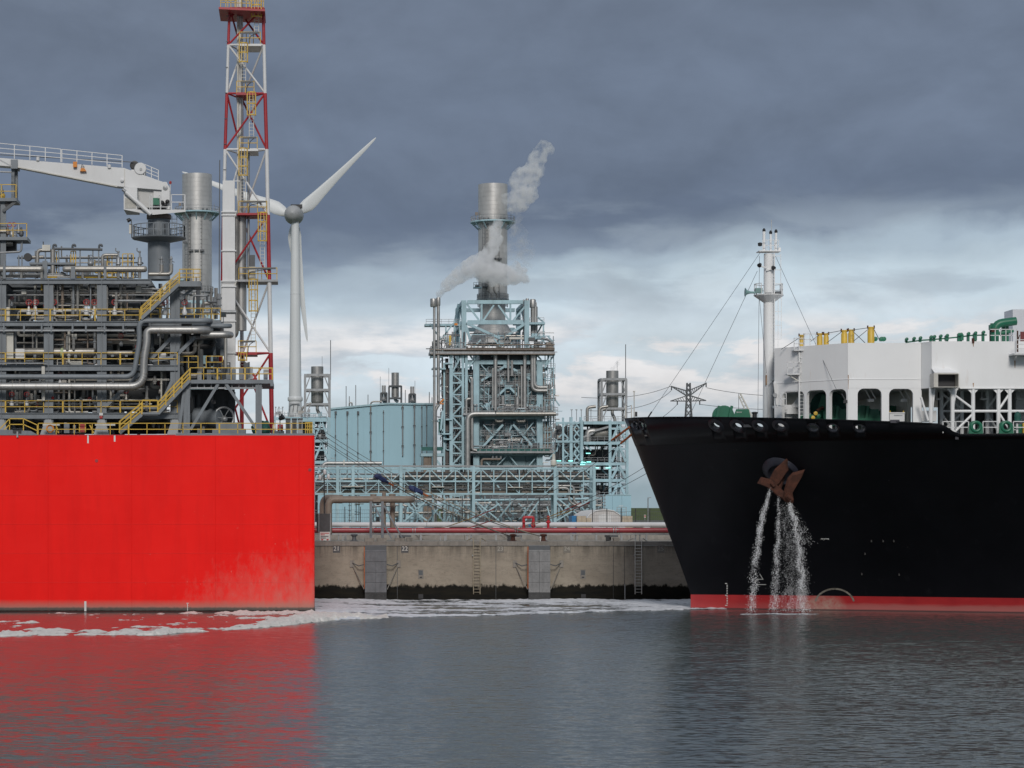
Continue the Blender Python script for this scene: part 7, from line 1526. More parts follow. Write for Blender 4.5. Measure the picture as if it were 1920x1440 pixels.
def blade(tip, root_dir_chord):
    hub = V((X(551, WY), WY+5.2, zh)); tp = P(*tip, WY); tp = V((tp.x, WY+5.2, tp.z)); d = (tp-hub); L = d.length; d.normalize(); side = V((0, 1, 0)).cross(d).normalized()*root_dir_chord
    secs = [(.03, .9, .9, 0), (.06, 1.05, .85, .0), (.10, 1.75, .6, .25), (.16, 2.2, .42, .55), (.22, 2.05, .34, .62), (.32, 1.7, .28, .5), (.5, 1.22, .2, .36), (.7, .85, .14, .25), (.88, .55, .09, .15), (.97, .34, .05, .08), (1., .10, .03, .02)]
    vs = []; n = 14
    for f, c_, th_, off in secs:
        c0 = hub+d*L*f+side*off*.9
        for j in range(n): a = 2*math.pi*j/n; vs.append(c0+side*c_*math.cos(a)+V((0, 1, 0))*(th_*math.sin(a)+.12*c_*math.cos(a)))
    m_ = len(secs)
    return recalc(MB().add(vs, [(i*n+j, i*n+(j+1) % n, (i+1)*n+(j+1) % n, (i+1)*n+j) for i in range(m_-1) for j in range(n)]+[tuple(range(n)), tuple(range((m_-1)*n, m_*n))], True).build('blade', M['wturb'], wt_))
blade((706, 253), 1); blade((340, 318), 1); blade((576.5, 638), 1)

LYn = 1000.0
pyl = T('power_pylon', 'grey lattice high-voltage pylon rising behind the black bow', 'pylon', (X(1290, LYn), LYn, GZ))
w_at = lambda y: 3.5+max(0, y-745)*.06+ (max(0, 745-y))*-.02
def pyp(sx, y, dy): return V((X(1291+sx*w_at(y), LYn), LYn+dy*w_at(y)*LYn/F, Z(y, LYn)))
lv = [718, 727, 736, 745, 756, 768, 782, 800, 822, 850, 885, 925, 985]
for i, (a, c_) in enumerate(zip(lv, lv[1:])):
    for sx in (-1, 1):
        for dy in (-1, 1): MB().bar(pyp(sx, a, dy), pyp(sx, c_, dy), .42).build('leg_segment', M['dgrey'], pyl)
        for dy in (-1, 1): MB().bar(pyp(sx, a, dy), pyp(-sx, c_, dy), .24).build('lattice_brace', M['dgrey'], pyl)
        MB().bar(pyp(sx, a, -1), pyp(sx, c_, 1), .22).build('lattice_brace', M['dgrey'], pyl)
def parm(tip, y_in0, y_in1, sg):
    tp = P(*tip, LYn)
    for y in (y_in0, y_in1):
        for dy in (-1, 1): MB().bar(pyp(sg, y, dy), tp, .36).build('cross_arm', M['dgrey'], pyl)
    for i in range(1, 7):
        f = i/7; a = pyp(sg, y_in0, -1).lerp(tp, f); b0 = pyp(sg, y_in1, -1).lerp(tp, max(0, f-.14)); MB().bar(a, b0, .22).build('arm_brace', M['dgrey'], pyl)
parm((1258, 724), 733, 742, -1); parm((1325, 718), 731, 741, 1); parm((1257, 752), 742, 752, -1); parm((1324, 751), 742, 752, 1)
for px, y0 in ((1259, 724), (1324, 718), (1270, 751), (1312, 751)): MB().tube(P(px, y0, LYn), P(px, y0+8, LYn), .25).build('insulator', M['dgrey'], pyl)
for i, (a, mid, c_) in enumerate((((1258, 733), (1215, 775), (1100, 770)), ((1270, 758), (1232, 800), (1140, 830)), ((1325, 727), (1430, 752), (1640, 740)), ((1312, 758), (1430, 775), (1640, 765)), ((1258, 724), (1190, 752), (1090, 745)))):
    pts = [V(P(*a, LYn))*(1-f)**2+V(P(*mid, LYn))*2*f*(1-f)+V(P(*c_, LYn))*f*f for f in [j/14 for j in range(15)]]; wire('power_line', None, None, pts, .11, 'dgrey', root=pyl)
ycr = T('yard_crane', 'distant white lattice crane jib behind the foredeck winch', 'crane', (X(1408, 900), 900, GZ))
MB().bar(P(1420, 800, 900), P(1388, 738, 900), .5).build('jib_chord', M['cream'], ycr); MB().bar(P(1412, 802, 900), P(1385, 742, 900), .4).build('jib_chord', M['cream'], ycr)
for i in range(8): f = i/8; MB().bar(P(1420-32*f, 800-62*f, 900), P(1412-27*(f+.06), 802-60*(f+.06), 900), .25).build('jib_lacing', M['galv'], ycr)
MB().bar(P(1385, 738, 900), P(1385, 772, 900), .15).build('hoist_rope', M['dgrey'], ycr); MB().bar(P(1416, 800, 900), P(1418, 985, 900), 2.2).build('crane_tower', M['cream'], ycr)

# ------------------------------------------------------------------ yard behind the quay
YY = 330.0
tn = T('storage_tent', 'white arched storage tent behind the yard fence', 'tent', (X(1134, YY), YY, GZ))
pr = [(1100, 990), (1100, 972), (1105, 965), (1118, 957.5), (1134, 955.5), (1150, 957.5), (1162, 965), (1166, 972), (1166, 990)]
n = len(pr); f = [P(x, y, YY) for x, y in pr]; back = [V((P(x-14, y, YY).x, YY+9, P(x, y, YY).z)) for x, y in pr]
m_tent = mat('tent_fabric', (.62, .60, .58), .7, var=.08, vs=1.5, bump=.3, bsz=2)
MB().add(f+back, [(i, i+1, n+i+1, n+i) for i in range(n-1)], True).build('roof_sheet', m_tent, tn); MB().add(f, [tuple(range(n))]).build('gable', mat('tent_gable', (.52, .50, .49), .7, var=.08), tn)
MB().path([p+V((0, -.05, 0)) for p in f[1:-1]], .08, 6).build('gable_hoop', M['white'], tn)
MB().add([p+V((0, -.06, 0)) for p in (P(1122, 990, YY), P(1146, 990, YY), P(1146, 966, YY), P(1134, 963, YY), P(1122, 966, YY))], [(0,1,2,3,4)]).build('door_flap', M['white'], tn)
for x0, x1, lab in ((1082, 1099, 'stained cream block wall beside the white tent, nearer the blue container'), (1167, 1186, 'stained cream block wall on the ship side of the white tent'), (1099.5, 1109, 'short cream block under the tent flank')):
    e = T('block_wall', lab, 'block wall', (X(x0, YY-2), YY-2, GZ), 'cream block walls'); nb = max(1, round((x1-x0)/8))
    for i in range(nb): a, c_ = x0+(x1-x0)*i/nb, x0+(x1-x0)*(i+1)/nb; MB().box(X(a, YY-2)+.01, X(c_, YY-2)-.01, YY-2, YY-1, GZ, Z(967.5 if x0 != 1099.5 else 971, YY-2)).build('block', mat('stained_cream', (.44, .37, .28), .8, var=.2, vs=2, rust=.4) if i == 0 else bpy.data.materials['stained_cream'], e)
e = T('blue_container', 'bright blue container behind the quay pipes', 'container', (X(1076, YY), YY, GZ)); MB().box(X(1071, YY), X(1082, YY), YY-1, YY+3, GZ, Z(967, YY)).build('container_body', M['bluec'], e)
for px in (1073, 1075.5, 1078, 1080.5): MB().pbox(px-.3, 968, px+.3, 990, YY-1.06, .06).build('corrugation', M['bluec'], e)
e = T('utility_rack', 'thin grey ladder rack beside the small turquoise building', 'rack', (X(1165, 340), 340, GZ))
for px in (1157, 1165, 1174): MB().bar(P(px, 951, 340), P(px, 990, 340), .07).build('rack_post', M['galv'], e)
for y in (951, 956, 961, 966, 971): MB().bar(P(1156, y, 340), P(1175, y, 340), .06).build('rack_bar', M['galv'], e)
MB().box(X(1160, 340), X(1168, 340), 339.8, 340.2, Z(949, 340), Z(948, 340)).build('rack_lamp', M['white'], e)
FN = 300.0
def fence(label, px0, px1, step, y0):
    e = T('yard_fence', label, 'fence', (X(px0, FN), FN, GZ), 'steel mesh yard fences'); n = round((px1-px0)/step)
    for i in range(n+1): px = px0+(px1-px0)*i/n; MB().box(X(px, FN)-.05, X(px, FN)+.05, FN-.05, FN+.05, GZ, Z(y0, FN)).build('fence_post', M['black'], e)
    for y in range(int(y0)+6, 990, 7): MB().tube(P(px0, y, FN), P(px1, y, FN), .016, 5).build('fence_wire', M['dgrey'], e)
    for i in range(int((px1-px0)/4)): MB().bar(P(px0+i*4, y0+6, FN), P(px0+i*4, 990, FN), .014).build('fence_wire', M['dgrey'], e)
fence('dark mesh fence before the white tent and grassy dike', 1111, 1272, 26.8, 953); fence('dark mesh fence before the low turquoise building', 588, 705, 29, 950)
for px, y0, lab in ((1215, 933, 'slim grey street lamp in front of the dike'),):
    e = T('street_lamp', lab, 'street lamp', (X(px, 420), 420, GZ)); MB().tube((X(px, 420), 420, GZ), P(px, y0, 420), .09, 8).build('lamp_pole', M['galv'], e); MB().bar(P(px, y0+.5, 420), P(px+4.5, y0, 420), .1).build('lamp_arm', M['galv'], e); MB().box(X(px+3, 420), X(px+6, 420), 419.8, 420.2, Z(y0+.6, 420), Z(y0-.6, 420)).build('lamp_head', M['galv'], e)
e = T('warning_sign', 'small yellow and white roadside sign before the dike', 'sign', (X(1209, 500), 500, GZ)); MB().tube((X(1209, 500), 500, GZ), P(1209, 968, 500), .06).build('sign_post', M['galv'], e); MB().box(X(1207.5, 500), X(1210.8, 500), 499.8, 499.9, Z(971, 500), Z(965, 500)).build('sign_board', M['cream'], e); MB().box(X(1208.2, 500), X(1210, 500), 499.76, 499.79, Z(969.5, 500), Z(966.5, 500)).build('sign_symbol', M['signr'], e)
gr_ = T('road_guardrail', 'low grey guard rail along the foot of the dike', 'guard rail', (X(1220, 480), 480, GZ)); MB().box(X(1186, 480), X(1262, 480), 480, 480.15, Z(978.5, 480), Z(975.5, 480)).build('rail_beam', M['dgrey'], gr_)
for px in range(1190, 1262, 12): MB().box(X(px, 480)-.1, X(px, 480)+.1, 480.15, 480.3, GZ, Z(976, 480)).build('rail_post', M['dgrey'], gr_)

# ------------------------------------------------------------------ quay pipelines
YR, YW_ = 250.0, 258.0
lp_ = T('red_fire_main', 'long dark red fire main running along the quay edge', 'pipeline', (0, YR, GZ))
for a, c_ in ((-90, X(700, YR)), (X(700, YR), X(950, YR)), (X(950, YR), X(1160, YR)), (X(1160, YR), 95)):
    MB().tube((a+.02, YR, Z(994.5, YR)), (c_-.02, YR, Z(994.5, YR)), .275, 18).build('pipe_length', mat('fire_main_red', (.30, .035, .045), .38, var=.15, grime=.25, grimecol=(.30, .12, .12)) if a == -90 else bpy.data.materials['fire_main_red'], lp_)
for px in (776, 968, 1152): 
    for d_ in (-.12, .12): MB().lathe([(.275, -.03), (.36, -.03), (.36, .03), (.275, .03)], (X(px, YR)+d_, YR, Z(994.5, YR)), (1, 0, 0), 16).build('flange', M['galv'], lp_)
text('>>', P(1157, 994, YR)+V((0, -.29, .05)), .3, M['signw'], lp_, name='flow_arrow')
lw = T('white_pipeline', 'long pale grey pipeline behind the red fire main', 'pipeline', (0, YW_, GZ))
m_wp = mat('pale_pipe_jacket', (.56, .56, .58), .5, metal=.0, var=.1, vs=.3, grime=.2, grimecol=(.35, .34, .33))
for a, c_ in ((-90, X(800, YW_)), (X(800, YW_), X(1000, YW_)), (X(1000, YW_), 100)): MB().tube((a+.02, YW_, Z(983.7, YW_)), (c_-.02, YW_, Z(983.7, YW_)), .27, 18).build('pipe_length', m_wp, lw)
for i, px in enumerate(range(648, 1270, 47)): MB().box(X(px, YW_)-.35, X(px, YW_)+.35, YW_-.35, YW_+.35, Z(983.7, YW_)-.42, Z(983.7, YW_)-.275).build('pipe_shoe', M['white'], lw); MB().box(X(px, YW_)-.1, X(px, YW_)+.1, YW_-.1, YW_+.1, GZ, Z(983.7, YW_)-.43).build('support_leg', M['galv'], lw)
lb = T('cable_beam', 'long grey cable beam under the red fire main', 'beam', (0, YR-1, GZ)); 
for a in range(-88, 96, 8): MB().box(a+.01, a+7.99, YR-.9, YR-.5, Z(1003, YR-.9), Z(1000, YR-.9)).build('beam_length', M['galv'], lb)
for i, px in enumerate((606, 639, 830, 880, 1078, 1196)):
    for d_ in (-4, 4): MB().box(X(px+d_, YR-.8)-.06, X(px+d_, YR-.8)+.06, YR-.8, YR-.6, GZ, Z(1002, YR-.8)).build('support_leg', M['galv'], lb)
for px, lab in ((757, 'concrete pipe trestle beside the brown pipe legs'), (960, 'concrete pipe trestle where barge ropes reach the quay'), (1145, 'concrete pipe trestle nearest the black bow')):
    e = T('pipe_trestle', lab, 'trestle', (X(px, YR-1.5), YR-1.5, GZ), 'pipe trestles on the quay'); Yt = YR-2.2
    MB().pbox(px-8, 1003.5, px+14, 1007, Yt+.5, 1.5).build('trestle_beam', M['dgrey'], e); MB().box(X(px-6, Yt)-.12, X(px-6, Yt)+.22, Yt, Yt+.5, GZ, Z(1003.5, Yt)).build('trestle_leg', M['black'], e); MB().box(X(px+11, Yt)-.3, X(px+11, Yt)+.3, Yt, Yt+.7, GZ, Z(1008, Yt)).build('trestle_block', M['conc'], e); MB().box(X(px+1, Yt)-.12, X(px+1, Yt)+.12, Yt+1, Yt+1.4, GZ, Z(1003.5, Yt)).build('trestle_leg', M['dgrey'], e)
kb = T('concrete_barrier', 'low pale concrete barrier along the quay road', 'barrier', (0, 262, GZ))
for a in range(-60, 96, 6): MB().add([(a+.02, 262, GZ), (a+5.98, 262, GZ), (a+5.98, 262.25, GZ+.55), (a+.02, 262.25, GZ+.55), (a+.02, 262.9, GZ), (a+5.98, 262.9, GZ), (a+5.98, 262.65, GZ+.55), (a+.02, 262.65, GZ+.55)], [(0,1,2,3),(7,6,5,4),(3,2,6,7),(0,3,7,4),(1,5,6,2)]).build('barrier_unit', M['conc'], kb)
# red hydrant pipework
h1 = T('hydrant_loop', 'bright red fire hydrant loop standing on the quay pipes', 'hydrant', (X(992, 256), 256, GZ)); m_hr = mat('hydrant_red', (.42, .02, .03), .4)
MB().path([P(982, 990, 256), P(982, 970, 256), P(1000, 970, 256), P(1000, 990, 256)], .15, 12, .14).build('pipe_loop', m_hr, h1); MB().pbox(979.5, 977, 985, 980, 255.7, .6).build('flange', m_hr, h1)
MB().lathe([(.2, 0), (.26, .1), (.2, .3), (.2, .6)], P(1000, 988, 256), UP, 12).build('valve_body', m_hr, h1); MB().lathe([(.02, 0), (.14, .02), (.14, .2), (.02, .22)], P(993, 985, 255.8), (0, -1, 0), 12).build('outlet_cap', M['bluec'], h1); MB().tube(P(993, 985, 255.9), P(1000, 985, 255.9), .08).build('outlet_pipe', m_hr, h1)
h2 = T('fire_monitor', 'small bright red fire monitor standing beside the hydrant loop', 'fire monitor', (X(1028, 256), 256, GZ)); MB().lathe([(.14, 0), (.14, .5), (.26, .55), (.26, .65), (.12, .75), (.12, 1.0), (.2, 1.1), (.1, 1.3)], P(1028, 990, 256), UP, 12).build('monitor_post', m_hr, h2); MB().tube(P(1025.5, 978, 256), P(1031, 978, 256), .1).build('nozzle', m_hr, h2)
# brown pipe loop on steel legs
bl = T('brown_pipe_loop', 'big brown-grey pipe loop on steel legs at the quay edge', 'pipe', (X(690, 249), 249, GZ)); YB_ = 249.0
MB().path([P(607, 1000, YB_+3), P(607, 935, YB_+3), P(640, 936, YB_+1)], .45, 18, .8).build('pipe_body', M['brownp'], bl); MB().path([P(616, 1000, YB_), P(616, 936.5, YB_), P(766, 936.5, YB_), P(772, 936.5, YB_+1.5)], .36, 18, .7).build('pipe_body', M['brownp'], bl)
for px in (699, 736): MB().lathe([(.33, 0), (.33, .3)], P(700 if px == 699 else 735, 932, YB_+1), UP, 14).build('pipe_body', M['brownp'], bl)
MB().tube(P(720, 923, YB_+2), P(720, 1000, YB_+2), .2, 12).build('pipe_body', M['brownp'], bl); MB().tube(P(736, 940, YB_+2), P(736, 990, YB_+2), .27, 12).build('pipe_body', M['brownp'], bl); MB().tube(P(737, 926, YB_+2), P(737, 934, YB_+2), .27, 12).build('pipe_body', M['brownp'], bl)
for px in (619, 639, 699): MB().lathe([(.36, -.05), (.375, -.04), (.375, .04), (.36, .05)], P(px, 936.5, YB_), (1, 0, 0), 18).build('jacket_seam', M['brownp'], bl)
MB().pbox(700, 933, 713, 941, YB_-.42, .8).build('saddle', M['brownp'], bl); MB().pbox(697, 941, 716, 944, YB_-.3, .6).build('saddle_beam', M['black'], bl)
for px in (695.5, 717): MB().pbox(px-2.5, 940, px+2.5, 1013.5, YB_-3.5, .28).build('leg', M['grey'], bl)
for a, c_ in (((700, 945), (734, 1010)), ((720, 948), (755, 1010))): MB().bar(P(*a, YB_-3.2), P(*c_, YB_-3.2), .16).build('leg_brace', M['grey'], bl)
for px in (693, 716, 750): MB().pbox(px-9, 1008.5, px+9, 1015, YB_-4.2, 1.2).build('leg_plinth', M['conc'], bl)
# notice panel, lamp cluster
npn = T('notice_panel', 'dark grey security screen with a red and white notice on the quay', 'notice panel', (X(607, 244.5), 244.5, GZ)); Yn = 244.2
MB().pbox(598.5, 963, 619, 997, Yn, .12).build('screen', mat('dark_screen', (.055, .055, .058), .6, var=.25, vs=3), npn); MB().pbox(593.5, 963, 598.2, 997, Yn+.3, .1).build('screen', M['black'], npn); o = MB().pbox(599.5, 997.2, 618.5, 1013.5, Yn, .08).build('notice', M['signw'], npn)
for px in (597.8, 619.5): MB().pbox(px-.6, 962, px+.6, 1015, Yn-.03, .14).build('frame_post', M['galv'], npn)
for y, a, c_, m_ in ((999, 601, 617, 'signr'), (1002, 601, 609, 'signr'), (1005, 601, 616, 'dgrey'), (1008, 601, 611, 'dgrey')): MB().pbox(a, y, c_, y+1.5, Yn-.012, .01).build('notice_lettering', M[m_], o)
for a in (602, 612): MB().add([P(a, 1010.5, Yn-.012), P(a+4.5, 1010.5, Yn-.012), P(a+3.6, 1013, Yn-.012), P(a+.9, 1013, Yn-.012)], [(3, 2, 1, 0)]).build('notice_symbol', M['signr'], o)
lc = T('lamp_cluster', 'thin black lamp post with white globe lamps beside the barge end', 'lamp post', (X(608, 247), 247, GZ)); MB().tube((X(608, 247), 247, GZ), P(608, 890, 247), .06, 8).build('lamp_pole', M['black'], lc)
for px, y in ((609, 885), (600, 895), (616, 894)): MB().lathe([(.08, -.25), (.17, -.1), (.17, .15), (.05, .28)], P(px, y, 247), UP, 10).build('globe_lamp', M['white'], lc)
MB().bar(P(600, 897, 247), P(616, 896, 247), .05).build('lamp_arm', M['black'], lc)

# ------------------------------------------------------------------ fenders, ladders, bollards
for i, (x0, x1, lab, mm) in enumerate(((682, 725, 'dark grey panelled fender on the quay wall next to number 22', (.125, .13, .14)), (989, 1032, 'pale grey panelled fender on the quay wall next to number 24', (.20, .20, .20)))):
    Yf = QY-1.35; e = T('quay_fender', lab, 'fender', (X((x0+x1)/2, Yf), Yf, 0), 'panelled quay fenders')
    mf = mat('fender_panel'+str(i), mm, .6, var=.18, vs=1.5, grime=.35, grimecol=(.03, .03, .028)); mfw = mat('fender_wet'+str(i), (.03, .03, .03), .45, var=.5, vs=1.5)
    zt, zb = Z(1023, Yf), -.3; a, c_ = X(x0+2, Yf), X(x1, Yf)
    MB().box(a+.02, c_-.02, Yf+.12, Yf+.35, zb, zt).build('fender_frame', M['dgrey'], e)
    MB().box(a-.08, a-.01, Yf+.05, Yf+.35, 1.2, zt-.1).build('fender_edge', M['chafe'], e)
    yl = [1034, 1053, 1073, 1092, 1111, 1135]
    for j, (u, w) in enumerate(zip(yl, yl[1:])):
        for k_ in range(2):
            xa_, xb_ = a+(c_-a)*k_/2, a+(c_-a)*(k_+1)/2
            o = MB().box(xa_+.012, xb_-.012, Yf, Yf+.11, Z(w, Yf)+.012, Z(u, Yf)-.012).build('fender_tile', mf if j < 4 else mfw, e)
            for bx in (.3, .7):
                for bz in (.25, .75): MB().lathe([(.035, 0), (.035, .012)], (xa_+(xb_-xa_)*bx, Yf, Z(w, Yf)+(Z(u, Yf)-Z(w, Yf))*bz), (0, -1, 0), 6).build('bolt', M['dgrey'], o)
    MB().add([(a, Yf, Z(1034, Yf)), (c_, Yf, Z(1034, Yf)), (c_-.1, Yf+.5, zt+.05), (a+.1, Yf+.5, zt+.05), (a, Yf+.12, Z(1034, Yf)), (c_, Yf+.12, Z(1034, Yf)), (c_-.1, Yf+.6, zt+.02), (a+.1, Yf+.6, zt+.02)], [(0,1,2,3),(7,6,5,4),(0,4,5,1),(1,5,6,2),(2,6,7,3),(3,7,4,0)]).build('fender_cap', mf, e)
    for z in (1.3, 3.6): MB().lathe([(.55, 0), (.45, .15), (.45, .75), (.55, .9)], ((a+c_)/2, Yf+.38, z), (0, 1, 0), 18).build('rubber_cell', M['rubber'], e)
    for sg, xx in ((-1, a), (1, c_)):
        pts = [(xx+sg*.05, Yf+.3, 3.6), (xx+sg*.6, Yf+.6, 3.45), (xx+sg*1.25, QY-.05, 3.75)]
        for u, w in zip(pts, pts[1:]): MB().tube(u, w, .05, 6).build('chain', M['dgrey'], e)
        MB().box(xx+sg*1.25-.2, xx+sg*1.25+.2, QY-.12, QY-.01, 3.3, 4.0).build('chain_plate', M['conc'], e)
        pts = [(xx+sg*1.15, QY-.1, 3.4), (xx+sg*.5, Yf+.8, 2.0), (xx+sg*.05, Yf+.3, 1.1)]
        for u, w in zip(pts, pts[1:]): MB().tube(u, w, .045, 6).build('chain', M['conc'], e)
for px, lab, mm in ((894, 'pale quay ladder next to number 23', 'ropetan'), (1197, 'rust-stained cream quay ladder next to number 25', 'cream')):
    Yl = QY-.22; e = T('quay_ladder', lab, 'ladder', (X(px, Yl), Yl, 0), 'quay ladders'); z1 = Z(1014, Yl); x = X(px, Yl)
    for sg in (-1, 1):
        MB().path([(x+sg*.33, Yl, .6), (x+sg*.33, Yl, GZ+.15), (x+sg*.45, Yl+.3, GZ+.35), (x+sg*.95, Yl+1.0, GZ+.05)], .045, 8, .25).build('stile', M[mm], e)
    for j in range(16): z = .8+j*.315; MB().tube((x-.33, Yl, z), (x+.33, Yl, z), .028, 6).build('rung', M[mm], e)
    for z in (2.1, 4.6):
        for sg in (-1, 1): MB().box(x+sg*.36-.04, x+sg*.36+.04, Yl, QY, z-.04, z+.04).build('wall_bracket', M['galv'], e)
    MB().lathe([(.06, 0), (.06, .1)], (x-.42, Yl, 4.5), (0, -1, 0), 8).build('eye_bolt', M['galv'], e)
bol = [(962, 1013, 'rusty quay bollard taking the barge ropes, nearer number 23', 244.8), (1019, 1012, 'rusty quay bollard taking the barge ropes, above the pale fender', 244.8), (664, 1013, 'empty bollard left of the brown pipe legs', 244.8), (765, 994, 'bollard behind the pipelines taking the ship ropes near the brown pipe', 264.), (921, 994, 'bollard behind the pipelines taking the ship ropes near number 23', 264.)]
for px, py, lab, Yb_ in bol:
    e = T('quay_bollard', lab, 'bollard', (X(px, Yb_), Yb_, GZ), 'quay bollards'); MB().lathe([(.40, 0), (.40, .06), (.24, .1), (.20, .35), (.22, .5), (.36, .58), (.36, .68), (.2, .74), (.02, .75)], (X(px, Yb_), Yb_, GZ), UP, 18).build('bollard_post', M['rust'] if px > 900 else M['dgrey'], e); MB().box(X(px, Yb_)-.5, X(px, Yb_)+.5, Yb_-.5, Yb_+.5, GZ-.01, GZ+.03).build('base_plate', M['dgrey'], e)
pst = T('mooring_light', 'small white post light on the quay edge above the pale fender', 'post light', (X(1013, 243.6), 243.6, GZ)); MB().tube((X(1013, 243.6), 243.6, GZ), (X(1013, 243.6), 243.6, GZ+.35), .05).build('post', M['white'], pst); MB().ball((X(1013, 243.6), 243.6, GZ+.4), .1).build('light_globe', M['white'], pst)

# ------------------------------------------------------------------ mooring ropes
def sagline(a, c_, sag, n=18): a, c_ = V(a), V(c_); return [a.lerp(c_, i/n)-UP*sag*4*(i/n)*(1-i/n) for i in range(n+1)]
def rope(label, a, c_, sag, segs, r=.034, tarp=None):
    e = T('mooring_rope', label, 'rope', a, 'mooring ropes'); pts = sagline(a, c_, sag, 30)
    for f0, f1, m_, rr in segs: 
        i0, i1 = round(f0*30), round(f1*30); MB().path(pts[i0:i1+1], r*rr, 7).build('rope_length', M[m_], e)
    if tarp:
        i = round(tarp*30); p = pts[i]; d_ = (pts[i+2]-pts[i-1]).normalized()
        g = MB().lathe([(.06, -.9), (.22, -.75), (.30, -.5), (.24, -.1), (.22, .2), (.16, .55), (.10, .8), (.05, .9)], p, d_, 11); g.v = [tuple(V(v_)+V((NZ.noise(V(v_)*3), NZ.noise(V(v_)*3+V((7, 0, 0))), NZ.noise(V(v_)*3+V((0, 9, 0)))))*.22) for v_ in g.v]; g.build('tarpaulin_cover', M['blue'], e)
        MB().tube(p+d_*.8, p+d_*1.5, .10, 8).build('rope_shackle', M['chafe'], e)
B1, B2 = V((X(962, 244.8), 244.8, GZ+.45)), V((X(1019, 244.8), 244.8, GZ+.45))
rope('barge mooring rope with a blue covered joint, upper of the near-bollard pair', P(586, 815, 233), B1, 1.0, ((0, .34, 'rope', .7), (.34, 1, 'rope', 1.3)), tarp=.347); rope('barge mooring rope without cover, beside the near-bollard pair', P(586, 812, 232), B1+V((-.3, 0, .05)), .75, ((0, .37, 'rope', .7), (.37, 1, 'ropetan', 1.3)))
rope('barge mooring rope with a blue covered joint reaching the fender bollard', P(586, 802, 231), B2, 1.35, ((0, .42, 'rope', .7), (.42, 1, 'rope', 1.3)), tarp=.433); rope('barge mooring rope without cover reaching the fender bollard', P(586, 794, 231), B2+V((-.3, 0, .05)), 1.1, ((0, .45, 'rope', .7), (.45, 1, 'ropetan', 1.3)))
Q1, Q2 = V((X(765, 264.), 264., GZ+.45)), V((X(921, 264.), 264., GZ+.45))
for i, (px, py, Ya_, Q_, lab, sg, f0) in enumerate(((1180, 801, 218.3, Q1, 'ship bow rope with orange sleeve at the stem, going to the farther bollard', 1.6, .58), (1198, 803, 217.6, Q1+V((.4, 0, 0)), 'second ship bow rope with orange sleeve, going to the farther bollard', 2.4, .60), (1236, 858, 231, Q2, 'ship rope from the far bow side, upper one with red tail', .9, .42), (1240, 872, 231, Q2+V((.5, 0, 0)), 'ship rope from the far bow side, lower one with red tail', .7, .40))):
    a = P(px, py, Ya_)
    rope(lab, a, Q_, sg, ((0, .06, 'chafe' if i < 2 else 'rope', 3.0 if i < 2 else .8), (.06, f0, 'rope', .7), (f0, f0+.10, 'ropered', 1.5), (f0+.10, f0+.2, 'ropeyel', 1.3), (f0+.2, 1, 'ropetan', 1.3)))
# ================================================================== foam on the water
fb = [(-60, 160), (-20.6, 167), (-9.7, 169.5), (-6.0, 174), (-2.4, 181), (2.6, 194), (8.8, 200), (15.2, 202.6), (25, 211), (35, 217), (44, 221), (60, 228)]
def lerp_t(tab, x):
    for (a, va), (c_, vc) in zip(tab, tab[1:]):
        if a <= x <= c_: return va+(vc-va)*(x-a)/(c_-a)
    return tab[-1][1]
m, t, b = nodes('sea_foam'); nf = tnoise(t, pos(t), 4, 8, .7)
t.links.new(tramp(t, nf, [(.25, (.46, .43, .40)), (.6, (.72, .69, .65))]), b.inputs['Base Color']); b.inputs['Roughness'].default_value = .95; tbump(t, nf, .8, .08, b); b.inputs['Alpha'].default_value = 1
lace = tmath(t, 'ADD', tnoise(t, pos(t, .8, .5, 1, 6), 2.2, 8, .75), tmath(t, 'MULTIPLY', nadd(t, 'ShaderNodeSeparateXYZ', {0: nadd(t, 'ShaderNodeNewGeometry').outputs['Position']}).outputs[2], 2.5)); t.links.new(tramp(t, lace, [(.42, 0.), (.56, 1.)]), b.inputs['Alpha']); M['foam'] = m
m2, t, b = nodes('churned_foam'); nf = tnoise(t, pos(t, .5, 1, 1), 3, 8, .7)
t.links.new(tramp(t, nf, [(.25, (.40, .42, .46)), (.6, (.70, .71, .74))]), b.inputs['Base Color']); b.inputs['Roughness'].default_value = .9; tbump(t, nf, .6, .06, b)
lace = tmath(t, 'ADD', tnoise(t, pos(t, .35, .6, 1, 6), 1.6, 9, .75), tmath(t, 'MULTIPLY', nadd(t, 'ShaderNodeSeparateXYZ', {0: nadd(t, 'ShaderNodeNewGeometry').outputs['Position']}).outputs[2], 2.2)); t.links.new(tramp(t, lace, [(.46, .0), (.62, 1.)]), b.inputs['Alpha'])
def fbm(x, y, o=5, s=0): return NZ.fractal(V((x, y, s)), .7, 2.0, o)
def foamsheet(x0, x1, y0, y1, sx, sy, hf, name, m_, label):
    nx, ny = int((x1-x0)/sx), int((y1-y0)/sy); H = {}; vid = {}; vs = []; fs = []
    for i in range(nx+1):
        for j in range(ny+1):
            x, y = x0+i*sx+.3*sx*NZ.noise(V((i*1.7, j*1.3, 2))), y0+j*sy; H[i, j] = (hf(x, y), x, y)
    def vv(i, j):
        if (i, j) not in vid: h_, x, y = H[i, j]; vid[i, j] = len(vs); vs.append((x, y, max(-.02, h_)))
        return vid[i, j]
    for i in range(nx):
        for j in range(ny):
            c_ = [(i, j), (i+1, j), (i+1, j+1), (i, j+1)]
            if max(H[q_][0] for q_ in c_) > .012: fs.append(tuple(vv(*q_) for q_ in c_))
    MB().add(vs, fs, True).build(name, m_, kind='stuff', label=label, cat='foam')
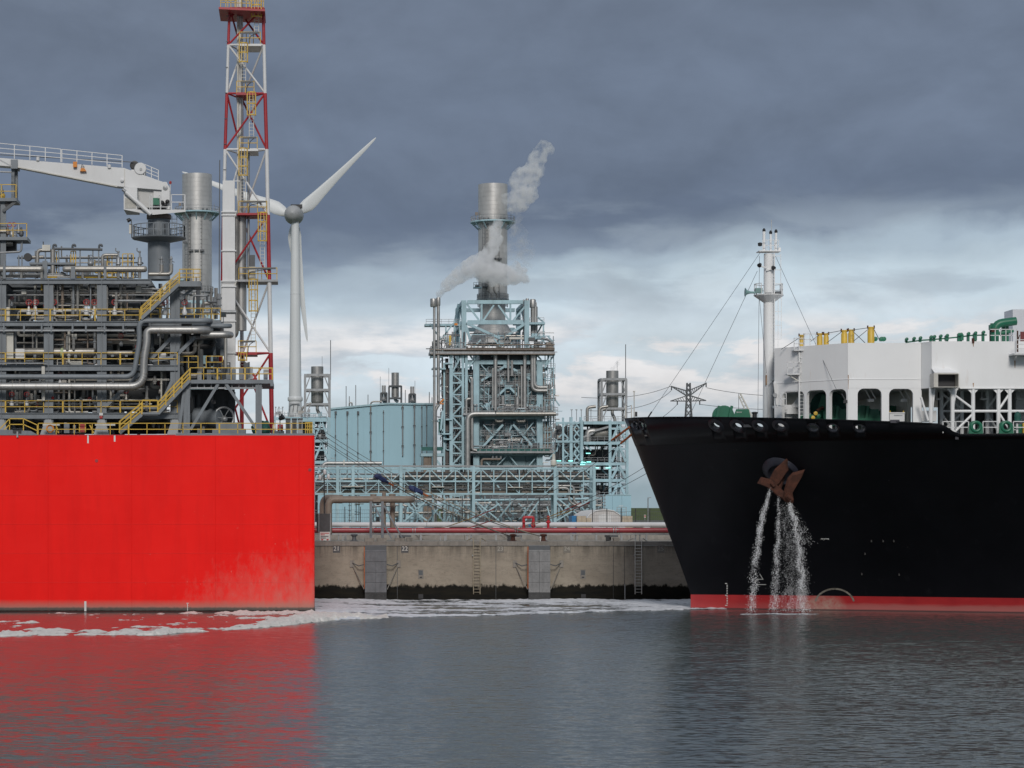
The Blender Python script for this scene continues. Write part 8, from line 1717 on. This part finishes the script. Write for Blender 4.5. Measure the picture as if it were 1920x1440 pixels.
def h_near(x, y):
    yb = lerp_t(fb, x)+1.2*fbm(x*.22, 3.3, 4); 
    if y < yb: return -.1
    d_ = y-yb; band = math.exp(-(d_/9.)**2)*.98+math.exp(-((y-198-.25*x)/9.)**2)*.46+math.exp(-((y-208.5)/3)**2)*.36
    if x > -6: band += .6*min(1, (x+6)/6)
    n_ = fbm(x*.16, y*.07, 5, 4)*.75+fbm(x*.6, y*.3, 4, 9)*.38
    v_ = band-.62+n_-max(0, x-2.5)*.30
    return (.01+min(.22, v_*.30))*(1+.9*NZ.noise(V((x*2.0, y*1.4, 5)))) if v_ > 0 else -.05
foamsheet(-30, 7.5, 163, BY-.02, .17, .34, h_near, 'barge_foam', M['foam'], 'clumps of cream foam drifting along the red barge hull')
def h_quay(x, y):
    yb = lerp_t(fb, x)+.9*fbm(x*.3, 1.3, 4)
    if y < yb: return -.1
    d_ = y-yb; n_ = fbm(x*.10, y*.20, 6, 14)*.75+fbm(x*.4, y*.6, 4, 19)*.35
    edge_ = math.exp(-(d_/3.)**2)*.3+math.exp(-((243-y)/3.5)**2)*.35+max(0, (8-x)/9)*.5 + max(0, min(1, (x-14)/20))*.25
    v_ = .07+edge_+n_
    return (.012+min(.14, v_*.16))*(1+.8*NZ.noise(V((x*1.6, y*1.2, 1)))) if v_ > .0 else -.05
foamsheet(1.45, 46, 188, QY-.02, .2, .32, h_quay, 'quay_foam', m2, 'churned white foam between the barge and the quay wall')
def h_spl(x, y):
    u, w = (x-X(1462, 207))/3.4, (y-206.2)/1.0; d_ = u*u+w*w; v_ = 1-d_+.7*fbm(x*.8, y*.8, 5, 3)
    return .03+.10*v_*abs(NZ.noise(V((x*3, y*3, 0)))) if v_ > .25 and d_ < 1.6 else -.05
foamsheet(X(1462, 207)-5, X(1462, 207)+5, 204, 208.5, .1, .1, h_spl, 'splash_foam', m2, 'white splash where the anchor water meets the harbour')

# ================================================================== steam plumes
def plume(name, label, puffs, Y, dens, vox, disp, seed, noise_scale, lo, hi, group=None):
    bm = bmesh.new(); rr = random.Random(seed); q = Y/F
    for px, py, r in puffs:
        mtx = Matrix.Translation(P(px, py, Y+rr.uniform(-.3, .3)*r*q)) @ Matrix.Diagonal((1, .8, 1, 1)); bmesh.ops.create_icosphere(bm, subdivisions=3, radius=r*q*1.42, matrix=mtx)
    me = bpy.data.meshes.new(name); bm.to_mesh(me); bm.free(); o = link(bpy.data.objects.new(name, me))
    md = o.modifiers.new('merge', 'REMESH'); md.mode = 'VOXEL'; md.voxel_size = vox
    for i, (sz, st_) in enumerate(((2.2, disp), (.8, disp*.45))):
        tx = bpy.data.textures.new(name+str(i), 'CLOUDS'); tx.noise_scale = sz; tx.noise_depth = 3; dm = o.modifiers.new('billow', 'DISPLACE'); dm.texture = tx; dm.texture_coords = 'GLOBAL'; dm.strength = st_; dm.mid_level = .5
    mt = bpy.data.materials.new(name); mt.use_nodes = True; t = mt.node_tree; t.nodes.remove(t.nodes['Principled BSDF'])
    n_ = tnoise(t, pos(t, 1, 1, 1, seed), noise_scale, 6, .6); d_ = tmath(t, 'MULTIPLY', tramp(t, n_, [(lo, 0.), (hi, 1.)]), dens)
    pv = nadd(t, 'ShaderNodeVolumePrincipled', {'Color': (.985, .985, .99, 1), 'Density': d_, 'Anisotropy': .2}); t.links.new(pv.outputs[0], t.nodes['Material Output'].inputs['Volume'])
    me.materials.append(mt); tag(o, label, 'steam', group, 'stuff'); return o
plume('steam_plume', 'thick white steam drifting from the thin vent across the steel stack',
  [(823, 553, 4.5), (828, 547, 6), (836, 538, 9), (848, 527, 10), (862, 517, 12), (877, 506, 14), (893, 498, 16), (908, 506, 17), (925, 512, 17), (944, 516, 15), (962, 519, 12), (978, 522, 9), (989, 526, 5), (966, 503, 9), (982, 508, 6), (912, 482, 12), (922, 466, 11), (930, 450, 11), (928, 434, 9), (934, 420, 6)], 649, 1.3, .45, 1.5, 3, .55, .36, .66, 'steam plumes')
plume('steam_plume', 'pale steam rising beside the top of the steel stack',
  [(948, 372, 8), (960, 385, 11), (972, 376, 17), (968, 345, 11), (985, 362, 17), (990, 340, 16), (978, 330, 12), (1000, 318, 15), (1007, 300, 13), (1014, 285, 11), (1023, 275, 9), (1030, 281, 7)], 652, .9, .45, 1.6, 8, .50, .41, .68, 'steam plumes')
plume('steam_plume', 'thin wisp of grey smoke above the caged silencer near the ship', [(1148, 692, 4), (1152, 686, 4.5), (1157, 682, 4), (1162, 677, 3.5)], 643, .5, .3, .7, 5, .6, .40, .65, 'steam plumes')
plume('steam_plume', 'faint veil of thinning steam hanging beside the stack', [(975, 440, 12), (985, 470, 14), (960, 470, 14), (965, 430, 12), (970, 405, 10), (990, 495, 9)], 653, .30, .5, 1.6, 15, .55, .46, .70, 'steam plumes')
